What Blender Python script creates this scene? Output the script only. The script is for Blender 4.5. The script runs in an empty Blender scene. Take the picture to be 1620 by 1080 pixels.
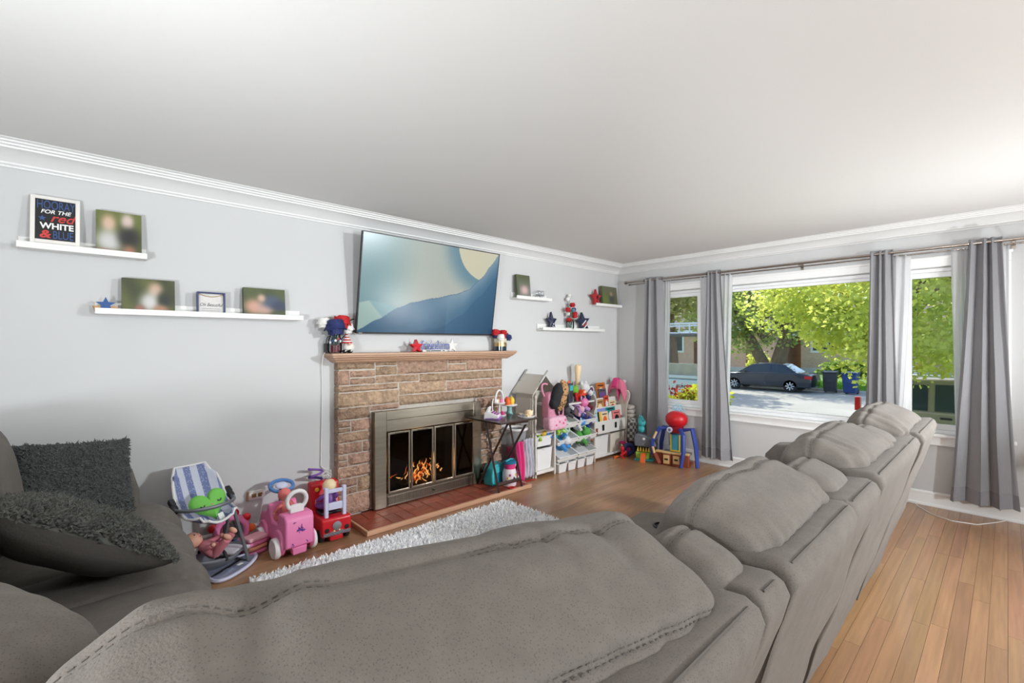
import bpy, math, random
from mathutils import Vector, Matrix, Euler, noise as mnoise
random.seed(7)
SC = bpy.context.scene
COL = SC.collection
PI = math.pi
R = math.radians
# ---------------------------------------------------------------- camera
cam_data = bpy.data.cameras.new('camera')
cam = bpy.data.objects.new('camera', cam_data)
COL.objects.link(cam)
cam_data.sensor_width = 36.0
cam_data.lens = 725.0 / 1620.0 * 36.0
cam_data.shift_y = 3.0 / 1620.0
cam_data.clip_start = 0.02
cam_data.clip_end = 400
cam.location = (0, 0, 1.40)
cam.rotation_euler = (R(90), 0, R(47.25 - 90))
SC.camera = cam
# ---------------------------------------------------------------- world, sun, exposure
SC.view_settings.view_transform = 'Standard'
SC.view_settings.look = 'None'
SC.view_settings.gamma = 1.0
SC.view_settings.use_curve_mapping = False
SC.view_settings.exposure = 0.0
SC.cycles.use_denoising = True
SC.cycles.max_bounces = 10
SC.cycles.diffuse_bounces = 6
SC.cycles.glossy_bounces = 4
SC.cycles.transmission_bounces = 8
SC.cycles.transparent_max_bounces = 24
SC.cycles.caustics_reflective = False
SC.cycles.caustics_refractive = False
SC.cycles.sample_clamp_indirect = 6.0
SKY_STRENGTH, SUN_STRENGTH, FILL_W = 0.6, 9.0, 310.0
LW = (0.155, 0.135, 0.46, 0.06, 0.022)  # shares of the lamps added to fill the room
SUN_ELEV, SUN_AZ = 53.0, 40.0          # degrees; azimuth measured from +Y towards +X
world = bpy.data.worlds.new('world')
SC.world = world
world.use_nodes = True
wn = world.node_tree.nodes
wl = world.node_tree.links
bg = wn['Background']
sky = wn.new('ShaderNodeTexSky')
sky.sky_type = 'NISHITA'
sky.sun_disc = False
sky.sun_elevation = R(SUN_ELEV)
sky.sun_rotation = R(SUN_AZ)
sky.air_density = 1.0
sky.dust_density = 1.5
wl.new(sky.outputs[0], bg.inputs[0])
bg.inputs[1].default_value = SKY_STRENGTH
sun_data = bpy.data.lights.new('sun', 'SUN')
sun_data.energy = SUN_STRENGTH
sun_data.angle = R(0.6)
sun_data.color = (1.0, 0.95, 0.86)
sun = bpy.data.objects.new('sun', sun_data)
COL.objects.link(sun)
_sd = Vector((math.cos(R(SUN_ELEV)) * math.sin(R(SUN_AZ)), math.cos(R(SUN_ELEV)) * math.cos(R(SUN_AZ)), math.sin(R(SUN_ELEV))))
sun.rotation_euler = _sd.to_track_quat('Z', 'Y').to_euler()
sun.location = (20, 8, 30)


# ---------------------------------------------------------------- materials
def lin(c):
    return tuple(((v / 255.0) / 12.92 if v / 255.0 <= 0.04045 else ((v / 255.0 + 0.055) / 1.055) ** 2.4) for v in c)


MATS = {}


def M(name, rgb=(128, 128, 128), rough=0.6, metal=0.0, var=0.0, vscale=8.0, bump=0.0, bscale=60.0, stretch=(1, 1, 1), obj_var=0.0,
      hue_var=0.0, sheen=0.0, trans=0.0, alpha=1.0, emit=0.0, emit_rgb=None, spec=0.5, detail=4.0, coat=0.0, subsurf=0.0, attr=None):
    """one principled material with noise driven colour variation and relief"""
    if name in MATS:
        return MATS[name]
    m = bpy.data.materials.new(name)
    m.use_nodes = True
    nt = m.node_tree
    n, l = nt.nodes, nt.links
    b = n['Principled BSDF']
    col = (*lin(rgb), 1)
    b.inputs['Base Color'].default_value = col
    b.inputs['Roughness'].default_value = rough
    b.inputs['Metallic'].default_value = metal
    b.inputs['Specular IOR Level'].default_value = spec
    if coat:
        b.inputs['Coat Weight'].default_value = coat
    if sheen:
        b.inputs['Sheen Weight'].default_value = sheen
        b.inputs['Sheen Roughness'].default_value = 0.4
    if trans:
        b.inputs['Transmission Weight'].default_value = trans
    if alpha < 1:
        b.inputs['Alpha'].default_value = alpha
    if subsurf:
        b.inputs['Subsurface Weight'].default_value = subsurf
    if emit:
        b.inputs['Emission Color'].default_value = (*lin(emit_rgb or rgb), 1)
        b.inputs['Emission Strength'].default_value = emit
    if attr:
        a = n.new('ShaderNodeAttribute')
        a.attribute_name = attr
        l.new(a.outputs['Color'], b.inputs['Base Color'])
        if emit:
            l.new(a.outputs['Color'], b.inputs['Emission Color'])
    if var or bump or obj_var:
        tc = n.new('ShaderNodeTexCoord')
        mp = n.new('ShaderNodeMapping')
        mp.inputs['Scale'].default_value = stretch
        l.new(tc.outputs['Object'], mp.inputs[0])
        vec = mp.outputs[0]
        if obj_var:
            oi = n.new('ShaderNodeObjectInfo')
            ad = n.new('ShaderNodeVectorMath')
            ad.operation = 'MULTIPLY_ADD'
            ad.inputs[1].default_value = (37.0, 17.0, 23.0)
            l.new(oi.outputs['Random'], ad.inputs[0])
            l.new(vec, ad.inputs[2])
            vec = ad.outputs[0]
        src = None
        if var:
            nz = n.new('ShaderNodeTexNoise')
            nz.inputs['Scale'].default_value = vscale
            nz.inputs['Detail'].default_value = detail
            l.new(vec, nz.inputs[0])
            src = nz.outputs[0]
        if (var or obj_var) and not attr:
            hs = n.new('ShaderNodeHueSaturation')
            hs.inputs['Color'].default_value = col
            mr = n.new('ShaderNodeMapRange')
            mr.inputs[1].default_value = 0.25
            mr.inputs[2].default_value = 0.75
            mr.inputs[3].default_value = 1 - var
            mr.inputs[4].default_value = 1 + var
            if src is not None:
                l.new(src, mr.inputs[0])
            else:
                mr.inputs[0].default_value = 0.5
            val = mr.outputs[0]
            if obj_var:
                m2 = n.new('ShaderNodeMapRange')
                m2.inputs[3].default_value = 1 - obj_var
                m2.inputs[4].default_value = 1 + obj_var
                l.new(oi.outputs['Random'], m2.inputs[0])
                mu = n.new('ShaderNodeMath')
                mu.operation = 'MULTIPLY'
                l.new(val, mu.inputs[0])
                l.new(m2.outputs[0], mu.inputs[1])
                val = mu.outputs[0]
                if hue_var:
                    m3 = n.new('ShaderNodeMapRange')
                    m3.inputs[3].default_value = 0.5 - hue_var
                    m3.inputs[4].default_value = 0.5 + hue_var
                    fr = n.new('ShaderNodeMath')
                    fr.operation = 'MULTIPLY'
                    fr.inputs[1].default_value = 7.31
                    f2 = n.new('ShaderNodeMath')
                    f2.operation = 'FRACT'
                    l.new(oi.outputs['Random'], fr.inputs[0])
                    l.new(fr.outputs[0], f2.inputs[0])
                    l.new(f2.outputs[0], m3.inputs[0])
                    l.new(m3.outputs[0], hs.inputs['Hue'])
            l.new(val, hs.inputs['Value'])
            l.new(hs.outputs[0], b.inputs['Base Color'])
        if bump:
            nb = n.new('ShaderNodeTexNoise')
            nb.inputs['Scale'].default_value = bscale
            nb.inputs['Detail'].default_value = 3.0
            l.new(vec, nb.inputs[0])
            bp = n.new('ShaderNodeBump')
            bp.inputs['Strength'].default_value = bump
            bp.inputs['Distance'].default_value = 0.01
            l.new(nb.outputs[0], bp.inputs['Height'])
            l.new(bp.outputs[0], b.inputs['Normal'])
    MATS[name] = m
    return m


def glass(name, rgb=(235, 240, 240), tint=0.9, rough=0.0):
    """thin pane: mostly transparent, with a fresnel gloss"""
    if name in MATS:
        return MATS[name]
    m = bpy.data.materials.new(name)
    m.use_nodes = True
    nt = m.node_tree
    n, l = nt.nodes, nt.links
    out = n['Material Output']
    n.remove(n['Principled BSDF'])
    tr = n.new('ShaderNodeBsdfTransparent')
    c = lin(rgb)
    tr.inputs[0].default_value = (c[0] * tint, c[1] * tint, c[2] * tint, 1)
    gl = n.new('ShaderNodeBsdfGlossy')
    gl.inputs['Roughness'].default_value = rough
    fr = n.new('ShaderNodeFresnel')
    fr.inputs[0].default_value = 1.35
    mx = n.new('ShaderNodeMixShader')
    l.new(fr.outputs[0], mx.inputs[0])
    l.new(tr.outputs[0], mx.inputs[1])
    l.new(gl.outputs[0], mx.inputs[2])
    l.new(mx.outputs[0], out.inputs[0])
    MATS[name] = m
    return m


def leafmat(name, rgb, rgb2, transl=0.5):
    """leaf: diffuse + translucent, colour varying per leaf clump"""
    if name in MATS:
        return MATS[name]
    m = bpy.data.materials.new(name)
    m.use_nodes = True
    nt = m.node_tree
    n, l = nt.nodes, nt.links
    out = n['Material Output']
    n.remove(n['Principled BSDF'])
    tc = n.new('ShaderNodeNewGeometry')
    nz = n.new('ShaderNodeTexNoise')
    nz.inputs['Scale'].default_value = 1.3
    l.new(tc.outputs['Position'], nz.inputs[0])
    rp = n.new('ShaderNodeValToRGB')
    rp.color_ramp.elements[0].position = 0.35
    rp.color_ramp.elements[1].position = 0.65
    rp.color_ramp.elements[0].color = (*lin(rgb), 1)
    rp.color_ramp.elements[1].color = (*lin(rgb2), 1)
    l.new(nz.outputs[0], rp.inputs[0])
    d = n.new('ShaderNodeBsdfDiffuse')
    t = n.new('ShaderNodeBsdfTranslucent')
    l.new(rp.outputs[0], d.inputs[0])
    l.new(rp.outputs[0], t.inputs[0])
    mx = n.new('ShaderNodeMixShader')
    mx.inputs[0].default_value = transl
    l.new(d.outputs[0], mx.inputs[1])
    l.new(t.outputs[0], mx.inputs[2])
    l.new(mx.outputs[0], out.inputs[0])
    MATS[name] = m
    return m


# ---------------------------------------------------------------- mesh builder
class MB:
    def __init__(self):
        self.v, self.f, self.c = [], [], []

    def add(self, vs, fs):
        o = len(self.v)
        self.v += [tuple(p) for p in vs]
        self.f += [tuple(i + o for i in f) for f in fs]
        return self

    def box(self, c, s, rot=None):
        hx, hy, hz = s[0] / 2, s[1] / 2, s[2] / 2
        vs = [Vector((x, y, z)) for x in (-hx, hx) for y in (-hy, hy) for z in (-hz, hz)]
        if rot is not None:
            e = Euler(rot).to_matrix()
            vs = [e @ p for p in vs]
        c = Vector(c)
        return self.add([p + c for p in vs], [(0, 1, 3, 2), (4, 6, 7, 5), (0, 4, 5, 1), (2, 3, 7, 6), (0, 2, 6, 4), (1, 5, 7, 3)])

    def bb(self, x0, x1, y0, y1, z0, z1):
        return self.box(((x0 + x1) / 2, (y0 + y1) / 2, (z0 + z1) / 2), (abs(x1 - x0), abs(y1 - y0), abs(z1 - z0)))

    def tube(self, pts, r, n=8, closed=False, caps=True):
        pts = [Vector(p) for p in pts]
        k = len(pts)
        rs = r if isinstance(r, (list, tuple)) else [r] * k
        vs, fs = [], []
        up = None
        for i, p in enumerate(pts):
            if closed:
                t = pts[(i + 1) % k] - pts[i - 1]
            else:
                t = pts[min(i + 1, k - 1)] - pts[max(i - 1, 0)]
            if t.length < 1e-9:
                t = Vector((0, 0, 1))
            t.normalize()
            if up is None:
                up = Vector((0, 0, 1)) if abs(t.z) < 0.9 else Vector((1, 0, 0))
            a = t.cross(up)
            if a.length < 1e-6:
                a = t.orthogonal()
            a.normalize()
            b = a.cross(t).normalized()
            up = b
            for j in range(n):
                w = 2 * PI * j / n
                vs.append(p + (a * math.cos(w) + b * math.sin(w)) * rs[i])
        m = k if closed else k - 1
        for i in range(m):
            for j in range(n):
                i2 = (i + 1) % k
                fs.append((i * n + j, i2 * n + j, i2 * n + (j + 1) % n, i * n + (j + 1) % n))
        if caps and not closed:
            fs.append(tuple(range(n)))
            fs.append(tuple((k - 1) * n + j for j in reversed(range(n))))
        return self.add(vs, fs)

    def cyl(self, p0, p1, r0, r1=None, n=14):
        return self.tube([p0, p1], [r0, r0 if r1 is None else r1], n)

    def lathe(self, prof, c=(0, 0, 0), n=20, rot=None, sx=1.0, sy=1.0):
        vs, fs = [], []
        e = Euler(rot).to_matrix() if rot is not None else None
        for (r, z) in prof:
            for j in range(n):
                w = 2 * PI * j / n
                p = Vector((r * math.cos(w) * sx, r * math.sin(w) * sy, z))
                if e:
                    p = e @ p
                vs.append(p + Vector(c))
        k = len(prof)
        for i in range(k - 1):
            for j in range(n):
                fs.append((i * n + j, i * n + (j + 1) % n, (i + 1) * n + (j + 1) % n, (i + 1) * n + j))
        if prof[0][0] > 1e-5:
            fs.append(tuple(reversed(range(n))))
        if prof[-1][0] > 1e-5:
            fs.append(tuple((k - 1) * n + j for j in range(n)))
        return self.add(vs, fs)

    def sph(self, c, r, nu=16, nv=10, rot=None):
        if not isinstance(r, (list, tuple)):
            r = (r, r, r)
        e = Euler(rot).to_matrix() if rot is not None else None
        vs, fs = [], []
        for i in range(nv + 1):
            a = -PI / 2 + PI * i / nv
            for j in range(nu):
                w = 2 * PI * j / nu
                p = Vector((r[0] * math.cos(a) * math.cos(w), r[1] * math.cos(a) * math.sin(w), r[2] * math.sin(a)))
                if e:
                    p = e @ p
                vs.append(p + Vector(c))
        for i in range(nv):
            for j in range(nu):
                fs.append((i * nu + j, i * nu + (j + 1) % nu, (i + 1) * nu + (j + 1) % nu, (i + 1) * nu + j))
        return self.add(vs, fs)

    def prism(self, poly, w0, w1, fn):
        """poly of (u, v) extruded from w0 to w1; fn(u, v, w) -> xyz"""
        k = len(poly)
        vs = [fn(u, v, w0) for u, v in poly] + [fn(u, v, w1) for u, v in poly]
        fs = [tuple(reversed(range(k))), tuple(range(k, 2 * k))]
        fs += [(i, (i + 1) % k, k + (i + 1) % k, k + i) for i in range(k)]
        return self.add(vs, fs)

    def grid(self, fn, nu, nv, closeu=False, closev=False):
        vs = [fn(i / (nu if closeu else nu - 1), j / (nv if closev else nv - 1)) for i in range(nu) for j in range(nv)]
        fs = []
        for i in range(nu if closeu else nu - 1):
            for j in range(nv if closev else nv - 1):
                i2, j2 = (i + 1) % nu, (j + 1) % nv
                fs.append((i * nv + j, i2 * nv + j, i2 * nv + j2, i * nv + j2))
        return self.add(vs, fs)

    def xf(self, mat):
        self.v = [tuple(mat @ Vector(p)) for p in self.v]
        return self

    def build(self, name, mat, parent=None, smooth=False, bevel=0.0, seg=2, sub=0, kind=None, loc=None, cols=None, angle=40, solid=0.0):
        me = bpy.data.meshes.new(name)
        me.from_pydata(self.v, [], self.f)
        me.validate()
        if smooth or bevel:
            me.polygons.foreach_set('use_smooth', [True] * len(me.polygons))
            if not sub:
                me.set_sharp_from_angle(angle=R(angle))
        if cols is not None:
            a = me.color_attributes.new('Col', 'FLOAT_COLOR', 'POINT')
            flat = []
            for c in cols:
                flat += [c[0], c[1], c[2], 1.0]
            a.data.foreach_set('color', flat)
        me.update()
        o = bpy.data.objects.new(name, me)
        COL.objects.link(o)
        if mat is not None:
            me.materials.append(mat if not isinstance(mat, str) else MATS[mat])
        if parent is not None:
            o.parent = parent
        if loc is not None:
            o.location = loc
        if solid:
            s = o.modifiers.new('solid', 'SOLIDIFY')
            s.thickness = solid
            s.offset = 0
        if bevel:
            b = o.modifiers.new('bevel', 'BEVEL')
            b.width = bevel
            b.segments = seg
            b.limit_method = 'ANGLE'
            b.angle_limit = R(35)
        if sub:
            s = o.modifiers.new('sub', 'SUBSURF')
            s.levels = sub
            s.render_levels = sub
        if kind:
            o['kind'] = kind
        return o


def tag(o, label=None, cat=None, group=None, kind=None):
    if label:
        o['label'] = label
    if cat:
        o['category'] = cat
    if group:
        o['group'] = group
    if kind:
        o['kind'] = kind
    return o


def thing(name, label, cat, loc=(0, 0, 0), rz=0.0, group=None, kind=None, rot=None, scale=None):
    o = bpy.data.objects.new(name, None)
    COL.objects.link(o)
    o.location = loc
    o.rotation_euler = rot if rot is not None else (0, 0, rz)
    if scale:
        o.scale = (scale, scale, scale)
    o.empty_display_size = 0.05
    return tag(o, label, cat, group, kind)


def copy_tree(o, parent=None):
    c = o.copy()
    COL.objects.link(c)
    if parent is not None:
        c.parent = parent
    for ch in [x for x in bpy.data.objects if x.parent == o]:
        copy_tree(ch, c)
    return c


def struct(name, mb, mat, parent=None, label=None, **k):
    o = mb.build(name, mat, parent, **k)
    if parent is None:
        o['kind'] = 'structure'
        if label:
            o['label'] = label
    return o


def text(name, s, size, mat, parent=None, loc=(0, 0, 0), rot=(R(90), 0, 0), extrude=0.001, shear=0.0, align='CENTER', sx=1.0, offset=0.0, bold=0.0):
    cu = bpy.data.curves.new(name, 'FONT')
    cu.body = s
    cu.size = size
    cu.extrude = extrude
    cu.shear = shear
    cu.align_x = align
    cu.offset = offset
    tmp = bpy.data.objects.new(name + '_tmp', cu)
    COL.objects.link(tmp)
    dg = bpy.context.evaluated_depsgraph_get()
    me = bpy.data.meshes.new_from_object(tmp.evaluated_get(dg))
    bpy.data.objects.remove(tmp)
    bpy.data.curves.remove(cu)
    me.name = name
    me.materials.clear()
    me.materials.append(mat)
    o = bpy.data.objects.new(name, me)
    COL.objects.link(o)
    o.location = loc
    o.rotation_euler = rot
    o.scale = (sx, 1, 1)
    if parent is not None:
        o.parent = parent
    return o


def spow(a, e):
    return math.copysign(abs(a) ** e, a)


def nz(p, s=1.0, seed=0.0):
    return mnoise.noise(Vector((p[0] * s + seed, p[1] * s + seed * 1.7, p[2] * s - seed)))


def star_poly(r, q=0.42, n=5, rot=PI / 2):
    return [((r if i % 2 == 0 else r * q) * math.cos(rot + PI * i / n), (r if i % 2 == 0 else r * q) * math.sin(rot + PI * i / n)) for i in range(2 * n)]


def lerp(a, b, t):
    return a + (b - a) * t


def smooth(a, b, x):
    t = max(0.0, min(1.0, (x - a) / (b - a)))
    return t * t * (3 - 2 * t)


def bez(p0, p1, p2, p3, n=12):
    out = []
    for i in range(n + 1):
        t = i / n
        a, b, c, d = (1 - t) ** 3, 3 * t * (1 - t) ** 2, 3 * t * t * (1 - t), t ** 3
        out.append(tuple(a * p0[k] + b * p1[k] + c * p2[k] + d * p3[k] for k in range(3)))
    return out


def arc(c, r, a0, a1, n, fn):
    return [fn(c[0] + r * math.cos(lerp(a0, a1, i / n)), c[1] + r * math.sin(lerp(a0, a1, i / n))) for i in range(n + 1)]


def cushion(c, s, e1=0.45, e2=0.35, rot=None, nu=64, nv=40, wr=0.0, ws=5.0, seed=0.0, fn=None, ang=None):
    """soft rounded block (superellipsoid) with wrinkles; fn(p, n) -> p may deform it further"""
    mb = MB()
    e = Euler(rot).to_matrix() if rot is not None else None
    hx, hy, hz = s[0] / 2, s[1] / 2, s[2] / 2
    vs = []
    for i in range(nu):
        w = 2 * PI * i / nu
        for j in range(nv + 1):
            a = -PI / 2 + PI * j / nv
            ca, sa = math.cos(a), math.sin(a)
            p = Vector((hx * spow(ca, e1) * spow(math.cos(w), e2), hy * spow(ca, e1) * spow(math.sin(w), e2), hz * spow(sa, e1)))
            if wr:
                q = p + Vector(c)
                d = nz((q.x * ws, q.y * ws, q.z * ws), 1.0, seed) + 0.5 * nz((q.x * ws * 2.3, q.y * ws * 2.3, q.z * ws * 2.3), 1.0, seed + 5)
                nn = Vector((p.x / (hx * hx), p.y / (hy * hy), p.z / (hz * hz)))
                if nn.length > 0:
                    nn.normalize()
                p = p + nn * d * wr
            if fn:
                p = Vector(fn(p))
            if e:
                p = e @ p
            vs.append(p + Vector(c))
    fs = []
    m = nv + 1
    for i in range(nu):
        i2 = (i + 1) % nu
        for j in range(nv):
            fs.append((i * m + j, i2 * m + j, i2 * m + j + 1, i * m + j + 1))
    mb.add(vs, fs)
    return mb
# ================================================================ the room
XE, YN, XW, YS, ZC = 5.34, 3.63, -1.32, -3.3, 2.44
m_wall = M('wall_paint', (200, 200, 200), 0.85, bump=0.03, bscale=220)
m_ceil = M('ceiling_paint', (230, 229, 227), 0.9, bump=0.04, bscale=160)
m_trim = M('trim_white', (236, 236, 235), 0.45)
m_white = M('white_lacquer', (232, 231, 228), 0.4)
m_vinyl = M('white_vinyl', (236, 237, 238), 0.35)
m_chrome = M('brushed_steel', (190, 187, 184), 0.28, metal=1.0)
m_black = M('black_plastic', (22, 22, 24), 0.4)
m_pane = glass('window_glass', tint=0.92)


def wallmesh(us, zs, holes, thick, fn):
    """a wall as one connected sheet with openings and a thickness; fn(u, z, w) -> xyz"""
    us = sorted(set(us + [h[0] for h in holes] + [h[1] for h in holes]))
    zs = sorted(set(zs + [h[2] for h in holes] + [h[3] for h in holes]))
    nu, nzz = len(us), len(zs)
    vs = [fn(u, z, w) for w in (0, thick) for u in us for z in zs]
    idx = lambda i, j, k: k * nu * nzz + i * nzz + j

    def solid(i, j):
        if i < 0 or j < 0 or i >= nu - 1 or j >= nzz - 1:
            return False
        u, z = (us[i] + us[i + 1]) / 2, (zs[j] + zs[j + 1]) / 2
        return not any(h[0] < u < h[1] and h[2] < z < h[3] for h in holes)
    fs = []
    for i in range(nu - 1):
        for j in range(nzz - 1):
            if not solid(i, j):
                continue
            for k in (0, 1):
                q = (idx(i, j, k), idx(i + 1, j, k), idx(i + 1, j + 1, k), idx(i, j + 1, k))
                fs.append(q if k == 0 else tuple(reversed(q)))
            for (di, dj, a, b) in ((-1, 0, (i, j), (i, j + 1)), (1, 0, (i + 1, j), (i + 1, j + 1)), (0, -1, (i, j), (i + 1, j)), (0, 1, (i, j + 1), (i + 1, j + 1))):
                if not solid(i + di, j + dj):
                    fs.append((idx(*a, 0), idx(*b, 0), idx(*b, 1), idx(*a, 1)))
    return MB().add(vs, fs)


W1, W2, W3 = (2.46, 3.06), (0.79, 2.33), (0.06, 0.66)     # window openings along Y
WZ0, WZ1 = 0.625, 2.05
DOOR = (-1.72, -0.78)
struct('wall_east', wallmesh([YS, YN], [0, ZC], [(*W1, WZ0, WZ1), (*W2, WZ0, WZ1), (*W3, WZ0, WZ1), (*DOOR, 0.0, 2.06)], 0.22, lambda u, z, w: (XE + w, u, z)), m_wall,
       label='pale grey wall with the three front windows')
struct('wall_north', wallmesh([XW, XE + 0.22], [0, ZC], [(1.80, 2.73, 0.0, 0.68)], 0.2, lambda u, z, w: (u, YN + w, z)), m_wall,
       label='pale grey wall behind the television and fireplace')
SWIN = (1.2, 3.2, 0.95, 2.0)
struct('wall_south', wallmesh([XW, XE + 0.22], [0, ZC], [SWIN], 0.2, lambda u, z, w: (u, YS - w, z)), m_wall, label='pale grey wall behind the sofa')
struct('wall_west', wallmesh([YS, YN], [0, ZC], [], 0.2, lambda u, z, w: (XW - w, u, z)), m_wall, label='pale grey wall behind the chaise')
struct('ceiling', MB().bb(XW - 0.2, XE + 0.22, YS - 0.2, YN + 0.2, ZC, ZC + 0.12), m_ceil, label='smooth white ceiling')
# crown moulding, a profile swept along each wall
CROWN = [(0.0, 0.100), (0.012, 0.100), (0.016, 0.092), (0.030, 0.086), (0.034, 0.078), (0.060, 0.062), (0.095, 0.046), (0.140, 0.034), (0.150, 0.034),
         (0.153, 0.026), (0.160, 0.024), (0.172, 0.024), (0.176, 0.016), (0.183, 0.014), (0.195, 0.014), (0.199, 0.007), (0.206, 0.005), (0.218, 0.004), (0.222, 0.0), (0.0, 0.0)]


def sweep(prof, fa, fb):
    k = len(prof)
    vs = [fa(*p) for p in prof] + [fb(*p) for p in prof]
    fs = [(i, (i + 1) % k, k + (i + 1) % k, k + i) for i in range(k)] + [tuple(range(k)), tuple(reversed(range(k, 2 * k)))]
    return MB().add(vs, fs)


struct('trim_1', sweep(CROWN, lambda d, z: (XW + d, YN - d, ZC - z), lambda d, z: (XE - d, YN - d, ZC - z)), m_trim, smooth=True, angle=25, label='white crown moulding along the television wall')
struct('trim_2', sweep(CROWN, lambda d, z: (XE - d, YN - d, ZC - z), lambda d, z: (XE - d, YS + d, ZC - z)), m_trim, smooth=True, angle=25, label='white crown moulding along the window wall')
struct('trim_3', sweep(CROWN, lambda d, z: (XW + d, YN - d, ZC - z), lambda d, z: (XW + d, YS + d, ZC - z)), m_trim, smooth=True, angle=25)
BASE = [(0, 0), (0.026, 0), (0.026, 0.012), (0.020, 0.022), (0.014, 0.024), (0.014, 0.100), (0.017, 0.102), (0.017, 0.112), (0.010, 0.120), (0.0, 0.124)]
struct('baseboard_east', sweep(BASE, lambda d, z: (XE - d, YN - 0.001, z), lambda d, z: (XE - d, DOOR[1] + 0.1, z)), m_trim, smooth=True, angle=25, label='tall white baseboard below the front windows')
struct('baseboard_north', sweep(BASE, lambda d, z: (XW, YN - d, z), lambda d, z: (1.425, YN - d, z)), m_trim, smooth=True, angle=25, label='white baseboard beside the fireplace and toys')
struct('baseboard_north_2', sweep(BASE, lambda d, z: (3.15, YN - d, z), lambda d, z: (XE, YN - d, z)), m_trim, smooth=True, angle=25, label='white baseboard behind the toy storage')


# windows
def window(name, yr, label, fx=0.045, screen=False):
    y0, y1 = yr
    o = thing(name, label, None, (XE, (y0 + y1) / 2, WZ0), kind='structure')
    cy, hw, h = 0.0, (y1 - y0) / 2, WZ1 - WZ0

    def ring(x0, x1, t, inset, tb=None):
        mb = MB()
        a, b, z0, z1 = -hw + inset, hw - inset, inset, h - inset
        tb = tb or t
        outer = [(a, z0), (b, z0), (b, z1), (a, z1)]
        inner = [(a + t, z0 + tb), (b - t, z0 + tb), (b - t, z1 - t), (a + t, z1 - t)]
        vs = [(x, *p) for x in (x0, x1) for p in outer + inner]
        fs = []
        for i in range(4):
            j = (i + 1) % 4
            fs += [(i, j, 4 + j, 4 + i), (8 + i, 12 + i, 12 + j, 8 + j), (i, 8 + i, 8 + j, j), (4 + i, 4 + j, 12 + j, 12 + i)]
        return mb.add(vs, fs)
    ring(0.02, 0.10, 0.032, 0.002).build('window_frame', m_vinyl, o, bevel=0.003)
    ring(0.045, 0.085, fx, 0.034).build('sash', m_vinyl, o, bevel=0.004)
    i = 0.034 + fx
    MB().bb(0.060, 0.066, -hw + i, hw - i, i, h - i).build('pane', m_pane, o)
    return o


window('window_1', W1, 'narrow white window beside the toy corner')
window('window_2', W2, 'large white picture window facing the parked car', fx=0.03)
window('window_3', W3, 'narrow white window behind the far end of the sofa')
# casings
cas = thing('trim_4', 'white window casing around all three windows', None, (XE, 1.56, WZ0), kind='structure')
oy, oz = 1.56, WZ0


def cbox(name, y0, y1, z0, z1, x0, x1, bev=0.004):
    return MB().bb(x0 - XE, x1 - XE, y0 - oy, y1 - oy, z0 - oz, z1 - oz).build(name, m_trim, cas, bevel=bev)


cbox('head_casing', -0.02, 3.14, 2.055, 2.142, XE - 0.022, XE - 0.001)
cbox('head_cap', -0.03, 3.15, 2.118, 2.142, XE - 0.032, XE - 0.0225)
for (a, b) in ((-0.02, 0.055), (0.665, 0.785), (2.335, 2.455), (3.065, 3.14)):
    cbox('side_casing', a, b, 0.632, 2.054, XE - 0.02, XE - 0.001)
cbox('window_stool', -0.05, 3.17, 0.603, 0.630, XE - 0.05, XE + 0.018, 0.006)
cbox('apron', -0.02, 3.14, 0.530, 0.602, XE - 0.018, XE - 0.001)
cbox('apron_bead', -0.02, 3.14, 0.530, 0.543, XE - 0.026, XE - 0.0185)

# glazed front door and a rear window added for more daylight, both outside the frame; daylight and the reflections in the television come through them
d = thing('door_1', 'glazed white front door', None, (XE + 0.06, -1.25, 0.0), kind='structure')
dm = MB()
for (y0, y1, z0, z1) in ((-0.45, -0.33, 0.02, 2.04), (0.33, 0.45, 0.02, 2.04), (-0.33, 0.33, 0.02, 0.25), (-0.33, 0.33, 1.92, 2.04)):
    MB().bb(0, 0.045, y0, y1, z0, z1).build('rail', m_trim, d, bevel=0.004)
for y in (-0.11, 0.11):
    MB().bb(0.008, 0.037, y - 0.014, y + 0.014, 0.25, 1.92).build('muntin', m_trim, d)
for (y0, y1) in ((-0.33, -0.124), (-0.096, 0.096), (0.124, 0.33)):
    MB().bb(0.019, 0.025, y0, y1, 0.25, 1.92).build('pane', m_pane, d)
MB().lathe([(0.0, 0.07), (0.022, 0.068), (0.028, 0.05), (0.022, 0.032), (0.011, 0.026), (0.011, 0.0)], (0, 0.39, 1.0), rot=(0, R(-90), 0)).build('door_knob', m_chrome, d, smooth=True)
w4 = thing('window_4', 'white rear window added out of view for daylight', None, ((SWIN[0] + SWIN[1]) / 2, YS - 0.1, SWIN[2]), kind='structure')
for (x0, x1, z0, z1) in ((-1.0, -0.95, 0, 1.05), (0.95, 1.0, 0, 1.05), (-0.95, 0.95, 0, 0.05), (-0.95, 0.95, 1.0, 1.05), (-0.025, 0.025, 0.05, 1.0)):
    MB().bb(x0, x1, -0.03, 0.03, z0, z1).build('sash', m_vinyl, w4)
for s in (-1, 1):
    MB().bb(0.025 if s > 0 else -0.95, 0.95 if s > 0 else -0.025, -0.003, 0.003, 0.05, 1.0).build('pane', m_pane, w4)


# lamps added out of view behind the camera to fill the room with light
m_lampglass = M('lamp_glass', (250, 248, 244), 0.4)


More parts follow.
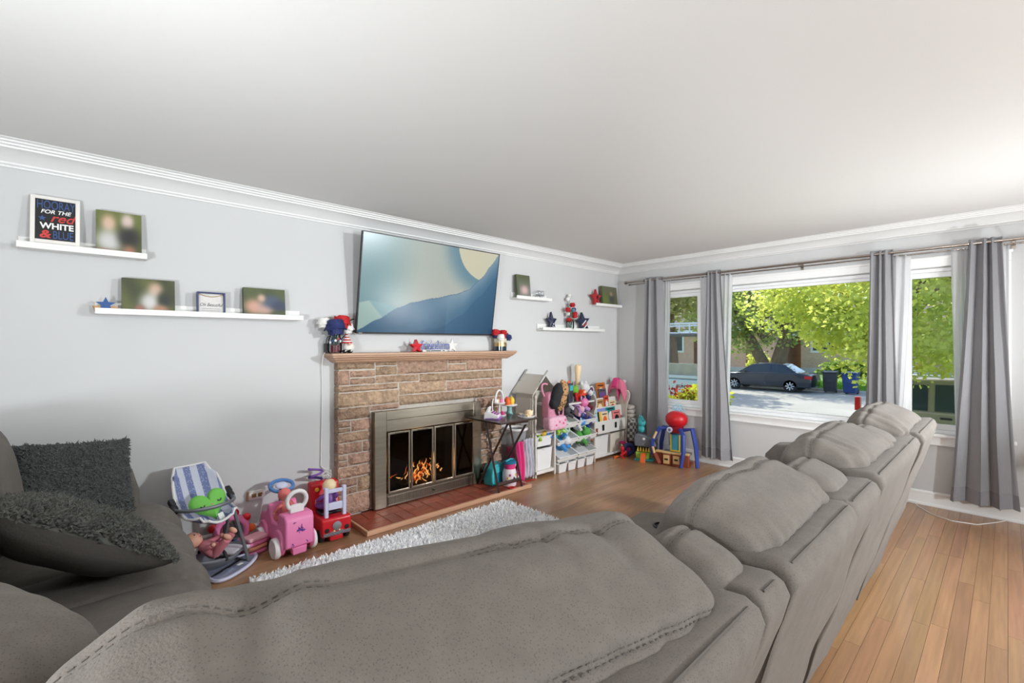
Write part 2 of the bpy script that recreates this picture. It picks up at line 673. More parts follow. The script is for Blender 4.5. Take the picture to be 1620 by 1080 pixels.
def fill_lamp(x, y, watts, label, z=1.2, aim=None, spread=180):
    """added fill lamp on a stand; its tilting bowl throws light along aim"""
    if watts <= 0: return
    o = thing('added_fill_lamp', label, 'added fill lamp', (x, y, 0), group='added fill lamps out of view')
    MB().lathe([(0.0, 0.0), (0.14, 0.0), (0.14, 0.012), (0.03, 0.03), (0.0, 0.03)], n=28).build('base', m_chrome, o, smooth=True)
    MB().cyl((0, 0, 0.03), (0, 0, z - 0.11), 0.012).build('pole', m_chrome, o, smooth=True)
    d = (Vector(aim) - Vector((x, y, z))).normalized() if aim else Vector((0, 0, 1))
    q = d.to_track_quat('Z', 'Y')
    bowl = MB().lathe([(0.0, -0.10), (0.05, -0.095), (0.12, -0.06), (0.17, -0.005), (0.165, -0.005), (0.115, -0.055), (0.0, -0.088)], n=28)
    bowl.xf(Matrix.Translation((0, 0, z)) @ q.to_matrix().to_4x4()).build('lamp_shade', m_lampglass, o, smooth=True)
    ld = bpy.data.lights.new('bulb', 'AREA')
    ld.shape = 'DISK'
    ld.size = 0.30
    ld.spread = R(spread)
    ld.energy = watts
    ld.color = FILL_COL
    lo = bpy.data.objects.new('bulb', ld)
    COL.objects.link(lo)
    lo.parent = o
    lo.location = (0, 0, z)
    lo.rotation_euler = (-d).to_track_quat('Z', 'Y').to_euler()
    return o


FILL_COL = (0.93, 0.975, 1.0)
def fill_spot(x, y, watts, label, aim, spread):
    """added fill spotlight, its head hung under a ceiling canopy"""
    o = thing('added_fill_spot', label, 'added fill light', (x, y, ZC))
    z = 2.25 - ZC
    d = (Vector(aim) - Vector((x, y, 2.25))).normalized()
    MB().lathe([(0.0, 0.0), (0.07, 0.0), (0.07, -0.02), (0.0, -0.03)], n=24).build('canopy', m_chrome, o, smooth=True)
    MB().cyl((0, 0, -0.03), (0, 0, z), 0.01).build('stem', m_chrome, o, smooth=True)
    head = MB().lathe([(0.0, -0.14), (0.10, -0.13), (0.155, -0.02), (0.165, 0.0), (0.155, 0.0), (0.095, -0.12), (0.0, -0.125)], n=28)
    head.xf(Matrix.Translation((0, 0, z)) @ d.to_track_quat('Z', 'Y').to_matrix().to_4x4()).build('lamp_shade', m_lampglass, o, smooth=True)
    ld = bpy.data.lights.new('bulb', 'AREA')
    ld.shape = 'DISK'
    ld.size = 0.30
    ld.spread = R(spread)
    ld.energy = watts
    ld.color = FILL_COL
    lo = bpy.data.objects.new('bulb', ld)
    COL.objects.link(lo)
    lo.parent = o
    lo.location = (0, 0, z)
    lo.rotation_euler = (-d).to_track_quat('Z', 'Y').to_euler()
    return o


fill_spot(4.1, -2.2, FILL_W * LW[0], 'chrome spotlight added out of view on the entry side for fill light', (2.5, 3.4, 0.2), 80)
fill_lamp(-1.10, 0.50, FILL_W * LW[1], 'chrome lamp added behind the sofa corner for fill light', 1.05, (0.2, 1.6, ZC), 140)
fill_lamp(-0.92, 0.05, FILL_W * LW[4], 'chrome lamp added to brighten the window wall', 1.55, (5.34, 1.6, 1.6), 36)
fill_lamp(4.35, -0.95, FILL_W * LW[3], 'low chrome lamp added behind the sofa end for fill light', 0.75, (4.1, 1.2, ZC), 130)
fill_lamp(1.5, -3.05, FILL_W * LW[2], 'chrome lamp added by the rear window for fill light', 1.2, (1.8, 0.0, ZC))

# ---------------------------------------------------------------- floor of oak strips
m_oak = M('oak_strip', (158, 120, 88), 0.28, var=0.20, vscale=7.0, stretch=(0.35, 7.0, 1.0), bump=0.05, bscale=55, obj_var=0.13, hue_var=0.008, detail=7, spec=0.5, coat=0.15)
m_gap = M('floor_gap', (70, 45, 28), 0.8)
floor = struct('floor', MB().bb(XW - 0.2, XE + 0.22, YS - 0.2, YN + 0.2, -0.16, -0.006), m_gap, label='honey oak strip floor')
PW = 0.066
rest = MB()
planks = []
rng = random.Random(3)
y = YN - 0.001
while y > YS:
    y0, y1 = max(y - PW, YS), y
    x = XE - 0.001 + rng.uniform(0, 0.8)
    while x > XW:
        L = rng.uniform(0.7, 1.7)
        x1, x0 = min(x, XE - 0.001), max(x - L, XW)
        x -= L
        if x1 - x0 < 0.03:
            continue
        cx_, cy_ = (x0 + x1) / 2, (y0 + y1) / 2
        fwd = cx_ * 0.6788 + cy_ * 0.7343
        vis = y0 > -0.25 and x1 > 0.45 and fwd > 0.5 and not (x1 < 3.4 and 0.6 < cy_ < 1.7) and not (1.5 < x0 and x1 < 3.1 and cy_ > 3.2) and not (0.6 < x0 and x1 < 2.7 and 1.5 < cy_ < 3.0) and not (x1 < 2.2 and cy_ < 0.6)
        planks.append((-fwd if not vis else 100 - fwd, x0, x1, y0, y1))
    y -= PW
planks.sort(reverse=True)
pm = None
for k, (_, x0, x1, y0, y1) in enumerate(planks):
    if k < 300:
        L = x1 - x0 - 0.0012
        o = MB()
        w = (y1 - y0) / 2 - 0.0006
        o.add([(-L / 2, -w, -0.0055), (L / 2, -w, -0.0055), (L / 2, w, -0.0055), (-L / 2, w, -0.0055), (-L / 2, -w, 0), (L / 2, -w, 0), (L / 2, w, 0), (-L / 2, w, 0)],
              [(0, 3, 2, 1), (4, 5, 6, 7), (0, 1, 5, 4), (1, 2, 6, 5), (2, 3, 7, 6), (3, 0, 4, 7)])
        o.build('plank', m_oak, floor, loc=((x0 + x1) / 2, (y0 + y1) / 2, 0))
    else:
        rest.bb(x0, x1 - 0.0012, y0, y1 - 0.0012, -0.0055, 0)
ro = rest.build('plank_field', m_oak, floor)
ro['kind'] = 'stuff'
# ================================================================ fireplace
m_stone = M('rough_stone', (170, 140, 118), 0.9, var=0.38, vscale=26.0, bump=1.0, bscale=42, obj_var=0.18, hue_var=0.012, detail=6)
[q for q in m_stone.node_tree.nodes if q.type == 'BUMP'][0].inputs['Distance'].default_value = 0.03
m_mortar = M('mortar', (192, 184, 174), 0.95, bump=0.3, bscale=120, var=0.1, vscale=40)
m_mantel = M('mantel_wood', (182, 146, 120), 0.5, var=0.14, vscale=10, stretch=(0.4, 6, 6), bump=0.06, bscale=40)
m_nickel = M('antique_nickel', (172, 163, 147), 0.30, metal=1.0, var=0.10, vscale=5, stretch=(1, 1, 12))
m_nickel_d = M('nickel_shade', (112, 104, 92), 0.38, metal=1.0)
m_soot = M('soot', (30, 27, 25), 0.95, var=0.3, vscale=12, bump=0.3, bscale=30)
m_smoke = glass('smoked_glass', (200, 190, 180), 0.62)
m_tile = M('clay_tile', (142, 66, 48), 0.42, var=0.16, vscale=9, bump=0.12, bscale=50, obj_var=0.14)
m_grout = M('grout', (176, 150, 132), 0.9, bump=0.2, bscale=90)
m_edge = M('hearth_edge_wood', (196, 152, 122), 0.5, var=0.12, vscale=10, stretch=(0.4, 6, 6))
fx0, fx1 = 1.432, 3.142
fp = thing('fireplace', 'stone fireplace with wooden mantel, nickel glass doors and a lit fire', 'fireplace', (2.287, YN, 0))


def F(mb):
    return mb.xf(Matrix.Translation((-2.287, -YN, 0)))


core = wallmesh([fx0 + 0.008, fx1 - 0.008], [0.036, 1.25], [(1.78, 2.75, 0.036, 0.70)], 0.068, lambda u, z, w: (u, 3.558 + w, z))
F(core).build('masonry_core', m_mortar, fp)
stones = [(1.432, 1.737, 1.193, 1.249), (1.432, 1.525, 1.07, 1.183), (1.533, 1.742, 1.128, 1.180), (1.533, 1.742, 1.070, 1.118), (1.432, 1.949, 1.013, 1.061), (1.432, 1.958, 0.893, 1.004),
          (1.432, 1.695, 0.795, 0.884), (1.432, 1.533, 0.735, 0.785), (1.432, 1.533, 0.698, 0.727), (1.544, 1.705, 0.698, 0.785), (1.432, 1.705, 0.615, 0.689), (1.432, 1.629, 0.525, 0.606), (1.639, 1.705, 0.525, 0.606),
          (1.432, 1.509, 0.476, 0.514), (1.432, 1.509, 0.427, 0.467), (1.517, 1.705, 0.427, 0.516), (1.432, 1.705, 0.334, 0.418), (1.432, 1.584, 0.262, 0.325), (1.592, 1.705, 0.205, 0.325), (1.432, 1.584, 0.205, 0.253),
          (1.432, 1.705, 0.038, 0.196), (1.750, 1.940, 1.215, 1.248), (1.750, 1.940, 1.135, 1.206), (1.949, 2.468, 1.135, 1.247), (2.478, 2.681, 1.212, 1.247), (2.478, 2.681, 1.135, 1.203), (2.690, 3.142, 1.138, 1.246),
          (1.750, 2.158, 1.069, 1.127), (2.167, 3.032, 1.052, 1.127), (3.042, 3.142, 1.052, 1.129), (1.967, 2.450, 0.957, 1.060), (2.460, 3.142, 0.957, 1.043), (1.967, 3.142, 0.866, 0.948), (1.703, 1.958, 0.845, 0.885)]
# the column to the right of the doors
zt = 0.858
for i, h in enumerate((0.11, 0.075, 0.06, 0.12, 0.07, 0.09, 0.055, 0.10, 0.075)):
    z0 = max(zt - h, 0.038)
    if i % 3 == 1:
        xs = (2.82, 2.96, 3.142)
    elif i % 3 == 2:
        xs = (2.82, 3.03, 3.142)
    else:
        xs = (2.82, 3.142)
    for a, b in zip(xs, xs[1:]):
        stones.append((a, b - (0.009 if b < 3.1 else 0), z0 + 0.009, zt))
    zt = z0
for k, (x0, x1, z0, z1) in enumerate(stones):
    w, h = x1 - x0, z1 - z0
    nx, ny = max(4, min(16, int(w / 0.03) + 2)), max(4, min(7, int(h / 0.022) + 2))
    vs, fs = [], []
    for i in range(nx):
        for j in range(ny):
            u, v = i / (nx - 1), j / (ny - 1)
            edge = i in (0, nx - 1) or j in (0, ny - 1)
            px, pz = x0 + u * w, z0 + v * h
            d = 0.004 if edge else 0.021 + 0.018 * nz((px * 14, pz * 16, k * 3.1)) + 0.014 * nz((px * 37, pz * 41, k))
            if edge:
                px += 0.003 * nz((px * 30, pz * 30, k)) * (0 < i < nx - 1 or 1)
                pz += 0.0035 * nz((px * 30 + 9, pz * 30, k))
            vs.append((px, 3.558 - max(0.003, d), pz))
    m = nx * ny
    for i in range(nx - 1):
        for j in range(ny - 1):
            a = i * ny + j
            fs.append((a, a + ny, a + ny + 1, a + 1))
    ring = [i * ny for i in range(nx)] + [(nx - 1) * ny + j for j in range(1, ny)] + [i * ny + ny - 1 for i in range(nx - 2, -1, -1)] + [j for j in range(ny - 2, 0, -1)]
    back = [(vs[i][0], 3.558 if k < 0 else (YN - 0.004 if (x0 < 1.44 or x1 > 3.14) else 3.557), vs[i][2]) for i in ring]
    n0 = len(vs)
    vs += back
    kk = len(ring)
    for i in range(kk):
        fs.append((ring[(i + 1) % kk], ring[i], n0 + i, n0 + (i + 1) % kk))
    cx, cz = (x0 + x1) / 2, (z0 + z1) / 2
    mb = MB().add([(p[0] - cx, p[1] - 3.55, p[2] - cz) for p in vs], fs)
    mb.build('stone', m_stone, fp, smooth=True, angle=32, loc=(cx - 2.287, 3.55 - YN, cz))
# mantel
rings = [(0.0, 1.324), (0.0, 1.306), (0.010, 1.301), (0.008, 1.292), (0.024, 1.286), (0.030, 1.273), (0.045, 1.268), (0.050, 1.257), (0.064, 1.252), (0.068, 1.2455)]
vs = []
for (d, z) in rings:
    vs += [(1.345 + d, YN - 0.001, z), (1.345 + d, 3.44 + d, z), (3.25 - d, 3.44 + d, z), (3.25 - d, YN - 0.001, z)]
fs = [(3, 2, 1, 0)] + [(4 * i + j, 4 * i + (j + 1) % 4, 4 * i + 4 + (j + 1) % 4, 4 * i + 4 + j) for i in range(len(rings) - 1) for j in range(4)] + [tuple(4 * (len(rings) - 1) + j for j in range(4))]
F(MB().add(vs, fs)).build('mantel', m_mantel, fp, bevel=0.002)
# firebox behind the doors
fb = MB()
fb.bb(1.785, 1.815, 3.515, 4.0, 0.02, 0.70)
fbx = wallmesh([1.79, 2.74], [0.02, 0.69], [], 0.02, lambda u, z, w: (u, 3.98 + w, z))
F(fbx).build('firebox_back', m_soot, fp)
for nme, q in (('firebox_side', (1.790, 1.808, 3.515, 3.979, 0.041, 0.67)), ('firebox_side', (2.722, 2.740, 3.515, 3.979, 0.041, 0.67)), ('firebox_floor', (1.790, 2.740, 3.51, 3.979, 0.020, 0.040)), ('firebox_top', (1.790, 2.740, 3.515, 3.979, 0.671, 0.690))):
    F(MB().bb(*q)).build(nme, m_soot, fp)
# nickel door set
ins = F(MB().bb(1.710, 1.812, 3.488, 3.556, 0.042, 0.838)).build('surround', m_nickel, fp, bevel=0.003)
for q in ((2.717, 2.816, 3.488, 3.530, 0.042, 0.838), (1.812, 2.717, 3.488, 3.530, 0.762, 0.838)):
    F(MB().bb(*q)).build('surround_rail', m_nickel, ins, bevel=0.003)
F(MB().bb(1.813, 2.716, 3.494, 3.530, 0.664, 0.760)).build('hood', m_nickel, ins, bevel=0.004)
F(MB().bb(1.813, 2.716, 3.494, 3.530, 0.043, 0.152)).build('vent_panel', m_nickel_d, ins, bevel=0.003)
F(MB().bb(1.826, 2.704, 3.490, 3.4935, 0.050, 0.058)).build('vent_rail', m_nickel, ins)
F(MB().bb(1.826, 2.704, 3.490, 3.4935, 0.122, 0.130)).build('vent_rail', m_nickel, ins)
F(MB().bb(1.826, 2.704, 3.4925, 3.4938, 0.058, 0.122)).build('vent_shadow_gap', m_soot, ins)  # dark strip coloured as the shade between the louvers
for i in range(66):
    x = 1.832 + i * 0.01323
    F(MB().bb(x, x + 0.0062, 3.489, 3.4924, 0.0585, 0.1215)).build('louver', m_nickel, ins)
F(MB().lathe([(0.0, 0.02), (0.009, 0.018), (0.011, 0.01), (0.006, 0.0)], (2.265, 3.4885, 0.098), 12, rot=(R(90), 0, 0))).build('vent_knob', m_black, ins, smooth=True)
for di, (x0, x1) in enumerate(((1.818, 2.024), (2.032, 2.258), (2.266, 2.478), (2.486, 2.712))):
    y0, y1, z0, z1, t = 3.470, 3.487, 0.156, 0.660, 0.016
    o4 = [(x0, z0), (x1, z0), (x1, z1), (x0, z1)]
    i4 = [(x0 + t, z0 + t), (x1 - t, z0 + t), (x1 - t, z1 - t), (x0 + t, z1 - t)]
    vs = [(p[0], yy, p[1]) for yy in (y0, y1) for p in o4 + i4]
    fs = []
    for i in range(4):
        j = (i + 1) % 4
        fs += [(i, j, 4 + j, 4 + i), (8 + i, 12 + i, 12 + j, 8 + j), (i, 8 + i, 8 + j, j), (4 + i, 4 + j, 12 + j, 12 + i)]
    dr = F(MB().add(vs, fs)).build('glass_door', m_nickel, fp, bevel=0.003)
    F(MB().bb(x0 + t, x1 - t, 3.477, 3.480, z0 + t, z1 - t)).build('pane', m_smoke, dr)
    F(MB().bb(x0 + 0.06, x1 - 0.06, 3.460, 3.4695, z1 - 0.012, z1 - 0.004)).build('pull', m_nickel_d, dr, bevel=0.002)
# hearth of clay tiles with a wooden edge
F(MB().bb(1.50, 3.142, 3.166, 3.526, 0.0005, 0.030)).build('hearth_base', m_grout, fp)
he = F(MB().bb(1.478, 3.165, 3.140, 3.165, 0.0005, 0.037)).build('hearth_edge', m_edge, fp, bevel=0.004)
F(MB().bb(1.478, 1.499, 3.1655, 3.555, 0.0005, 0.037)).build('hearth_edge_return', m_edge, fp, bevel=0.004)
F(MB().bb(3.143, 3.165, 3.1655, 3.555, 0.0005, 0.037)).build('hearth_edge_return', m_edge, fp, bevel=0.004)
tiles = []
x = 1.503
k = 0
while x < 3.13:
    wd = min(0.2, 3.138 - x)
    for r, (y0, y1) in enumerate(((3.168, 3.346), (3.352, 3.530))):
        if (k + r) % 2 == 0:
            tiles.append((x, x + wd - 0.006, y0, (y0 + y1) / 2 - 0.003))
            tiles.append((x, x + wd - 0.006, (y0 + y1) / 2 + 0.003, y1))
        else:
            tiles.append((x, x + wd / 2 - 0.006, y0, y1))
            tiles.append((x + wd / 2, x + wd - 0.006, y0, y1))
    x += wd
    k += 1
for (x0, x1, y0, y1) in tiles:
    MB().box((0, 0, 0), (x1 - x0, y1 - y0, 0.008)).build('tile', m_tile, fp, bevel=0.0015, seg=1, loc=((x0 + x1) / 2 - 2.287, (y0 + y1) / 2 - YN, 0.0335))
# logs, embers and flames
m_log = M('charred_log', (46, 34, 27), 0.95, var=0.5, vscale=30, bump=0.8, bscale=60)
m_ember = M('ember', (255, 120, 30), 0.9, emit=4.0, emit_rgb=(255, 110, 40))
m_flame = M('flame_core', (255, 190, 80), 0.9, emit=6.0, emit_rgb=(255, 208, 136))
m_flame2 = M('flame_outer', (255, 120, 30), 0.9, emit=3.0, emit_rgb=(255, 128, 44))
m_ash = M('ash', (92, 88, 86), 0.95, bump=0.6, bscale=60, var=0.4, vscale=30)
for (a, b, r) in (((1.86, 3.74, 0.13), (2.44, 3.78, 0.12), 0.055), ((2.05, 3.64, 0.10), (2.66, 3.68, 0.11), 0.05), ((2.02, 3.68, 0.13), (2.38, 3.80, 0.27), 0.042), ((2.58, 3.66, 0.14), (2.24, 3.82, 0.24), 0.04)):
    a, b = Vector(a), Vector(b)
    pts = [a.lerp(b, i / 8) for i in range(9)]
    mb = MB().tube(pts, [r * (1 + 0.12 * nz(p * 9)) for p in pts], 10)
    F(mb).build('log', m_log, fp, smooth=True)
F(MB().grid(lambda u, v: (1.83 + u * 0.88, 3.53 + v * 0.40, 0.042 + 0.03 * max(0, nz((u * 12, v * 8, 1))) * 2 * math.sin(PI * u) * math.sin(PI * v)), 24, 14)).build('ash_bed', m_ash, fp, smooth=True)
rg = random.Random(11)
for i in range(26):
    x, y = rg.gauss(2.26, 0.14), rg.uniform(3.58, 3.72)
    F(MB().sph((x, y, 0.075 + rg.uniform(0, 0.05)), (rg.uniform(0.008, 0.022), 0.014, rg.uniform(0.006, 0.014)), 7, 5)).build('ember', m_ember, fp)
for i in range(64):
    x, y = rg.gauss(2.24, 0.11), rg.uniform(3.62, 3.80)
    h = rg.uniform(0.02, 0.10) * math.exp(-((x - 2.27) / 0.2) ** 2) + 0.02
    r = rg.uniform(0.0025, 0.0065)
    ln_ = rg.uniform(-0.06, 0.08)
    z = 0.12 + rg.uniform(-0.02, 0.08) + 0.25 * max(0.0, x - 2.2) * rg.random()
    pts = [(x + ln_ * t * t + 0.010 * math.sin(t * 6 + i), y, z + h * t) for t in [j / 6 for j in range(7)]]
    rs = [r * max(0.06, math.sin(PI * (0.25 + 0.75 * j / 6)) ** 0.8) for j in range(7)]
    F(MB().tube(pts, rs, 6)).build('flame', m_flame if i % 3 else m_flame2, fp, smooth=True)
fl = bpy.data.lights.new('fire_glow', 'POINT')
fl.energy = 2.5
fl.color = (1.0, 0.55, 0.22)
fl.shadow_soft_size = 0.06
flo = bpy.data.objects.new('fire_glow', fl)
COL.objects.link(flo)
flo.parent = fp
flo.location = (2.27 - 2.287, 3.62 - YN, 0.34)

# ================================================================ television
tvroot = thing('television', 'large flat television showing a blue and cream wave picture above the mantel', 'television', (2.302, 3.57, 1.48), rot=(math.atan2(0.125, 0.81), 0, 0))
TW, TH = 1.432, 0.82
MB().bb(-TW / 2, TW / 2, 0.004, 0.030, 0, TH).build('body', m_black, tvroot, bevel=0.003)
MB().bb(-TW / 2 + 0.15, TW / 2 - 0.15, 0.0305, 0.055, 0.06, 0.40).build('rear_housing', m_black, tvroot, bevel=0.008)
for (x0, x1, z0, z1) in ((-TW / 2, TW / 2, TH - 0.007, TH), (-TW / 2, TW / 2, 0, 0.014), (-TW / 2, -TW / 2 + 0.007, 0.0145, TH - 0.0075), (TW / 2 - 0.007, TW / 2, 0.0145, TH - 0.0075)):
    MB().bb(x0, x1, -0.003, 0.0035, z0, z1).build('bezel', m_black, tvroot)
MB().bb(-TW / 2 + 0.02, -TW / 2 + 0.05, -0.0036, -0.0031, 0.004, 0.009).build('maker_plate', M('mark_grey', (150, 150, 155), 0.4), tvroot)
nU, nV = 240, 135


def crv(t, pts):
    for (a, b), (c, d) in zip(pts, pts[1:]):
        if t <= c:
            k = (t - a) / (c - a)
            k = k * k * (3 - 2 * k) * 0.5 + k * 0.5
            return b + (d - b) * k
    return pts[-1][1]


W_TOP = [(0, 0.02), (0.12, 0.135), (0.25, 0.27), (0.34, 0.335), (0.5, 0.40), (0.66, 0.465), (0.76, 0.53), (0.86, 0.68), (0.94, 0.86), (1.0, 1.0)]


def mixc(a, b, t):
    t = max(0, min(1, t))
    return tuple(a[i] + (b[i] - a[i]) * t for i in range(3))


def tvcol(u, v):
    teal, pale, cream, blue, deep, mist = (116, 160, 166), (190, 200, 190), (232, 226, 196), (70, 118, 152), (34, 84, 120), (150, 178, 194)
    top = crv(u, W_TOP)
    if v < top:                                   # the wave in front
        d = top - v
        edge = crv(u, [(0, -0.3), (0.3, 0.0), (0.55, 0.06), (0.72, 0.22), (0.86, 0.46), (1.0, 0.72)])
        base = mixc(blue, deep, 1.4 * (0.55 - v) if u < 0.6 else 1.3 * (edge - v) + 0.2)
        if v > edge:
            base = mixc(base, mist, 0.15 + 1.1 * smooth(0.0, 0.4, v - edge) * smooth(0.35, 0.8, u))
        base = mixc(base, (128, 160, 186), 0.55 * math.exp(-((u - 0.42) / 0.10) ** 2 - ((v - 0.22) / 0.2) ** 2))
        return mixc(base, (58, 100, 140), 0.9 if d < 0.006 else 0)
    # far hill on the left
    cx, cy = 0.0, 0.0
    hill = crv(u, [(0, 0.30), (0.07, 0.325), (0.14, 0.31), (0.22, 0.27), (1, 0.27)])
    sun = math.hypot((u - 0.90) * 1.75, (v - 1.09)) < 0.44
    if sun and u > 0.60:
        return mixc(cream, (222, 226, 200), (u - 0.65) * 1.2)
    band = math.hypot((u - 0.90) * 1.75, (v - 1.09))
    c = mixc(teal, pale, smooth(0.05, 0.42, u))
    c = mixc(c, (206, 208, 196), smooth(0.2, 0.5, u) * smooth(0.75, 0.2, v))
    if band < 0.72 and u > 0.45:
        c = mixc(c, (116, 156, 172), smooth(0.72, 0.46, band))
    if v < hill and u < 0.25:
        diag = v - (0.30 - (u - 0.07) * 1.8)
        c = mixc((168, 198, 190), (134, 176, 182), smooth(-0.01, 0.01, diag))
    return c


mb = MB()
cols = []
for i in range(nU + 1):
    for j in range(nV + 1):
        u, v = i / nU, j / nV
        mb.v.append((-TW / 2 + 0.007 + u * (TW - 0.014), 0.0, 0.0142 + v * (TH - 0.0215)))
        cols.append(lin(tvcol(u, v)))
for i in range(nU):
    for j in range(nV):
        a = i * (nV + 1) + j
        mb.f.append((a, a + nV + 1, a + nV + 2, a + 1))
m_scr = M('tv_screen', (10, 10, 12), 0.24, attr='Col', emit=0.72, spec=0.5)
_b = m_scr.node_tree.nodes['Principled BSDF']
for _l in list(_b.inputs['Base Color'].links):
    m_scr.node_tree.links.remove(_l)
_b.inputs['Base Color'].default_value = (0.01, 0.01, 0.012, 1)
mb.build('screen', m_scr, tvroot, cols=cols)
MB().bb(-0.25, 0.25, 0.056, 0.062, 0.20, 0.34).build('bracket', m_black, tvroot)
tm = Matrix.Rotation(-math.atan2(0.125, 0.81), 4, 'X')
for sx in (-0.2, 0.2):
    a = Vector((sx, 0.06, 0.27))
    b = tm @ Vector((sx, 3.628 - 3.57, 1.80 - 1.48))
    MB().tube([a, b], 0.012, 6).build('mount_arm', m_black, tvroot)
# ================================================================ picture ledges and what stands on them
YF = 3.53


def ledge(x0, x1, ztop, label):
    o = thing('picture_ledge', label, 'shelf', ((x0 + x1) / 2, YN, ztop), group='white picture ledges')
    h = (x1 - x0) / 2
    MB().bb(-h, h, -0.012, -0.001, -0.034, 0.038).build('back_rail', m_white, o, bevel=0.0015)
    MB().bb(-h, h, -0.092, -0.0125, -0.034, -0.022).build('shelf_board', m_white, o, bevel=0.0015)
    MB().bb(-h, h, -0.103, -0.0925, -0.034, 0.0).build('front_lip', m_white, o, bevel=0.0015)
    return o


ledge(-0.279, 0.261, 1.942, 'white picture ledge holding the chalkboard sign and one canvas')
ledge(0.027, 1.166, 1.604, 'long white picture ledge with two canvases and a small blue frame')
ledge(3.335, 3.885, 1.912, 'short white picture ledge just beside the television')
ledge(3.735, 4.897, 1.584, 'long white picture ledge holding flowers and two dark stars')
ledge(4.715, 5.285, 1.914, 'short white picture ledge in the corner by the windows')
LD = -0.0215   # board level below the lip's top


def lean(x, z, label, cat, name, tilt=7.0, y=3.555, group=None):
    return thing(name, label, cat, (x, y, z + LD), rot=(R(-tilt), 0, 0), group=group)


# chalkboard sign
m_chalk = M('sign_black', (26, 26, 28), 0.6)
m_sb, m_sr, m_sw = M('sign_blue', (58, 84, 138), 0.6), M('sign_red', (196, 62, 58), 0.6), M('sign_white', (236, 236, 234), 0.6)
m_signframe = M('whitewashed_frame', (226, 222, 216), 0.6, var=0.05, vscale=20, stretch=(1, 1, 0.2))
o = lean(-0.133, 1.942, 'white-framed black sign reading HOORAY FOR THE red WHITE & BLUE', 'sign', 'lettered_sign', 8, 3.548)
w, h = 0.098, 0.292
MB().bb(-w + 0.018, w - 0.018, 0.004, 0.010, 0.045, h - 0.017).build('board', m_chalk, o)
for q in ((-w, -w + 0.0185, 0, h), (w - 0.0185, w, 0, h), (-w + 0.0186, w - 0.0186, 0.026, 0.046), (-w + 0.0186, w - 0.0186, h - 0.018, h)):
    MB().bb(q[0], q[1], 0.0, 0.012, q[2], q[3]).build('frame_rail', m_signframe, o, bevel=0.001)
for (s, sz, mt, x, z, sh, sx, bo) in (('HOORAY', 0.068, m_sb, 0.002, 0.222, 0.0, 0.53, -0.0), ('FOR THE', 0.030, m_sw, 0.0, 0.196, 0.25, 0.98, 0.0005), ('red', 0.068, m_sr, 0.024, 0.151, 0.35, 1.0, 0.0006),
                                  ('WHITE', 0.046, m_sw, 0.006, 0.110, 0.0, 0.92, 0.0014), ('&', 0.060, m_sr, -0.042, 0.058, 0.15, 1.1, 0.0018), ('BLUE', 0.064, m_sb, 0.030, 0.056, 0.0, 0.58, 0.0)):
    text('lettering', s, sz, mt, o, (x, 0.0035, z), shear=sh, sx=sx, offset=bo, extrude=0.0004)
MB().prism(star_poly(0.017), 0.0, 0.003, lambda u, v, t: (u - 0.052, 0.001 + t, v + 0.166)).build('star_print', m_sb, o)


# stretched canvases: soft, out of focus family photographs
def blob(u, v, cu, cv, ru, rv):
    return math.exp(-(((u - cu) / ru) ** 2 + ((v - cv) / rv) ** 2) ** 1.5)


def canvas(x, z, w, h, label, bgf, blobs, name='photo_canvas', dep=0.032, tilt=6):
    o = lean(x, z, label, 'photo canvas', name, tilt, 3.545)
    n1, n2 = 40, 40
    mb, cols = MB(), []
    for i in range(n1 + 1):
        for j in range(n2 + 1):
            u, v = i / n1, j / n2
            c = mixc(bgf(u, v), (62, 64, 52), 0.42)
            for (cu, cv, ru, rv, cc) in blobs:
                c = mixc(c, cc, blob(u, v, cu, cv, ru, rv))
            mb.v.append((-w / 2 + u * w, -0.0006, v * h))
            cols.append(lin(c))
    for i in range(n1):
        for j in range(n2):
            a = i * (n2 + 1) + j
            mb.f.append((a, a + n2 + 1, a + n2 + 2, a + 1))
    mb.build('photo_print', M('photo_print', attr='Col', rough=0.6), o, cols=cols)
    e = bgf(0.0, 0.5)
    MB().bb(-w / 2, w / 2, 0, dep, 0, h).build('wrapped_edge', M('canvas_edge_%d_%d' % (x * 100, z * 100), tuple(int(k * 0.75) for k in e), 0.7), o)
    return o


canvas(0.134, 1.942, 0.205, 0.255, 'blurred family photo canvas of a pale shirt beside a black one', lambda u, v: mixc((70, 78, 40), (128, 140, 62), v * 1.1 + 0.3 * math.sin(u * 7)),
       [(0.27, 0.72, 0.16, 0.2, (205, 172, 150)), (0.68, 0.80, 0.15, 0.2, (205, 185, 175)), (0.28, 0.30, 0.30, 0.28, (196, 194, 194)), (0.72, 0.42, 0.26, 0.24, (44, 42, 42)), (0.72, 0.08, 0.16, 0.16, (160, 112, 90)), (0.15, 0.02, 0.3, 0.1, (150, 110, 95))])
canvas(0.272, 1.604, 0.255, 0.210, 'wide photo canvas of green woods with pale and dark figures', lambda u, v: mixc((62, 70, 36), (110, 116, 58), 0.5 + 0.5 * math.sin(u * 9 + v * 4)),
       [(0.62, 0.70, 0.14, 0.22, (190, 160, 140)), (0.52, 0.32, 0.2, 0.3, (200, 198, 196)), (0.80, 0.40, 0.15, 0.26, (46, 50, 44)), (0.72, 0.10, 0.16, 0.16, (170, 125, 100)), (0.33, 0.1, 0.1, 0.14, (150, 100, 90))])
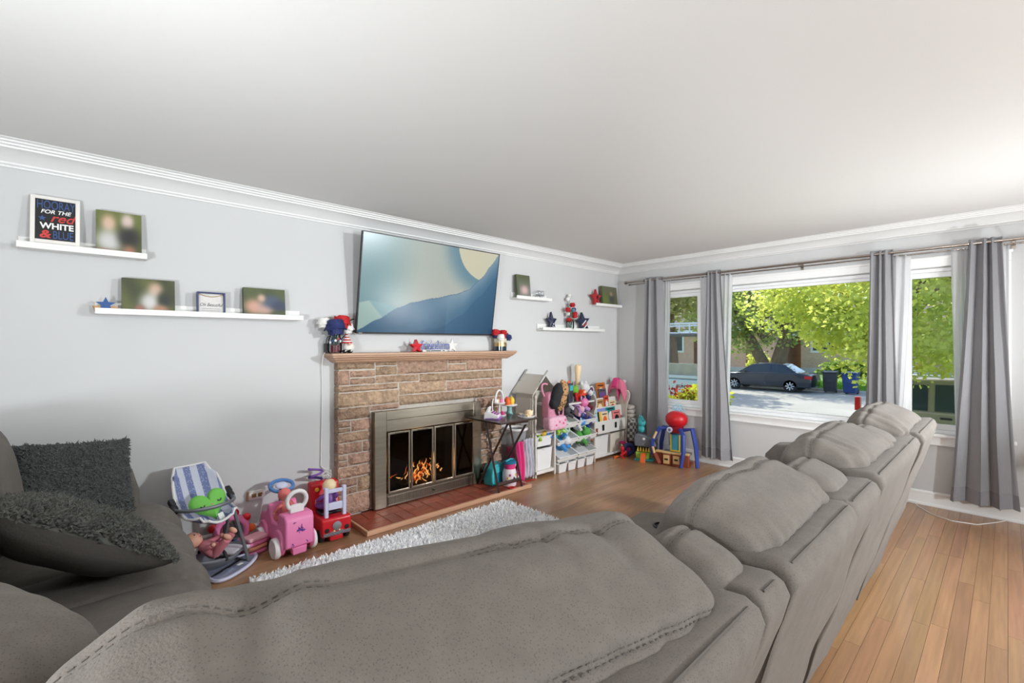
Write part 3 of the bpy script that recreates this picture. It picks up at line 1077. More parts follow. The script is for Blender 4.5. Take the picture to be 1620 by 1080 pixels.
canvas(0.914, 1.604, 0.267, 0.205, 'photo canvas of a reclining couple on dark grass', lambda u, v: mixc((48, 62, 32), (92, 104, 56), v + 0.3 * math.sin(u * 8)),
       [(0.25, 0.36, 0.24, 0.26, (198, 150, 130)), (0.5, 0.30, 0.24, 0.22, (186, 152, 138)), (0.66, 0.55, 0.24, 0.24, (74, 84, 108)), (0.86, 0.4, 0.2, 0.2, (56, 62, 84)), (0.42, 0.66, 0.10, 0.14, (190, 160, 140)), (0.85, 0.12, 0.2, 0.12, (70, 80, 50))])
canvas(3.462, 1.912, 0.200, 0.252, 'tall photo canvas of pale fog and pink on the ledge beside the television', lambda u, v: mixc((150, 148, 146), (92, 104, 60), smooth(0.35, 1.0, v) if u > 0.15 else 0.8),
       [(0.55, 0.34, 0.28, 0.2, (196, 164, 160)), (0.5, 0.05, 0.5, 0.1, (120, 118, 112))])
canvas(5.045, 1.914, 0.330, 0.255, 'photo canvas with a dark seated figure in the wall corner', lambda u, v: mixc((116, 124, 62), (122, 122, 96), v),
       [(0.62, 0.35, 0.2, 0.26, (66, 68, 66)), (0.6, 0.62, 0.1, 0.12, (150, 130, 112)), (0.2, 0.3, 0.2, 0.3, (98, 112, 52))])
# small blue frame
o = lean(0.593, 1.604, 'small navy-framed picture with looped string and script lettering', 'picture frame', 'string_picture', 4, 3.55)
m_navy = M('navy_wood', (52, 60, 104), 0.5)
w, h = 0.079, 0.153
for q in ((-w, -w + 0.009, 0, h), (w - 0.009, w, 0, h), (-w + 0.0091, w - 0.0091, 0, 0.009), (-w + 0.0091, w - 0.0091, h - 0.009, h)):
    MB().bb(q[0], q[1], -0.012, 0.022, q[2], q[3]).build('frame_rail', m_navy, o, bevel=0.001)
MB().bb(-w + 0.009, w - 0.009, 0.008, 0.014, 0.009, h - 0.009).build('backing', M('linen_paper', (214, 211, 208), 0.8, var=0.08, vscale=60), o)
m_ink = M('ink', (40, 42, 52), 0.7)
text('lettering', 'Oh Beautiful', 0.030, m_ink, o, (0, 0.0075, 0.062), shear=0.35, extrude=0.0004, sx=0.82)
for zz in (0.046, 0.034):
    MB().tube([(lerp(-0.052, 0.052, i / 40), 0.0070, zz + 0.0035 * math.sin(i * 1.9) * math.sin(i * 0.7 + zz * 90)) for i in range(41)], 0.0011, 4).build('faint_script', M('ink_grey', (150, 150, 156), 0.7), o)
MB().tube([(lerp(-0.066, 0.066, i / 10), 0.004, 0.140 - 0.016 * math.sin(PI * i / 10)) for i in range(11)], 0.0028, 6).build('string', M('jute', (176, 146, 104), 0.9), o)
# stars
m_navy2 = M('navy_metal', (30, 36, 66), 0.45, var=0.2, vscale=30)
m_redm = M('barn_red', (168, 36, 42), 0.45, var=0.2, vscale=30)
m_bluem = M('royal_blue_wood', (36, 78, 140), 0.6, var=0.2, vscale=30)
m_raww = M('raw_wood', (190, 148, 104), 0.7, var=0.15, vscale=20)


def star_thing(x, z, r, label, mat, dep=0.03, y=3.55, fold=True, rot=0.0, cat='star ornament', name='star_ornament', sxx=1.0, ledge_=True):
    o = thing(name, label, cat, (x, y, z + (LD if ledge_ else 0.0)), rot=(R(-5), 0, 0))
    zc = r * math.cos(PI / 5)
    poly = star_poly(r, 0.44, rot=PI / 2 + rot)
    lo = min(p[1] for p in poly)
    mb = MB()
    k = len(poly)
    vs = [(u * sxx, 0, v - lo) for u, v in poly] + [(u * sxx, dep, v - lo) for u, v in poly] + [(0, -0.012 if fold else 0.0, -lo)]
    fs = [tuple(range(k, 2 * k))] + [(i, k + i, k + (i + 1) % k, (i + 1) % k) for i in range(k)] + [(i, (i + 1) % k, 2 * k) for i in range(k)]
    mb.add(vs, fs)
    mb.build('star_body', mat, o)
    return o, -lo


s, c0 = star_thing(3.92, 1.584, 0.112, 'slim dark navy star with white speckles on the long right ledge', m_navy2, sxx=0.78)
for (u, v, a) in ((0.005, 0.06, 0.012), (-0.008, 0.035, 0.010), (0.012, 0.025, 0.008)):
    MB().prism(star_poly(a), 0, 0.002, lambda x, y, t: (x + u, -0.0135 + t, y + v)).build('white_star', m_sw, s)
s, c0 = star_thing(4.495, 1.584, 0.120, 'navy star with red and white stripes beside the flower vase', m_navy2, rot=R(6), sxx=1.12)
for k, mt in enumerate((m_sw, m_sr, m_sw)):
    MB().box((0.012 + k * 0.012 - 0.016, -0.012, c0 - 0.012 - 0.022 * k), (0.10 - 0.014 * k, 0.003, 0.013), rot=(0, R(-38), 0)).build('stripe', mt, s)
s, c0 = star_thing(4.757, 1.914, 0.112, 'barn red star with a black scribble on the corner ledge', m_redm, y=3.548)
for k in range(3):
    MB().tube([(0.018 * math.cos(a * 0.9 + k), -0.013, c0 + 0.022 * math.sin(a * 1.3 + k * 2)) for a in range(7)], 0.0025, 5).build('scribble', m_black, s)
# blue star on a wooden boat-shaped block
o = thing('star_block', 'blue star lying on a raw wood block at the ledge end', 'star ornament', (0.071, 3.56, 1.604 + LD), rz=R(6))
MB().prism([(-0.054, 0.034), (-0.044, 0.0), (0.044, 0.0), (0.054, 0.034)], -0.018, 0.012, lambda u, v, w: (u, w, v)).build('wood_block', m_raww, o, bevel=0.002)
MB().prism(star_poly(0.047), 0, 0.008, lambda u, v, w: (u, -0.027 + w, v * 0.92 + 0.042)).build('star_body', m_bluem, o)
# wire bulb ornament
o = thing('wire_ornament', 'silver wire letters ornament on the ledge beside the television', 'ornament', (3.735, 3.57, 1.912 + LD))
for k in range(7):
    x = -0.058 + 0.115 * (k % 4) / 3 + (0.018 if k > 3 else 0)
    z = 0.028 if k < 4 else 0.074
    MB().tube([(x + 0.021 * math.cos(a * PI / 8), 0.006 * (k % 2), z + 0.024 * math.sin(a * PI / 8)) for a in range(16)], 0.0045, 6, closed=True).build('wire_ring', M('silver_wire', (170, 178, 182), 0.3, metal=0.9), o, smooth=True)
MB().bb(-0.08, 0.08, -0.012, 0.018, 0.0, 0.006).build('base', M('silver_wire'), o)

# vase of small flowers on the ledge
m_clear = glass('vase_glass', (245, 250, 250), 0.97)
m_red = M('petal_red', (178, 20, 28), 0.7, var=0.2, vscale=40)
m_wpet = M('petal_white', (228, 226, 222), 0.7)
m_bpet = M('petal_navy', (26, 38, 92), 0.7, var=0.2, vscale=40)
m_stem = M('stem_green', (62, 84, 52), 0.7)


def rose(parent, c, r, mat, seed=0, flat=0.7):
    """layered bloom: spiral of cupped petals"""
    mb = MB()
    rg = random.Random(seed)
    mb.sph((c[0], c[1], c[2] + 0.1 * r), (r * 0.62, r * 0.62, r * 0.55), 12, 8)
    for ring, (n, tilt, rad) in enumerate(((4, 62, 0.45), (6, 38, 0.66), (8, 10, 0.82), (7, -22, 0.74))):
        for k in range(n):
            a = 2 * PI * k / n + ring * 0.6 + rg.uniform(-0.2, 0.2)
            tl = R(tilt + rg.uniform(-9, 9))
            ctr = Vector((math.cos(a) * math.cos(tl), math.sin(a) * math.cos(tl), math.sin(tl) * 0.85))
            side = Vector((-math.sin(a), math.cos(a), 0))
            up = ctr.cross(side) * -1
            sz = r * (0.36 + 0.05 * ring)

            def f(u, v):
                s_, t_ = (u - 0.5) * 2, (v - 0.5) * 2
                q = ctr * r * rad + side * s_ * sz * math.sqrt(max(0.05, 1 - 0.6 * t_ * t_)) + up * t_ * sz
                q += ctr * (0.22 * sz * (t_ > 0) * t_ * t_ * 1.6 - 0.30 * sz * s_ * s_)
                return (c[0] + q.x, c[1] + q.y, c[2] + q.z)
            mb.grid(f, 5, 5)
    return mb.build('bloom', mat, parent, smooth=True, angle=80)


o = thing('flower_vase', 'clear bottle vase of red white and blue flowers on the long right ledge', 'flower vase', (4.246, 3.565, 1.584 + LD))
MB().lathe([(0.0, 0.0), (0.044, 0.0), (0.047, 0.01), (0.047, 0.10), (0.036, 0.118), (0.040, 0.124), (0.037, 0.124), (0.033, 0.117), (0.044, 0.099), (0.044, 0.012), (0.0, 0.006)], n=20).build('vase', m_clear, o, smooth=True)
fl_spec = [(0.02, -0.02, 0.30, m_red), (-0.055, -0.01, 0.24, m_red), (0.05, -0.03, 0.17, m_red), (-0.02, 0.0, 0.12, m_red), (-0.02, 0.02, 0.37, m_wpet), (0.01, 0.02, 0.41, m_wpet), (0.07, 0.0, 0.25, m_bpet), (0.02, -0.03, 0.235, M('petal_sky', (90, 130, 150), 0.7)), (0.085, 0.0, 0.2, m_red), (-0.03, 0.01, 0.19, m_wpet)]
for k, (x, y, z, mt) in enumerate(fl_spec):
    rose(o, (x, y, z), 0.038 if mt == m_red else 0.03, mt, k)
    MB().tube(bez((x * 0.2, y * 0.2, 0.02), (x * 0.2, y * 0.2, 0.1), (x * 0.8, y, z * 0.7), (x, y, z - 0.005), 6), 0.0022, 5).build('stem', m_stem, o)

# ---------------------------------------------------------------- on the mantel
ZM = 1.3245
o = thing('flower_jar', 'patriotic glass jar of red white and navy roses at the mantel end', 'flower jar', (1.405, 3.545, ZM))
m_jar = glass('jar_glass', (240, 244, 248), 0.95)
MB().lathe([(0.0, 0.0), (0.048, 0.0), (0.052, 0.012), (0.052, 0.105), (0.038, 0.128), (0.040, 0.150), (0.037, 0.150), (0.034, 0.128), (0.047, 0.103), (0.047, 0.01), (0.0, 0.006)], n=20).build('jar', m_jar, o, smooth=True)
MB().lathe([(0.0, 0.008), (0.045, 0.008), (0.0455, 0.06), (0.0, 0.062)], n=20).build('red_filling', M('red_marbles', (140, 30, 36), 0.3, var=0.4, vscale=60), o, smooth=True)
rgk = random.Random(5)
for k in range(9):
    a = R(-150 + k * 22)
    zc = 0.03 + 0.085 * rgk.random()
    mt = (m_sw, m_bluem, m_sw, m_redm)[k % 4]
    MB().prism(star_poly(0.014), 0, 0.0015, lambda u, v, w: ((0.0525 + w) * math.cos(a) - u * math.sin(a), (0.0525 + w) * math.sin(a) + u * math.cos(a), v + zc)).build('star_print', mt, o)
for k, (x, y, z, r, mt) in enumerate(((0.045, -0.02, 0.245, 0.075, m_red), (-0.015, -0.045, 0.205, 0.085, m_bpet), (-0.085, 0.0, 0.235, 0.055, m_wpet), (0.095, -0.01, 0.20, 0.055, m_wpet), (0.05, 0.03, 0.2, 0.05, m_bpet))):
    rose(o, (x, y, z), r, mt, 20 + k, 0.6)
    MB().tube([(x * 0.15, y * 0.15, 0.03), (x * 0.3, y * 0.3, 0.14), (x, y, z)], 0.003, 5).build('stem', m_stem, o)
# gnome
o = thing('gnome_figurine', 'small gnome figurine with a red and white striped hat', 'figurine', (1.492, 3.515, ZM))
MB().sph((0.012, 0, 0.045), (0.044, 0.036, 0.046), 18, 12).build('beard_body', M('beard_white', (226, 222, 214), 0.9, bump=0.4, bscale=80), o, smooth=True)
prof = [(0.040, 0.078), (0.032, 0.098), (0.025, 0.118), (0.015, 0.138), (0.004, 0.156)]
for k in range(8):
    t0, t1 = k / 8, (k + 1) / 8
    f = lambda t: (lerp(0.042, 0.003, t), lerp(0.076, 0.160, t))
    MB().lathe([f(t0), f(t1 - 0.001)], (-0.006, 0, 0), 16).build('hat_band', m_red if k % 2 == 0 else m_wpet, o, smooth=True)
MB().sph((0.0, -0.036, 0.07), 0.011, 10, 8).build('nose', M('skin_pink', (224, 170, 146), 0.6), o, smooth=True)
for s in (-1, 1):
    MB().sph((-0.018 + s * 0.022, -0.04, 0.014), (0.018, 0.024, 0.0139), 12, 8).build('boot', m_black, o, smooth=True)
    MB().sph((-0.018 + s * 0.022, -0.062, 0.018), 0.006, 8, 6).build('boot_dot', m_sw, o)
# plug adapter and cords behind the jar
o = thing('power_adapter', 'black power adapter standing behind the flower jar', 'power adapter', (1.352, 3.585, ZM))
MB().bb(-0.012, 0.012, -0.025, 0.02, 0.0, 0.075).build('housing', m_black, o, bevel=0.004)
MB().tube(bez((0, 0, 0.075), (0.0, 0.0, 0.14), (0.05, 0.01, 0.15), (0.06, 0.02, 0.10), 12), 0.004, 6).build('cord', m_black, o)
c = MB().tube([(1.585, 3.60, 1.60)] + bez((1.56, 3.60, 1.59), (1.53, 3.60, 1.57), (1.50, 3.60, 1.54), (1.515, 3.60, 1.50), 10), 0.0045, 6).build('tv_cord', m_black, smooth=True)
tag(c, 'upper black cord looping from behind the television', 'cord')
c = MB().tube(bez((1.60, 3.60, 1.50), (1.56, 3.60, 1.50), (1.50, 3.60, 1.48), (1.47, 3.59, 1.42), 10) + bez((1.47, 3.59, 1.42), (1.46, 3.59, 1.38), (1.47, 3.59, 1.33), (1.50, 3.60, ZM + 0.006), 6)[1:], 0.0045, 6).build('tv_cord', m_black, smooth=True)
tag(c, 'lower black cord drooping from the television to the mantel', 'cord')
c = MB().tube([(1.36, 3.56, ZM + 0.006), (1.347, 3.57, ZM + 0.008)] + bez((1.338, 3.58, 1.325), (1.325, 3.60, 1.29), (1.334, 3.622, 1.20), (1.334, 3.622, 1.05), 8) + [(1.332, 3.622, 0.8), (1.328, 3.622, 0.6), (1.325, 3.622, 0.45)]
              + [(1.345 + 0.05 * math.sin(i * 1.1), 3.605 - 0.02 * (i % 3), 0.40 + 0.03 * math.cos(i * 1.1) - 0.004 * i) for i in range(14)] + [(1.32, 3.60, 0.28), (1.25, 3.6, 0.15)], 0.0035, 6).build('extension_cord', m_white, smooth=True)
tag(c, 'white cord hanging from the mantel end down beside the stone', 'cord')
# word sign and small stars
o = thing('word_sign', 'silver-edged cutout word freedom standing on the mantel', 'sign', (2.285, 3.49, ZM))
m_galv = M('galvanised', (196, 196, 194), 0.5)
m_violet = M('blue_letters', (92, 100, 160), 0.6)
text('backing_letters', 'freedom', 0.112, m_galv, o, (0, 0.004, 0.022), shear=0.15, extrude=0.006, offset=0.0055, sx=0.80)
text('letters', 'freedom', 0.112, m_violet, o, (0, -0.004, 0.022), shear=0.15, extrude=0.002, sx=0.80, offset=0.0005)
MB().bb(-0.13, 0.125, -0.004, 0.014, 0.0, 0.020).build('base_strip', m_galv, o)
for (a, b) in ((-0.095, -0.05), (-0.045, 0.06), (0.08, 0.10)):
    MB().bb(a, b, -0.0052, -0.0042, 0.005, 0.014).build('dark_motto_line', m_black, o)
s, _ = star_thing(2.098, ZM, 0.062, 'glossy red wooden star on the mantel beside the word', M('glossy_red', (200, 36, 48), 0.25, coat=0.5), y=3.478, ledge_=False, dep=0.045)
s, _ = star_thing(2.165, ZM, 0.040, 'tiny dark red star tucked against the word', m_redm, y=3.505, ledge_=False, dep=0.02, sxx=0.5)
s, _ = star_thing(2.478, ZM, 0.066, 'pale whitewashed star on the mantel after the word', m_signframe, y=3.49, ledge_=False, dep=0.012)
# right vase
o = thing('flower_tin', 'navy and gold cylinder vase of artificial flowers below the television', 'flower vase', (3.112, 3.545, ZM))
MB().lathe([(0.0, 0.0), (0.066, 0.0), (0.067, 0.045), (0.0, 0.045)], n=24).build('navy_base', M('dark_teal_glaze', (20, 40, 56), 0.15, coat=0.5), o, smooth=True)
MB().lathe([(0.0, 0.0455), (0.067, 0.0455), (0.067, 0.085), (0.0, 0.085)], n=24).build('gold_band', M('gold_leaf', (176, 150, 104), 0.3, metal=0.8, var=0.4, vscale=30), o, smooth=True)
MB().lathe([(0.0, 0.0855), (0.067, 0.0855), (0.067, 0.125), (0.0, 0.120)], n=24).build('cream_rim', M('cream_glaze', (206, 196, 172), 0.2, coat=0.5), o, smooth=True)
for k, (x, y, z, mt) in enumerate(((0.0, -0.03, 0.15, m_red), (-0.06, 0, 0.165, m_bpet), (0.07, 0.0, 0.155, m_bpet), (-0.03, 0.02, 0.185, m_red), (0.045, 0.0, 0.185, m_red), (-0.035, -0.05, 0.14, m_wpet), (0.10, -0.01, 0.14, m_bpet), (-0.075, -0.01, 0.19, m_red))):
    rose(o, (x, y, z), 0.045, mt, 40 + k)
    MB().tube([(x * 0.3, y * 0.3, 0.10), (x, y, z)], 0.003, 5).build('stem', m_stem, o)

# ---------------------------------------------------------------- outlet low on the wall
o = thing('wall_outlet', 'white double outlet plate mounted sideways low on the wall', 'outlet', (0.88, YN, 0.325))
MB().bb(-0.052, 0.052, -0.010, -0.001, -0.032, 0.032).build('plate', m_white, o, bevel=0.003)
MB().bb(-0.064, -0.053, -0.014, -0.001, -0.032, 0.032).build('wooden_edge', m_raww, o, bevel=0.002)
for x in (-0.02, 0.02):
    MB().bb(x - 0.014, x + 0.014, -0.018, -0.0102, -0.013, 0.013).build('brass_plug', M('brass', (150, 120, 70), 0.4, metal=0.6), o, bevel=0.002)
MB().tube([(0.03, -0.02, 0.0), (0.03, -0.035, -0.03), (0.02, -0.03, -0.12), (0.0, -0.025, -0.20)], 0.003, 6).build('cord', m_white, o, smooth=True)

# ================================================================ curtains
m_rod = M('nickel_rod', (172, 164, 156), 0.25, metal=1.0)
m_curt = M('grey_curtain', (172, 171, 174), 0.8, var=0.10, vscale=30, stretch=(14, 14, 0.6), bump=0.15, bscale=260, sheen=0.2)
_n = m_curt.node_tree
_tl = _n.nodes.new('ShaderNodeBsdfTranslucent')
_tl.inputs[0].default_value = (*lin((176, 176, 182)), 1)
_mx = _n.nodes.new('ShaderNodeMixShader')
_mx.inputs[0].default_value = 0.35
_n.links.new(_n.nodes['Principled BSDF'].outputs[0], _mx.inputs[1])
_n.links.new(_tl.outputs[0], _mx.inputs[2])
_n.links.new(_mx.outputs[0], _n.nodes['Material Output'].inputs[0])
m_sheer = bpy.data.materials.new('sheer_white')
m_sheer.use_nodes = True
_n = m_sheer.node_tree
_n.nodes.remove(_n.nodes['Principled BSDF'])
_d, _t, _p = _n.nodes.new('ShaderNodeBsdfDiffuse'), _n.nodes.new('ShaderNodeBsdfTranslucent'), _n.nodes.new('ShaderNodeBsdfTransparent')
_d.inputs[0].default_value = (0.85, 0.85, 0.86, 1)
_t.inputs[0].default_value = (0.85, 0.85, 0.86, 1)
_a, _b2 = _n.nodes.new('ShaderNodeMixShader'), _n.nodes.new('ShaderNodeMixShader')
_a.inputs[0].default_value = 0.5
_b2.inputs[0].default_value = 0.32
_n.links.new(_d.outputs[0], _a.inputs[1])
_n.links.new(_t.outputs[0], _a.inputs[2])
_n.links.new(_a.outputs[0], _b2.inputs[1])
_n.links.new(_p.outputs[0], _b2.inputs[2])
_n.links.new(_b2.outputs[0], _n.nodes['Material Output'].inputs[0])
MATS['sheer_white'] = m_sheer
RX, RZ = 5.235, 2.203


def rod(name, x, z, r, y0, y1, label, ends):
    o = thing(name, label, 'curtain rod', (x, (y0 + y1) / 2, z))
    h = (y1 - y0) / 2
    MB().tube([(0, -h, 0), (0, h, 0)], r, 12).build('pole', m_rod, o, smooth=True)
    for e in ends:
        MB().lathe([(0, 0.0), (r * 1.7, 0.004), (r * 1.7, 0.03), (0, 0.034)], (0, e * h - (0.034 if e < 0 else 0.0), 0), 12, rot=(R(-90), 0, 0)).build('end_cap', m_rod, o, smooth=True)
    return o


r1 = rod('curtain_rod', RX, RZ, 0.0125, -0.55, 3.42, 'brushed nickel front rod carrying the grey curtains', (-1, 1))
for y in (3.08, 1.42, -0.03):
    MB().bb(-0.006, 0.104, y - 1.435 - 0.008, y - 1.435 + 0.008, -0.026, -0.0135).build('bracket', m_rod, r1)
    MB().bb(0.098, 0.104, y - 1.435 - 0.012, y - 1.435 + 0.012, -0.06, 0.02).build('bracket_plate', m_rod, r1)
rod('sheer_rod', 5.292, 2.178, 0.007, -0.5, 3.40, 'thin rear rod carrying the white sheers', (-1, 1))


def curtain(label, top, bot, zb, folds, name='curtain', mat=None, x=RX, zt=2.235, amp=0.032, seed=0, mid=None, rings=True):
    """cloth hung in folds: top / bot are (y0, y1); the folds deepen where the cloth gathers"""
    mat = mat or m_curt
    yc = (top[0] + top[1]) / 2
    o = thing(name, label, 'curtain', (x, yc, zb))
    nu, nv = folds * 14 + 1, 60
    H = zt - zb

    def f(u, v):
        t = 1 - v                                            # 0 at top
        e = t ** 1.25
        y0, y1 = lerp(top[0], bot[0], e), lerp(top[1], bot[1], e)
        if mid:
            g = math.sin(PI * min(1, t / 0.9)) ** 2
            y0, y1 = y0 + mid[0] * g, y1 + mid[1] * g
        uu = u + 0.055 * math.sin(2 * PI * u * 1.0 + seed) + 0.03 * math.sin(2 * PI * u * 2.0 + seed * 2)
        ph = 2 * PI * folds * uu + 1.3 * nz((u * 2.5, t * 1.1, seed), 1, seed) * (0.25 + t)
        a = amp * (0.8 + 0.45 * t) * (1 + 0.75 * nz((u * 4, t * 1.3, seed + 3)))
        yy = lerp(y0, y1, u) + 0.35 * a * math.sin(2 * ph) * (0.3 + 0.7 * t) + 0.006 * nz((u * 9, t * 4, seed)) * t
        return (a * math.sin(ph) + 0.004 * nz((u * 20, t * 9, seed)), yy - yc, v * H + (0.006 * math.sin(ph) * (1 - v)))
    MB().grid(f, nu, nv).build('cloth', mat, o, smooth=True, solid=0.003, angle=180)
    if rings:
        # hem band at the bottom, slightly proud
        def hb(u, v):
            p = f(u, v * 0.055)
            return (p[0] - 0.0035, p[1], p[2] + 0.001)
        MB().grid(hb, nu, 4).build('hem', M('curtain_hem', (140, 138, 142), 0.85, bump=0.15, bscale=260), o, smooth=True, angle=180)
        MB().tube([(-0.0, top[0] - yc - 0.004, RZ - zb), (0.0, top[0] - yc + 0.002, RZ - zb)], 0.020, 14).build('grommet', m_rod, o, smooth=True)
        MB().tube([(-0.0, top[1] - yc - 0.002, RZ - zb), (0.0, top[1] - yc + 0.004, RZ - zb)], 0.020, 14).build('grommet', m_rod, o, smooth=True)
    return o


curtain('grey curtain panel in the corner by the toy shelves', (2.915, 3.165), (2.85, 3.24), 0.03, 3, seed=1)
curtain('grey curtain panel between the narrow and the picture window', (2.20, 2.355), (2.06, 2.42), 0.09, 3, seed=2)
curtain('grey curtain panel hanging down behind the sofa back', (0.69, 0.85), (0.64, 0.90), 0.10, 3, seed=3)
curtain('grey curtain panel by bare wall past the sofa end', (0.03, 0.215), (-0.065, 0.335), 0.11, 3, seed=4, amp=0.038)
SH = dict(name='sheer_curtain', mat=m_sheer, x=5.292, zt=2.182, amp=0.012, rings=False)
curtain('white sheer beside the corner curtain', (2.83, 2.99), (2.87, 3.06), 0.16, 4, seed=5, **SH)
curtain('white sheer on the narrow-window side of the second curtain', (2.33, 2.455), (2.36, 2.42), 0.16, 3, seed=6, **SH)
curtain('white sheer on the picture-window side of the second curtain', (2.095, 2.26), (2.15, 2.28), 0.16, 4, seed=7, **SH)
curtain('white sheer tapering beside the curtain behind the sofa', (0.575, 0.76), (0.66, 0.80), 0.16, 4, seed=8, **SH)
curtain('white sheer at the far edge of the end window', (0.15, 0.322), (0.16, 0.28), 0.16, 4, seed=9, **SH)
curtain('narrow white sheer peeking out past the end curtain', (-0.005, 0.10), (-0.01, 0.1), 0.16, 3, seed=10, **SH)
# ================================================================ sectional sofa
m_suede = M('grey_suede', (108, 102, 96), 0.9, var=0.09, vscale=26, bump=0.2, bscale=330, sheen=0.06, spec=0.25, detail=5)
_n, _l = m_suede.node_tree.nodes, m_suede.node_tree.links          # fine pits all over the suede
_vo, _tc = _n.new('ShaderNodeTexVoronoi'), _n.new('ShaderNodeNewGeometry')
_vo.inputs['Scale'].default_value = 250
_l.new(_tc.outputs['Position'], _vo.inputs[0])
_mr = _n.new('ShaderNodeMapRange')
_mr.inputs[1].default_value, _mr.inputs[2].default_value, _mr.inputs[3].default_value, _mr.inputs[4].default_value = 0.10, 0.36, 0.66, 1.0
_l.new(_vo.outputs['Distance'], _mr.inputs[0])
_hs = [q for q in _n if q.type == 'HUE_SAT'][0]
_old = _hs.inputs['Value'].links[0].from_socket
_mu = _n.new('ShaderNodeMath')
_mu.operation = 'MULTIPLY'
_l.new(_old, _mu.inputs[0])
_l.new(_mr.outputs[0], _mu.inputs[1])
_l.new(_mu.outputs[0], _hs.inputs['Value'])
m_seam = M('suede_seam', (88, 83, 78), 0.9)
m_dark = M('dark_gap', (24, 23, 23), 0.9)


def pillow(name, c, s, parent, rot=(0, 0, 0), e_len=0.42, e_sec=0.62, seams=(), wr=0.006, freq=16.0, seed=0.0, nu=150, na=110, mat=None, off=(0, 0, 0), droop=0.0, stitch=True, folds=1.0, dent=0.006):
    """a stuffed pillow whose long axis is local x; seams run lengthwise at the given angles (90 = top, 180 = rear)"""
    mat = mat or m_suede
    E = Euler(rot).to_matrix()
    hx, hy, hz = s[0] / 2, s[1] / 2, s[2] / 2
    C = Vector(c) - Vector(off)

    def P(w, a, lift=0.0):
        ca = spow(math.cos(a), e_len)
        sa = spow(math.sin(a), e_len)
        cw, sw = spow(math.cos(w), e_sec), spow(math.sin(w), e_sec)
        p = Vector((hx * sa, hy * ca * cw, hz * ca * sw))
        n = Vector((sa * abs(sa) * 0.8 / hx, cw * 0.8 / hy, sw * 0.8 / hz))
        n.normalize()
        x = p.x
        endw = smooth(0.35, 0.95, abs(sa))
        # folds run across the pillow: quick along x, slow round the section, stronger towards the ends
        d = wr * folds * (0.35 + 0.9 * endw) * mnoise.noise(Vector((x * freq + seed * 7, math.cos(w) * 1.3 + seed, math.sin(w) * 1.3)))
        d += wr * 0.9 * mnoise.noise(Vector((x * 5 + seed, p.y * 6, p.z * 6 + seed * 3)))
        d += wr * 0.35 * mnoise.noise(Vector((x * freq * 2.2, p.y * 9 + seed, p.z * 9)))
        for w0 in seams:
            dw = (w - R(w0) + PI) % (2 * PI) - PI
            d += wr * 0.75 * math.exp(-(dw / 0.38) ** 2) * mnoise.noise(Vector((x * 24 + seed * 3 + w0, dw * 1.2, seed)))
            d -= dent * math.exp(-(dw / 0.045) ** 2) - dent * 0.55 * math.exp(-((abs(dw) - 0.16) / 0.10) ** 2)
        p = p + n * (d + lift)
        if droop:
            p.z -= droop * (p.x / hx) ** 2
        return C + E @ p
    mb = MB()
    mb.grid(lambda u, v: P(u * 2 * PI, -PI / 2 + PI * v), nu, na, closeu=True)
    o = mb.build(name, mat, parent, smooth=True, angle=180)
    if stitch:
        for w0 in seams:
            st = MB()
            for dlt in (-0.028, 0.028):
                raw = [P(R(w0) + dlt, -PI / 2 * 0.94 + PI * 0.94 * i / 260, 0.0006) for i in range(261)]
                acc, step, pts = 0.0, 0.0065, [raw[0]]
                for a, b in zip(raw, raw[1:]):
                    L = (b - a).length
                    while acc + L >= step:
                        a = a.lerp(b, (step - acc) / L)
                        L = (b - a).length
                        acc = 0.0
                        pts.append(a)
                    acc += L
                for i in range(0, len(pts) - 2, 2):
                    st.tube([pts[i], pts[i].lerp(pts[i + 1], 0.5), pts[i + 1]], 0.0011, 5)
            st.build('stitching', m_seam, o, kind='stuff')
    return o


def ext(prof, x0, x1, nx, disp, name, mat, parent, off):
    """closed profile of (y, z) extruded along x, resampled and pushed about by disp(x, y, z) -> (dy, dz)"""
    # resample the outline
    pts = []
    k = len(prof)
    for i in range(k):
        a, b = prof[i], prof[(i + 1) % k]
        L = math.hypot(b[0] - a[0], b[1] - a[1])
        n = max(1, int(L / 0.035))
        pts += [(lerp(a[0], b[0], j / n), lerp(a[1], b[1], j / n)) for j in range(n)]
    m = len(pts)
    rr = 0.016
    vs = []
    cy = sum(p[0] for p in pts) / m
    cz = sum(p[1] for p in pts) / m
    xs = [x0, x0 + rr * 0.3, x0 + rr] + [lerp(x0 + rr, x1 - rr, i / (nx - 1)) for i in range(1, nx - 1)] + [x1 - rr, x1 - rr * 0.3, x1]
    ins = [rr, rr * 0.3, 0] + [0] * (nx - 2) + [0, rr * 0.3, rr]
    for x, s in zip(xs, ins):
        for (y, z) in pts:
            dy, dz = disp(x, y, z)
            q = math.hypot(y - cy, z - cz)
            f = 1 - s / max(q, 0.05)
            vs.append((x - off[0], cy + (y - cy) * f + dy - off[1], cz + (z - cz) * f + dz - off[2]))
    fs = []
    K = len(xs)
    for i in range(K - 1):
        for j in range(m):
            fs.append((i * m + j, i * m + (j + 1) % m, (i + 1) * m + (j + 1) % m, (i + 1) * m + j))
    fs += [tuple(reversed(range(m))), tuple((K - 1) * m + j for j in range(m))]
    return MB().add(vs, fs).build(name, mat, parent, smooth=True, angle=50)


BACK = [(0.530, 0.060), (0.500, 0.160), (0.435, 0.380), (0.352, 0.660), (0.285, 0.880), (0.272, 0.935), (0.282, 0.958), (0.305, 0.970), (0.400, 0.962), (0.430, 0.945), (0.500, 0.780), (0.585, 0.500), (0.600, 0.300), (0.600, 0.060)]


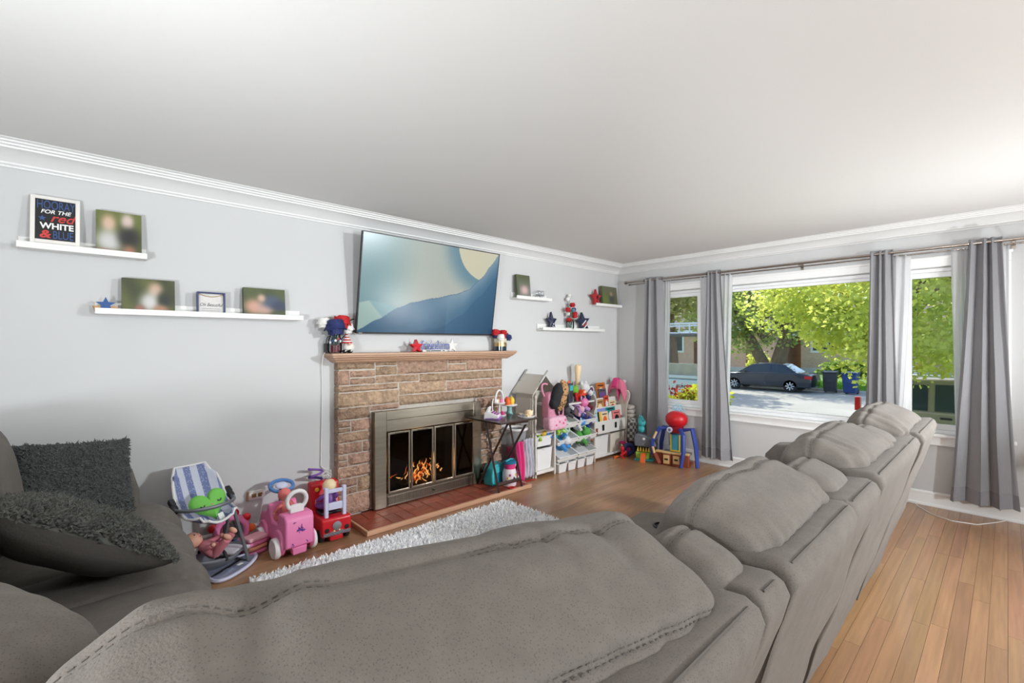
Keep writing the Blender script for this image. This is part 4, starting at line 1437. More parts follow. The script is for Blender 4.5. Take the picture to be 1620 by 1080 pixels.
def back_disp(seed):
    def f(x, y, z):
        rear = 1.0 if y < 0.29 + (0.935 - z) * 0.30 + 0.02 else 0.3
        d = 0.010 * nz((x * 3.2, z * 5, seed)) + 0.005 * nz((x * 11 + z * 7, z * 4, seed + 2))
        return d * rear, 0.004 * nz((x * 6, y * 5, seed + 7))
    return f


def back_seams(o, x0, x1, off, y=0.2905, z=0.9665):
    MB().tube([(lerp(x0 + 0.035, x1 - 0.035, i / 12) - off[0], y - off[1], z - off[2] - 0.0008) for i in range(13)], 0.0022, 5).build('top_seam', m_seam, o)


def recliner(x0, x1, cx0, cx1, label, seed, arm=False, cush=None):
    off = ((x0 + x1) / 2, 0.75, 0.0)
    o = thing('recliner_section', label, 'sofa section', off, group='recliner sections of the sectional sofa')
    b = ext(BACK, x0, x1, 26, back_disp(seed), 'back_frame', m_suede, o, off)
    back_seams(b, x0, x1, off)
    if cush:
        cush(o, off)
    else:
        pillow('back_pillow', ((cx0 + cx1) / 2, 0.482, 0.858), (cx1 - cx0, 0.275, 0.400), o, rot=(R(17), 0, 0), e_len=0.34, seams=(74, 140), seed=seed, off=off, freq=20, wr=0.013, droop=0.012)
    w0, w1 = x0 + 0.012, x1 - 0.012
    cushion(((w0 + w1) / 2 - off[0], 0.90 - off[1], 0.43), (w1 - w0, 0.62, 0.17), 0.35, 0.25, nu=56, nv=24, wr=0.006, ws=7, seed=seed).build('seat_cushion', m_suede, o, smooth=True, angle=180)
    MB().bb(w0 - off[0], w1 - off[0], 0.605 - off[1], 1.18 - off[1], 0.05, 0.345).build('seat_base', m_suede, o, bevel=0.02)
    cushion(((w0 + w1) / 2 - off[0], 1.225 - off[1], 0.27), (w1 - w0, 0.09, 0.40), 0.3, 0.3, nu=40, nv=24).build('footrest', m_suede, o, smooth=True, angle=180)
    for x in (w0 + 0.06, w1 - 0.06):
        for y in (0.66, 1.12):
            MB().cyl((x - off[0], y - off[1], 0.0), (x - off[0], y - off[1], 0.05), 0.02, n=10).build('foot', m_black, o)
    if arm:
        arm_part(o, x1 + 0.006, x1 + 0.17, off, 0.70, seed)
    return o


def arm_part(o, x0, x1, off, zt, seed):
    prof = [(0.56, 0.06), (0.56, zt - 0.06), (0.60, zt - 0.01), (0.75, zt), (1.02, zt - 0.005), (1.14, zt - 0.03), (1.20, zt - 0.10), (1.215, zt - 0.20), (1.20, 0.06)]
    return ext(prof, x0, x1, 8, lambda x, y, z: (0.004 * nz((x * 9, y * 9, z * 9), 1, seed), 0.006 * nz((x * 7, y * 5, seed))), 'arm', m_suede, o, off)


def console(x0, x1, cx0, cx1, label, seed):
    off = ((x0 + x1) / 2, 0.75, 0.0)
    o = thing('console_section', label, 'sofa console', off, group='console sections of the sectional sofa')
    b = ext([(y + 0.008, z - 0.012 if z > 0.5 else z) for y, z in BACK], x0, x1, 14, back_disp(seed), 'back_frame', m_suede, o, off)
    back_seams(b, x0, x1, off, 0.2985, 0.9545)
    pillow('back_pillow', ((cx0 + cx1) / 2, 0.465, 0.845), (cx1 - cx0, 0.205, 0.320), o, rot=(R(17), 0, 0), seams=(74, 140), seed=seed, off=off, freq=26, wr=0.006, nu=90, na=60, e_len=0.5)
    arm_part(o, x0 + 0.006, x1 - 0.006, off, 0.655, seed)
    for s in (-1, 1):
        MB().lathe([(0.03, 0.001), (0.036, 0.0), (0.038, 0.006), (0.030, 0.008), (0.030, 0.002)], (0, 0.9 - 0.75 + s * 0.06, 0.650), 16).build('cup_holder', m_black, o, smooth=True)
    return o


def near_pillow(o, off):
    pillow('back_pillow', (0.372, 0.572, 0.872), (0.88, 0.36, 0.390), o, rot=(R(12), 0, R(-13)), seams=(80, 140), seed=3.3, off=off, freq=9, wr=0.017, nu=300, na=220, e_len=0.28, e_sec=0.66, dent=0.006, droop=0.004)


recliner(-0.17, 0.832, 0, 0, 'nearest grey suede recliner section with the large wrinkled back pillow in front', 1.1, cush=near_pillow)
console(0.858, 0.985, 0.825, 0.985, 'narrow grey console section with a small pillow next to the nearest recliner', 2.2)
recliner(0.988, 1.530, 1.000, 1.575, 'second grey suede recliner section, between the two nearer consoles', 3.7)
console(1.556, 1.893, 1.600, 1.880, 'middle grey console section of the sofa with a small slumped pillow', 4.1)
recliner(1.897, 2.630, 1.920, 2.560, 'third grey suede recliner section along the sofa row', 5.9)
console(2.656, 2.926, 2.545, 2.815, 'grey console section nearest the front windows', 6.4)
recliner(2.930, 3.600, 2.820, 3.540, 'last grey suede recliner section with an end arm by the windows', 7.8, arm=True)

# corner section
off = (-0.55, 0.9, 0)
o = thing('corner_section', 'grey suede corner section of the sofa with a plump angled pillow', 'sofa section', off)
MB().bb(-0.92 - off[0], -0.185 - off[0], 0.36 - off[1], 1.40 - off[1], 0.05, 0.42).build('seat_base', m_suede, o, bevel=0.03)
cushion((-0.42 - off[0], 1.0 - off[1], 0.46), (0.46, 0.72, 0.14), 0.35, 0.3, wr=0.006, ws=7).build('seat_cushion', m_suede, o, smooth=True, angle=180)
MB().prism([(-0.92, 1.40), (-0.92, 0.50), (-0.72, 0.30), (-0.185, 0.30), (-0.185, 0.46), (-0.62, 0.58), (-0.72, 1.40)], 0.42, 0.94, lambda u, v, w: (u - off[0], v - off[1], w)).build('back_frame', m_suede, o, bevel=0.03, seg=3)
pillow('back_pillow', (-0.275, 1.10, 0.83), (0.74, 0.42, 0.40), o, rot=(R(6), 0, R(-61)), seams=(84, 131), seed=9.3, off=off, freq=14, wr=0.010, nu=160, na=120, e_len=0.4)
for (x, y) in ((-0.85, 0.45), (-0.3, 0.45), (-0.85, 1.3), (-0.3, 1.3)):
    MB().cyl((x - off[0], y - off[1], 0), (x - off[0], y - off[1], 0.05), 0.02, n=10).build('foot', m_black, o)

# chaise along the west wall
off = (-0.2, 2.5, 0)
o = thing('chaise_section', 'grey suede chaise end of the sofa with rolled seat pads and an arm', 'sofa section', off)
yb = [1.42, 1.85, 2.20, 2.54, 3.04, 3.315]


def chaise_top(x, y):
    z = 0.0
    for a, b in zip(yb, yb[1:]):
        if a <= y <= b:
            t = (y - a) / (b - a)
            z = 0.045 * (math.sin(PI * t) ** 0.6) - 0.012
    return z


for k, (a, b) in enumerate(zip(yb, yb[1:])):
    def pad(u, v, a=a, b=b, k=k):
        # section round the front lip: v runs from the back of the seat over the front edge and down
        y = lerp(a + 0.002, b - 0.002, u)
        t = u
        bul = (max(0.0, 4 * t * (1 - t))) ** 0.45
        path = [(-0.34, 0.470), (-0.2, 0.478), (-0.05, 0.484), (0.10, 0.488), (0.20, 0.486), (0.27, 0.474), (0.315, 0.446), (0.335, 0.40), (0.345, 0.33), (0.345, 0.22), (0.335, 0.10), (0.31, 0.065)]
        f = v * (len(path) - 1)
        i = min(int(f), len(path) - 2)
        x, z = lerp(path[i][0], path[i + 1][0], f - i), lerp(path[i][1], path[i + 1][1], f - i)
        up = smooth(0.40, 0.47, z)
        out = 1 - up
        wv = 0.006 * nz((x * 9, y * 6, k)) + 0.004 * nz((x * 22, y * 14, k + 4))
        # the deepest pads curve forward
        xx = x + out * 0.030 * bul + (0.02 * math.sin(PI * t) if x > 0.1 else 0)
        return (xx - off[0], y - off[1], z + up * (0.040 * bul - 0.014) + wv)
    MB().grid(pad, 30, 60).build('seat_pad', m_suede, o, smooth=True, angle=180)
MB().bb(-0.70 - off[0], 0.30 - off[0], 1.43 - off[1], 3.31 - off[1], 0.05, 0.44).build('seat_base', m_suede, o, bevel=0.02)
MB().prism([(-0.97, 0.05), (-0.95, 0.90), (-0.90, 0.94), (-0.70, 0.93), (-0.55, 0.44), (-0.55, 0.05)], 1.42, 3.54, lambda u, v, w: (u - off[0], w - off[1], v)).build('back_frame', m_suede, o, bevel=0.03, seg=3)
armp = [(-0.52, 0.05), (-0.52, 0.70), (-0.40, 0.735), (0.02, 0.735), (0.13, 0.715), (0.19, 0.66), (0.215, 0.56), (0.215, 0.05)]
MB().prism(armp, 3.325, 3.555, lambda u, v, w: (u - off[0], w - off[1], v)).build('arm', m_suede, o, bevel=0.045, seg=4)
for k, yc in enumerate((1.80, 2.70)):
    pillow('back_pillow', (-0.425, yc, 0.81), (0.86, 0.42, 0.50), o, rot=(R(10), 0, R(-90)), seams=(84, 131), seed=12.3 + k, off=off, freq=14, wr=0.008, nu=120, na=90, e_len=0.4)
for (x, y) in ((-0.9, 1.5), (0.2, 1.5), (-0.9, 3.45), (0.15, 3.45)):
    MB().cyl((x - off[0], y - off[1], 0), (x - off[0], y - off[1], 0.05), 0.02, n=10).build('foot', m_black, o)

# charcoal throw pillows: a plain back and a fleecy face
m_fur = M('charcoal_fleece', (86, 88, 88), 0.95, var=0.25, vscale=40, sheen=0.3)
m_fur2 = M('charcoal_fleece_warm', (88, 89, 84), 0.95, var=0.25, vscale=40, sheen=0.3)
m_plain = M('charcoal_plain', (88, 84, 81), 0.75, bump=0.1, bscale=90)


def throw_pillow(label, c, size, rot, seed, fmat, both=False, n=5200, ln=0.017):
    o = thing('throw_pillow', label, 'pillow', c, rot=rot)
    w, h, t = size

    def S(u, v, side):
        x, y = (u - 0.5) * 2, (v - 0.5) * 2
        th = (max(0, 1 - abs(x) ** 2.6) ** 0.55) * (max(0, 1 - abs(y) ** 2.6) ** 0.55)
        pinch = 1 - 0.07 * (1 - abs(x) ** 2) * abs(y) ** 2 - 0.0
        pinch2 = 1 - 0.07 * (1 - abs(y) ** 2) * abs(x) ** 2
        dz = side * t / 2 * th * (1 + 0.10 * nz((x * 1.7, y * 1.7, seed)))
        return Vector((x * w / 2 * pinch2, y * h / 2 * pinch, dz))
    body = MB()
    body.grid(lambda u, v: S(u, v, -1), 28, 28)
    body.build('plain_back' if not both else 'back_cover', m_plain if not both else fmat, o, smooth=True, angle=180)
    MB().grid(lambda u, v: S(u, v, 1), 28, 28).build('front_cover', fmat, o, smooth=True, angle=180)
    rg = random.Random(seed)
    tf = MB()
    fw = 0.0055
    for i in range(n):
        side = 1 if (not both or rg.random() < 0.65) else -1
        u, v = rg.random(), rg.random()
        p = S(u, v, side)
        e = 0.01
        nn = (S(min(1, u + e), v, side) - S(max(0, u - e), v, side)).cross(S(u, min(1, v + e), side) - S(u, max(0, v - e), side)) * side
        if nn.length < 1e-9:
            continue
        nn.normalize()
        d = (nn + Vector((rg.gauss(0, 0.9), rg.gauss(0, 0.9), rg.gauss(0, 0.6)))).normalized()
        L = ln * rg.uniform(0.6, 1.2)
        a = d.orthogonal().normalized() * fw
        b = a.cross(d).normalized() * fw
        q = p + d * L * 0.6
        tip = p + d * L + Vector((rg.gauss(0, 1), rg.gauss(0, 1), rg.gauss(0, 1))) * L * 0.25
        k = len(tf.v)
        tf.v += [tuple(p + a), tuple(p - a * 0.5 + b * 0.87), tuple(p - a * 0.5 - b * 0.87), tuple(q + a * 0.8), tuple(q - a * 0.4 + b * 0.7), tuple(q - a * 0.4 - b * 0.7), tuple(tip)]
        tf.f += [(k, k + 1, k + 4, k + 3), (k + 1, k + 2, k + 5, k + 4), (k + 2, k, k + 3, k + 5), (k + 3, k + 4, k + 6), (k + 4, k + 5, k + 6), (k + 5, k + 3, k + 6)]
    tf.build('fleece', fmat, o, kind='stuff')
    return o


# local z is the fleecy face
def axes(x, z):
    z = Vector(z).normalized()
    x = Vector(x)
    x = (x - z * x.dot(z)).normalized()
    y = z.cross(x)
    return Matrix((x, y, z)).transposed().to_euler()


throw_pillow('charcoal fleece pillow leaning upright against the chaise arm', (-0.045, 3.06, 0.735), (0.43, 0.38, 0.16), axes((0.93, 0.30, -0.12), (0.25, -0.80, 0.42)), 3, m_fur, both=True, n=17000)
throw_pillow('charcoal pillow tipped on its edge showing a plain back and fleecy face', (-0.045, 2.30, 0.700), (0.56, 0.50, 0.21), axes((0.82, 0.10, -0.56), (0.50, 0.27, 0.80)), 5, m_fur2, n=17000)
# ================================================================ rug
rug = thing('shag_rug', 'grey and white shag rug in front of the hearth', 'rug', (1.69, 2.28, 0.0))
m_pile = M('shag_pile', attr='Col', rough=0.95)
m_rugback = M('rug_backing', (222, 220, 218), 0.95)
MB().bb(-1.0, 1.0, -0.72, 0.72, 0.0005, 0.012).build('backing', m_rugback, rug)
pile, pc = MB(), []
rg = random.Random(21)
nx_, ny_ = 168, 122
for i in range(nx_):
    for j in range(ny_):
        x = -1.0 + 2.0 * (i + rg.uniform(0, 1)) / nx_
        y = -0.72 + 1.44 * (j + rg.uniform(0, 1)) / ny_
        if y < -0.05 and x < 0.55:
            continue
        a = rg.uniform(0, 2 * PI)
        tl = rg.uniform(0.010, 0.024)
        h = rg.uniform(0.022, 0.038)
        dx, dy = math.cos(a), math.sin(a)
        w = 0.0055
        px_, py_ = -dy * w, dx * w
        k = len(pile.v)
        g = rg.choice((255, 254, 252, 250, 246, 238, 212)) + rg.randint(-8, 8)
        c = lin((g, g, min(255, g + 3)))
        pile.v += [(x - px_, y - py_, 0.010), (x + px_, y + py_, 0.010), (x + dx * tl * 0.4 + px_, y + dy * tl * 0.4 + py_, 0.010 + h * 0.7), (x + dx * tl * 0.4 - px_, y + dy * tl * 0.4 - py_, 0.010 + h * 0.7),
                   (x + dx * tl, y + dy * tl, 0.010 + h), (x + dx * w * 1.6 + dx * tl * 0.2, y + dy * w * 1.6 + dy * tl * 0.2, 0.010 + h * 0.45)]
        pile.f += [(k, k + 1, k + 2, k + 3), (k + 3, k + 2, k + 4), (k + 1, k + 5, k + 2), (k, k + 3, k + 5), (k + 2, k + 5, k + 4), (k + 5, k + 3, k + 4)]
        pc += [c] * 6
po = pile.build('pile', m_pile, rug, cols=pc, kind='stuff')

# ================================================================ toys by the chaise
def col(name, rgb, rough=0.45, **k):
    return M('toy_' + name, rgb, rough, **k)


t_pink, t_hot, t_red, t_white = col('pink', (232, 128, 178)), col('hotpink', (222, 60, 130)), col('red', (200, 24, 36), 0.35), col('white', (232, 230, 230))
t_blue, t_teal, t_yel, t_org = col('blue', (84, 130, 190)), col('teal', (64, 178, 186)), col('yellow', (236, 196, 60)), col('orange', (232, 104, 40))
t_green, t_purple, t_grey, t_black = col('green', (116, 196, 84), 0.7), col('purple', (120, 76, 160)), col('grey', (110, 114, 122)), col('black', (26, 26, 30))
t_skin, t_cream, t_navy, t_lil = col('skin', (226, 170, 146), 0.55), col('cream', (238, 214, 172)), col('navy', (40, 52, 110)), col('lilac', (206, 208, 232))
t_silver = M('toy_silver', (176, 178, 184), 0.3, metal=0.8)
t_tube = M('grey_tube', (122, 126, 132), 0.4, metal=0.5)


def fabric_stripe():
    m = M('striped_fabric', (150, 160, 190), 0.85)
    nt = m.node_tree
    n, l = nt.nodes, nt.links
    tc = n.new('ShaderNodeTexCoord')
    sp = n.new('ShaderNodeSeparateXYZ')
    l.new(tc.outputs['UV'], sp.inputs[0])
    l.new(tc.outputs['Object'], sp.inputs[0])
    mu = n.new('ShaderNodeMath')
    mu.operation = 'MULTIPLY'
    mu.inputs[1].default_value = 13.0
    l.new(sp.outputs[0], mu.inputs[0])
    si = n.new('ShaderNodeMath')
    si.operation = 'FRACT'
    l.new(mu.outputs[0], si.inputs[0])
    vo = n.new('ShaderNodeTexVoronoi')
    vo.inputs['Scale'].default_value = 90
    l.new(tc.outputs['Object'], vo.inputs[0])
    lt = n.new('ShaderNodeMath')
    lt.operation = 'LESS_THAN'
    lt.inputs[1].default_value = 0.28
    l.new(vo.outputs['Distance'], lt.inputs[0])
    rp = n.new('ShaderNodeValToRGB')
    rp.color_ramp.interpolation = 'CONSTANT'
    e = rp.color_ramp.elements
    e[0].color = (*lin((196, 200, 214)), 1)
    e[1].position = 0.5
    e[1].color = (*lin((112, 124, 166)), 1)
    l.new(si.outputs[0], rp.inputs[0])
    mx = n.new('ShaderNodeMix')
    mx.data_type = 'RGBA'
    mu2 = n.new('ShaderNodeMath')
    mu2.operation = 'MULTIPLY'
    mu2.inputs[1].default_value = 0.5
    l.new(lt.outputs[0], mu2.inputs[0])
    l.new(mu2.outputs[0], mx.inputs[0])
    l.new(rp.outputs[0], mx.inputs[6])
    mx.inputs[7].default_value = (*lin((214, 218, 230)), 1)
    l.new(mx.outputs[2], n['Principled BSDF'].inputs['Base Color'])
    return m


m_stripe = fabric_stripe()
m_quilt = M('grey_blue_quilt', (138, 144, 168), 0.85, var=0.12, vscale=60, bump=0.3, bscale=70)
# doll high chair / swing: striped sling in a grey tube frame
HC = (0.52, 3.30, 0.0)
o = thing('doll_swing', 'toy baby swing with striped sling seat and grey tube frame', 'toy swing', HC, rz=R(14))
cl = [(0.0, 0.225, 0.625), (0.0, 0.165, 0.53), (0.0, 0.10, 0.44), (0.0, 0.03, 0.375), (0.0, -0.06, 0.345), (0.0, -0.13, 0.345), (0.0, -0.185, 0.36)]
wd = [0.085, 0.125, 0.135, 0.135, 0.130, 0.115, 0.06]


def sling(u, v, lift=0.0):
    f = v * (len(cl) - 1)
    i = min(int(f), len(cl) - 2)
    t = f - i
    y, z, w = lerp(cl[i][1], cl[i + 1][1], t), lerp(cl[i][2], cl[i + 1][2], t), lerp(wd[i], wd[i + 1], t)
    s = (u - 0.5) * 2
    cup = 0.055 * s * s * (1 if 0.1 < v < 0.95 else 0.4)
    return (s * w, y - cup * (1 - v) * 0.9, z + cup * (0.35 + v * 0.7) + lift)


MB().grid(sling, 18, 28).build('sling_seat', m_stripe, o, smooth=True, solid=0.010, angle=180)
rim = [sling(0, i / 20) for i in range(21)] + [sling(i / 8, 1) for i in range(1, 9)] + [sling(1, 1 - i / 20) for i in range(1, 21)] + [sling(1 - i / 8, 0) for i in range(1, 8)]
MB().tube(rim, 0.0075, 6, closed=True).build('sling_piping', t_white, o, smooth=True)
hubL, hubR = (-0.155, 0.03, 0.43), (0.155, 0.03, 0.43)
for h in (hubL, hubR):
    s = -1 if h[0] < 0 else 1
    MB().sph(h, (0.026, 0.03, 0.034), 12, 8).build('hub', t_black, o, smooth=True)
    MB().box((h[0], h[1] + 0.02, h[2] + 0.035), (0.03, 0.05, 0.03), rot=(0.5, 0, 0)).build('latch', t_black, o, bevel=0.006)
    MB().tube(bez((h[0], h[1], h[2]), (h[0] + s * 0.02, h[1] - 0.03, 0.28), (h[0] + s * 0.05, h[1] - 0.09, 0.12), (h[0] + s * 0.06, h[1] - 0.11, 0.012), 10), 0.011, 8).build('leg', t_tube, o, smooth=True)
    MB().tube(bez((h[0], h[1], h[2]), (h[0] + s * 0.01, h[1] + 0.04, 0.3), (h[0] + s * 0.02, h[1] + 0.10, 0.12), (h[0] + s * 0.02, h[1] + 0.12, 0.012), 10), 0.011, 8).build('leg', t_tube, o, smooth=True)
MB().tube(bez(hubL, (-0.16, -0.20, 0.445), (0.16, -0.20, 0.445), hubR, 18), 0.011, 8).build('tray_bar', t_tube, o, smooth=True)
for s in (-1, 1):
    MB().tube([(s * 0.215, -0.082, 0.012), (s * 0.178, 0.152, 0.012)], 0.012, 8).build('floor_rail', t_tube, o, smooth=True)
# green heart plush in the sling
o = thing('heart_plush', 'green heart-shaped plush pillow with a smiling face in the swing', 'plush toy', (0.525, 3.205, 0.452), rot=(R(62), R(-12), R(14)))


def heart(t, s=1.0):
    return (s * 0.0062 * 16 * math.sin(t) ** 3, s * 0.0062 * (13 * math.cos(t) - 5 * math.cos(2 * t) - 2 * math.cos(3 * t) - math.cos(4 * t)))


def heart_shell(mat, nm, side):
    mb = MB()
    N, K = 48, 10
    def f(u, v):
        x, y = heart(u * 2 * PI, v)
        return (x, y, side * 0.034 * math.sqrt(max(0, 1 - v ** 2.4)))
    mb.grid(f, N, K, closeu=True)
    return mb.build(nm, mat, o, smooth=True, angle=180)


heart_shell(t_green, 'heart_front', 1)
heart_shell(t_white, 'heart_back', -1)
for s in (-1, 1):
    MB().tube(arc((s * 0.045, 0.0), 0.010, PI, 2 * PI, 8, lambda x, y: (x, y, 0.033)), 0.0035, 6).build('eye', t_black, o)
MB().sph((0, -0.012, 0.034), (0.006, 0.004, 0.003), 8, 6).build('nose', t_pink, o)
MB().box((0.03, -0.10, 0.0), (0.03, 0.05, 0.002)).build('care_tag', t_white, o)
# lower bouncer and doll
o = thing('doll_bouncer', 'small grey doll bouncer on the floor beneath the swing', 'doll seat', (0.575, 3.315, 0.0), rz=R(38))


def tub(u, v):
    a = u * 2 * PI
    r = 0.3 + 0.7 * v
    return (0.20 * math.cos(a) * r, 0.115 * math.sin(a) * r, 0.035 + 0.06 * v ** 2 + 0.045 * v * math.cos(a) * -1 * (math.cos(a) < 0))


MB().grid(tub, 36, 10, closeu=True).build('seat_shell', t_grey, o, smooth=True, solid=0.012, angle=180)
MB().grid(lambda u, v: (lerp(0.05, 0.185, u), (v - 0.5) * 0.18, 0.075 + 0.012 * math.sin(PI * u)), 8, 8).build('white_pad', M('white_quilt', (220, 222, 230), 0.8, bump=0.3, bscale=80), o, smooth=True, solid=0.02)
MB().tube(arc((0, 0), 0.10, 0, PI, 12, lambda x, y: (x * 0.2 - 0.02, x * 1.15, 0.09 + y * 0.8)), 0.009, 8).build('toy_bar', t_black, o, smooth=True)
for s in (-1, 1):
    MB().tube([(-0.14, s * 0.07, 0.012), (0.14, s * 0.07, 0.012)], 0.011, 8).build('foot_rail', t_black, o, smooth=True)


def doll(label, loc, rot, suit, name='baby_doll', sc=1.0, hat=None, group=None):
    o = thing(name, label, 'doll', loc, rot=rot, scale=sc)
    MB().sph((0, 0, 0.185), (0.044, 0.046, 0.050), 18, 12).build('head', t_skin, o, smooth=True)
    MB().sph((0, -0.045, 0.182), 0.007, 8, 6).build('nose', t_skin, o, smooth=True)
    for s in (-1, 1):
        MB().sph((s * 0.017, -0.0405, 0.195), (0.006, 0.004, 0.004), 8, 6).build('eye', t_black, o)
        MB().sph((s * 0.044, 0.0, 0.183), (0.006, 0.010, 0.013), 8, 6).build('ear', t_skin, o, smooth=True)
    MB().tube([(-0.009, -0.0425, 0.165), (0, -0.044, 0.163), (0.009, -0.0425, 0.165)], 0.0025, 5).build('mouth', t_hot, o)
    MB().lathe([(0.0, 0.02), (0.048, 0.025), (0.055, 0.055), (0.046, 0.10), (0.034, 0.132), (0.020, 0.142), (0.0, 0.143)], n=18, sy=0.8).build('romper', suit, o, smooth=True)
    for s in (-1, 1):
        lg = MB().tube([(s * 0.026, 0, 0.035), (s * 0.045, -0.055, 0.03), (s * 0.05, -0.105, 0.022)], [0.028, 0.027, 0.021], 10).build('trouser_leg', suit, o, smooth=True)
        MB().sph((s * 0.051, -0.125, 0.030), (0.014, 0.016, 0.026), 10, 8).build('foot', t_skin, o, smooth=True)
        MB().tube([(s * 0.036, 0, 0.118), (s * 0.065, -0.02, 0.095), (s * 0.07, -0.05, 0.075)], [0.018, 0.016, 0.013], 10).build('sleeve', suit, o, smooth=True)
        MB().sph((s * 0.071, -0.062, 0.070), 0.013, 10, 8).build('hand', t_skin, o, smooth=True)
    if hat:
        MB().lathe([(0.048, -0.018), (0.050, 0.0), (0.046, 0.025), (0.030, 0.046), (0.0, 0.055)], (0, 0.004, 0.185), 18).build('hat', hat, o, smooth=True)
    return o


t_dpink = col('dustpink', (206, 126, 138), 0.85)
doll('baby doll in a dusty pink suit lying in the floor bouncer', (0.60, 3.245, 0.118), (R(-58), 0, R(62)), t_dpink)
# quilted mat
o = thing('play_mat', 'quilted blue-grey mat spread on the floor with pale piping', 'mat', (0.62, 3.25, 0.0))
mpoly = [(-0.10, 0.05), (-0.085, -0.10), (-0.02, -0.125), (0.10, -0.045), (0.175, 0.055), (0.185, 0.12), (0.14, 0.15), (0.0, 0.10)]


def matring(s):
    pts = []
    k = len(mpoly)
    for i in range(k):
        p0, p1, p2, p3 = mpoly[i - 1], mpoly[i], mpoly[(i + 1) % k], mpoly[(i + 2) % k]
        for j in range(5):
            t = j / 5
            pts.append(tuple(s * 0.5 * (2 * p1[q] + (p2[q] - p0[q]) * t + (2 * p0[q] - 5 * p1[q] + 4 * p2[q] - p3[q]) * t * t + (3 * p1[q] - p0[q] - 3 * p2[q] + p3[q]) * t ** 3) for q in range(2)))
    return pts


mr = matring(1.0)
MB().grid(lambda u, v: ((lambda p: (0.03 + (p[0] - 0.03) * v, p[1] * v, 0.016 + 0.012 * max(0, nz((p[0] * v * 20, p[1] * v * 20, 2)))))(mr[int(round(u * len(mr))) % len(mr)])), len(mr), 8, closeu=True).build('quilt', m_quilt, o, smooth=True, angle=180)
MB().tube([(p[0], p[1], 0.014) for p in mr], 0.011, 6, closed=True).build('piping', t_lil, o, smooth=True)
MB().box((0.07, -0.02, 0.034), (0.035, 0.022, 0.002), rot=(0, 0, 0.5)).build('sewn_tag', t_white, o)
# pink flower mirror toy
o = thing('mirror_toy', 'pink baby mirror toy with red petals against the wall', 'toy mirror', (0.70, 3.50, 0.0), rot=(R(-12), 0, R(-8)))
MB().tube(arc((0, 0.145), 0.088, 0, 2 * PI, 32, lambda x, y: (x, 0, y))[:-1], 0.022, 10, closed=True).build('ring', t_pink, o, smooth=True)
MB().lathe([(0, 0), (0.072, 0), (0.072, 0.006), (0, 0.006)], (0, 0.0, 0.145), 24, rot=(R(90), 0, 0)).build('mirror', M('mirror', (230, 230, 235), 0.05, metal=1.0), o)
for k in range(9):
    a = 2 * PI * k / 9
    MB().sph((0.115 * math.cos(a), 0, 0.145 + 0.115 * math.sin(a)), (0.027, 0.02, 0.027), 12, 8).build('petal', t_red if k % 3 else t_org, o, smooth=True)
MB().bb(-0.07, 0.07, -0.04, 0.04, 0.0, 0.02).build('stand', t_hot, o, bevel=0.006)
for s, mt in ((-1, t_purple), (1, t_blue)):
    MB().sph((s * 0.025, -0.035, 0.06), (0.022, 0.02, 0.03), 12, 8).build('charm', mt, o, smooth=True)
# folded pink blanket between
o = thing('folded_blanket', 'folded pink and peach blanket on the floor beside the pink car', 'blanket', (0.815, 3.42, 0.0), rz=R(20))
for k, mt in enumerate((t_pink, col('peach', (236, 160, 130), 0.9), t_pink, col('blush', (240, 180, 190), 0.9))):
    cushion((0.004 * (k % 2), 0, 0.016 + 0.0295 * k), (0.13, 0.10, 0.028), 0.4, 0.3, nu=30, nv=12, wr=0.003, ws=14, seed=k).build('fold', mt, o, smooth=True, angle=180)

# ---------------------------------------------------------------- pink ride-on car
def wheel(o, c, r, w, tyre, hub):
    t = MB().lathe([(r * 0.55, -w / 2), (r * 0.92, -w / 2), (r, -w * 0.3), (r, w * 0.3), (r * 0.92, w / 2), (r * 0.55, w / 2)], c, 24, rot=(0, R(90), 0)).build('wheel', tyre, o, smooth=True)
    MB().lathe([(0, -w * 0.42), (r * 0.56, -w * 0.38), (r * 0.56, w * 0.38), (0, w * 0.42)], c, 20, rot=(0, R(90), 0)).build('hub', hub, t, smooth=True)
    return t


o = thing('ride_on_car', 'pink ride-on toy car with white wheels and handle, seen from behind', 'ride-on toy', (1.015, 3.135, 0.0), rz=R(4))
prof = [(0.0, 0.075), (0.0, 0.25), (0.012, 0.275), (0.03, 0.285), (0.115, 0.285), (0.135, 0.265), (0.150, 0.205), (0.235, 0.20), (0.255, 0.225), (0.285, 0.30), (0.31, 0.31), (0.345, 0.245), (0.43, 0.225), (0.455, 0.20), (0.46, 0.075)]
MB().prism(prof, -0.092, 0.092, lambda u, v, w: (w, u, v)).build('body', t_pink, o, bevel=0.018, seg=3)
for s in (-1, 1):
    for y, r in ((0.105, 0.085), (0.375, 0.08)):
        MB().lathe([(0.0, -0.012), (r * 0.9, -0.012), (r, 0.0), (r, 0.012), (0, 0.014)], (s * 0.094, y, 0.098), 20, rot=(0, R(90), 0)).build('fender', t_pink, o, smooth=True)
        wheel(o, (s * 0.117, y, 0.066), 0.066, 0.036, t_white, t_pink)
MB().prism([(-0.048, 0.075), (-0.042, 0.028), (0.042, 0.028), (0.048, 0.075)], 0.002, 0.05, lambda u, v, w: (u, w, v)).build('rear_step', t_pink, o, bevel=0.006)
hb = MB()
ringp = arc((0.0, 0.365), 0.062, R(-52), R(232), 26, lambda x, y: (x, 0.062 + (y - 0.3) * -0.12, y * 1.0))
MB().tube(ringp, 0.0135, 10).build('handle_loop', t_white, o, smooth=True)
MB().prism([(-0.045, 0.286), (0.045, 0.286), (0.046, 0.325), (0.030, 0.338), (-0.030, 0.338), (-0.046, 0.325)], 0.045, 0.075, lambda u, v, w: (u, w, v)).build('handle_plate', t_white, o, bevel=0.006)
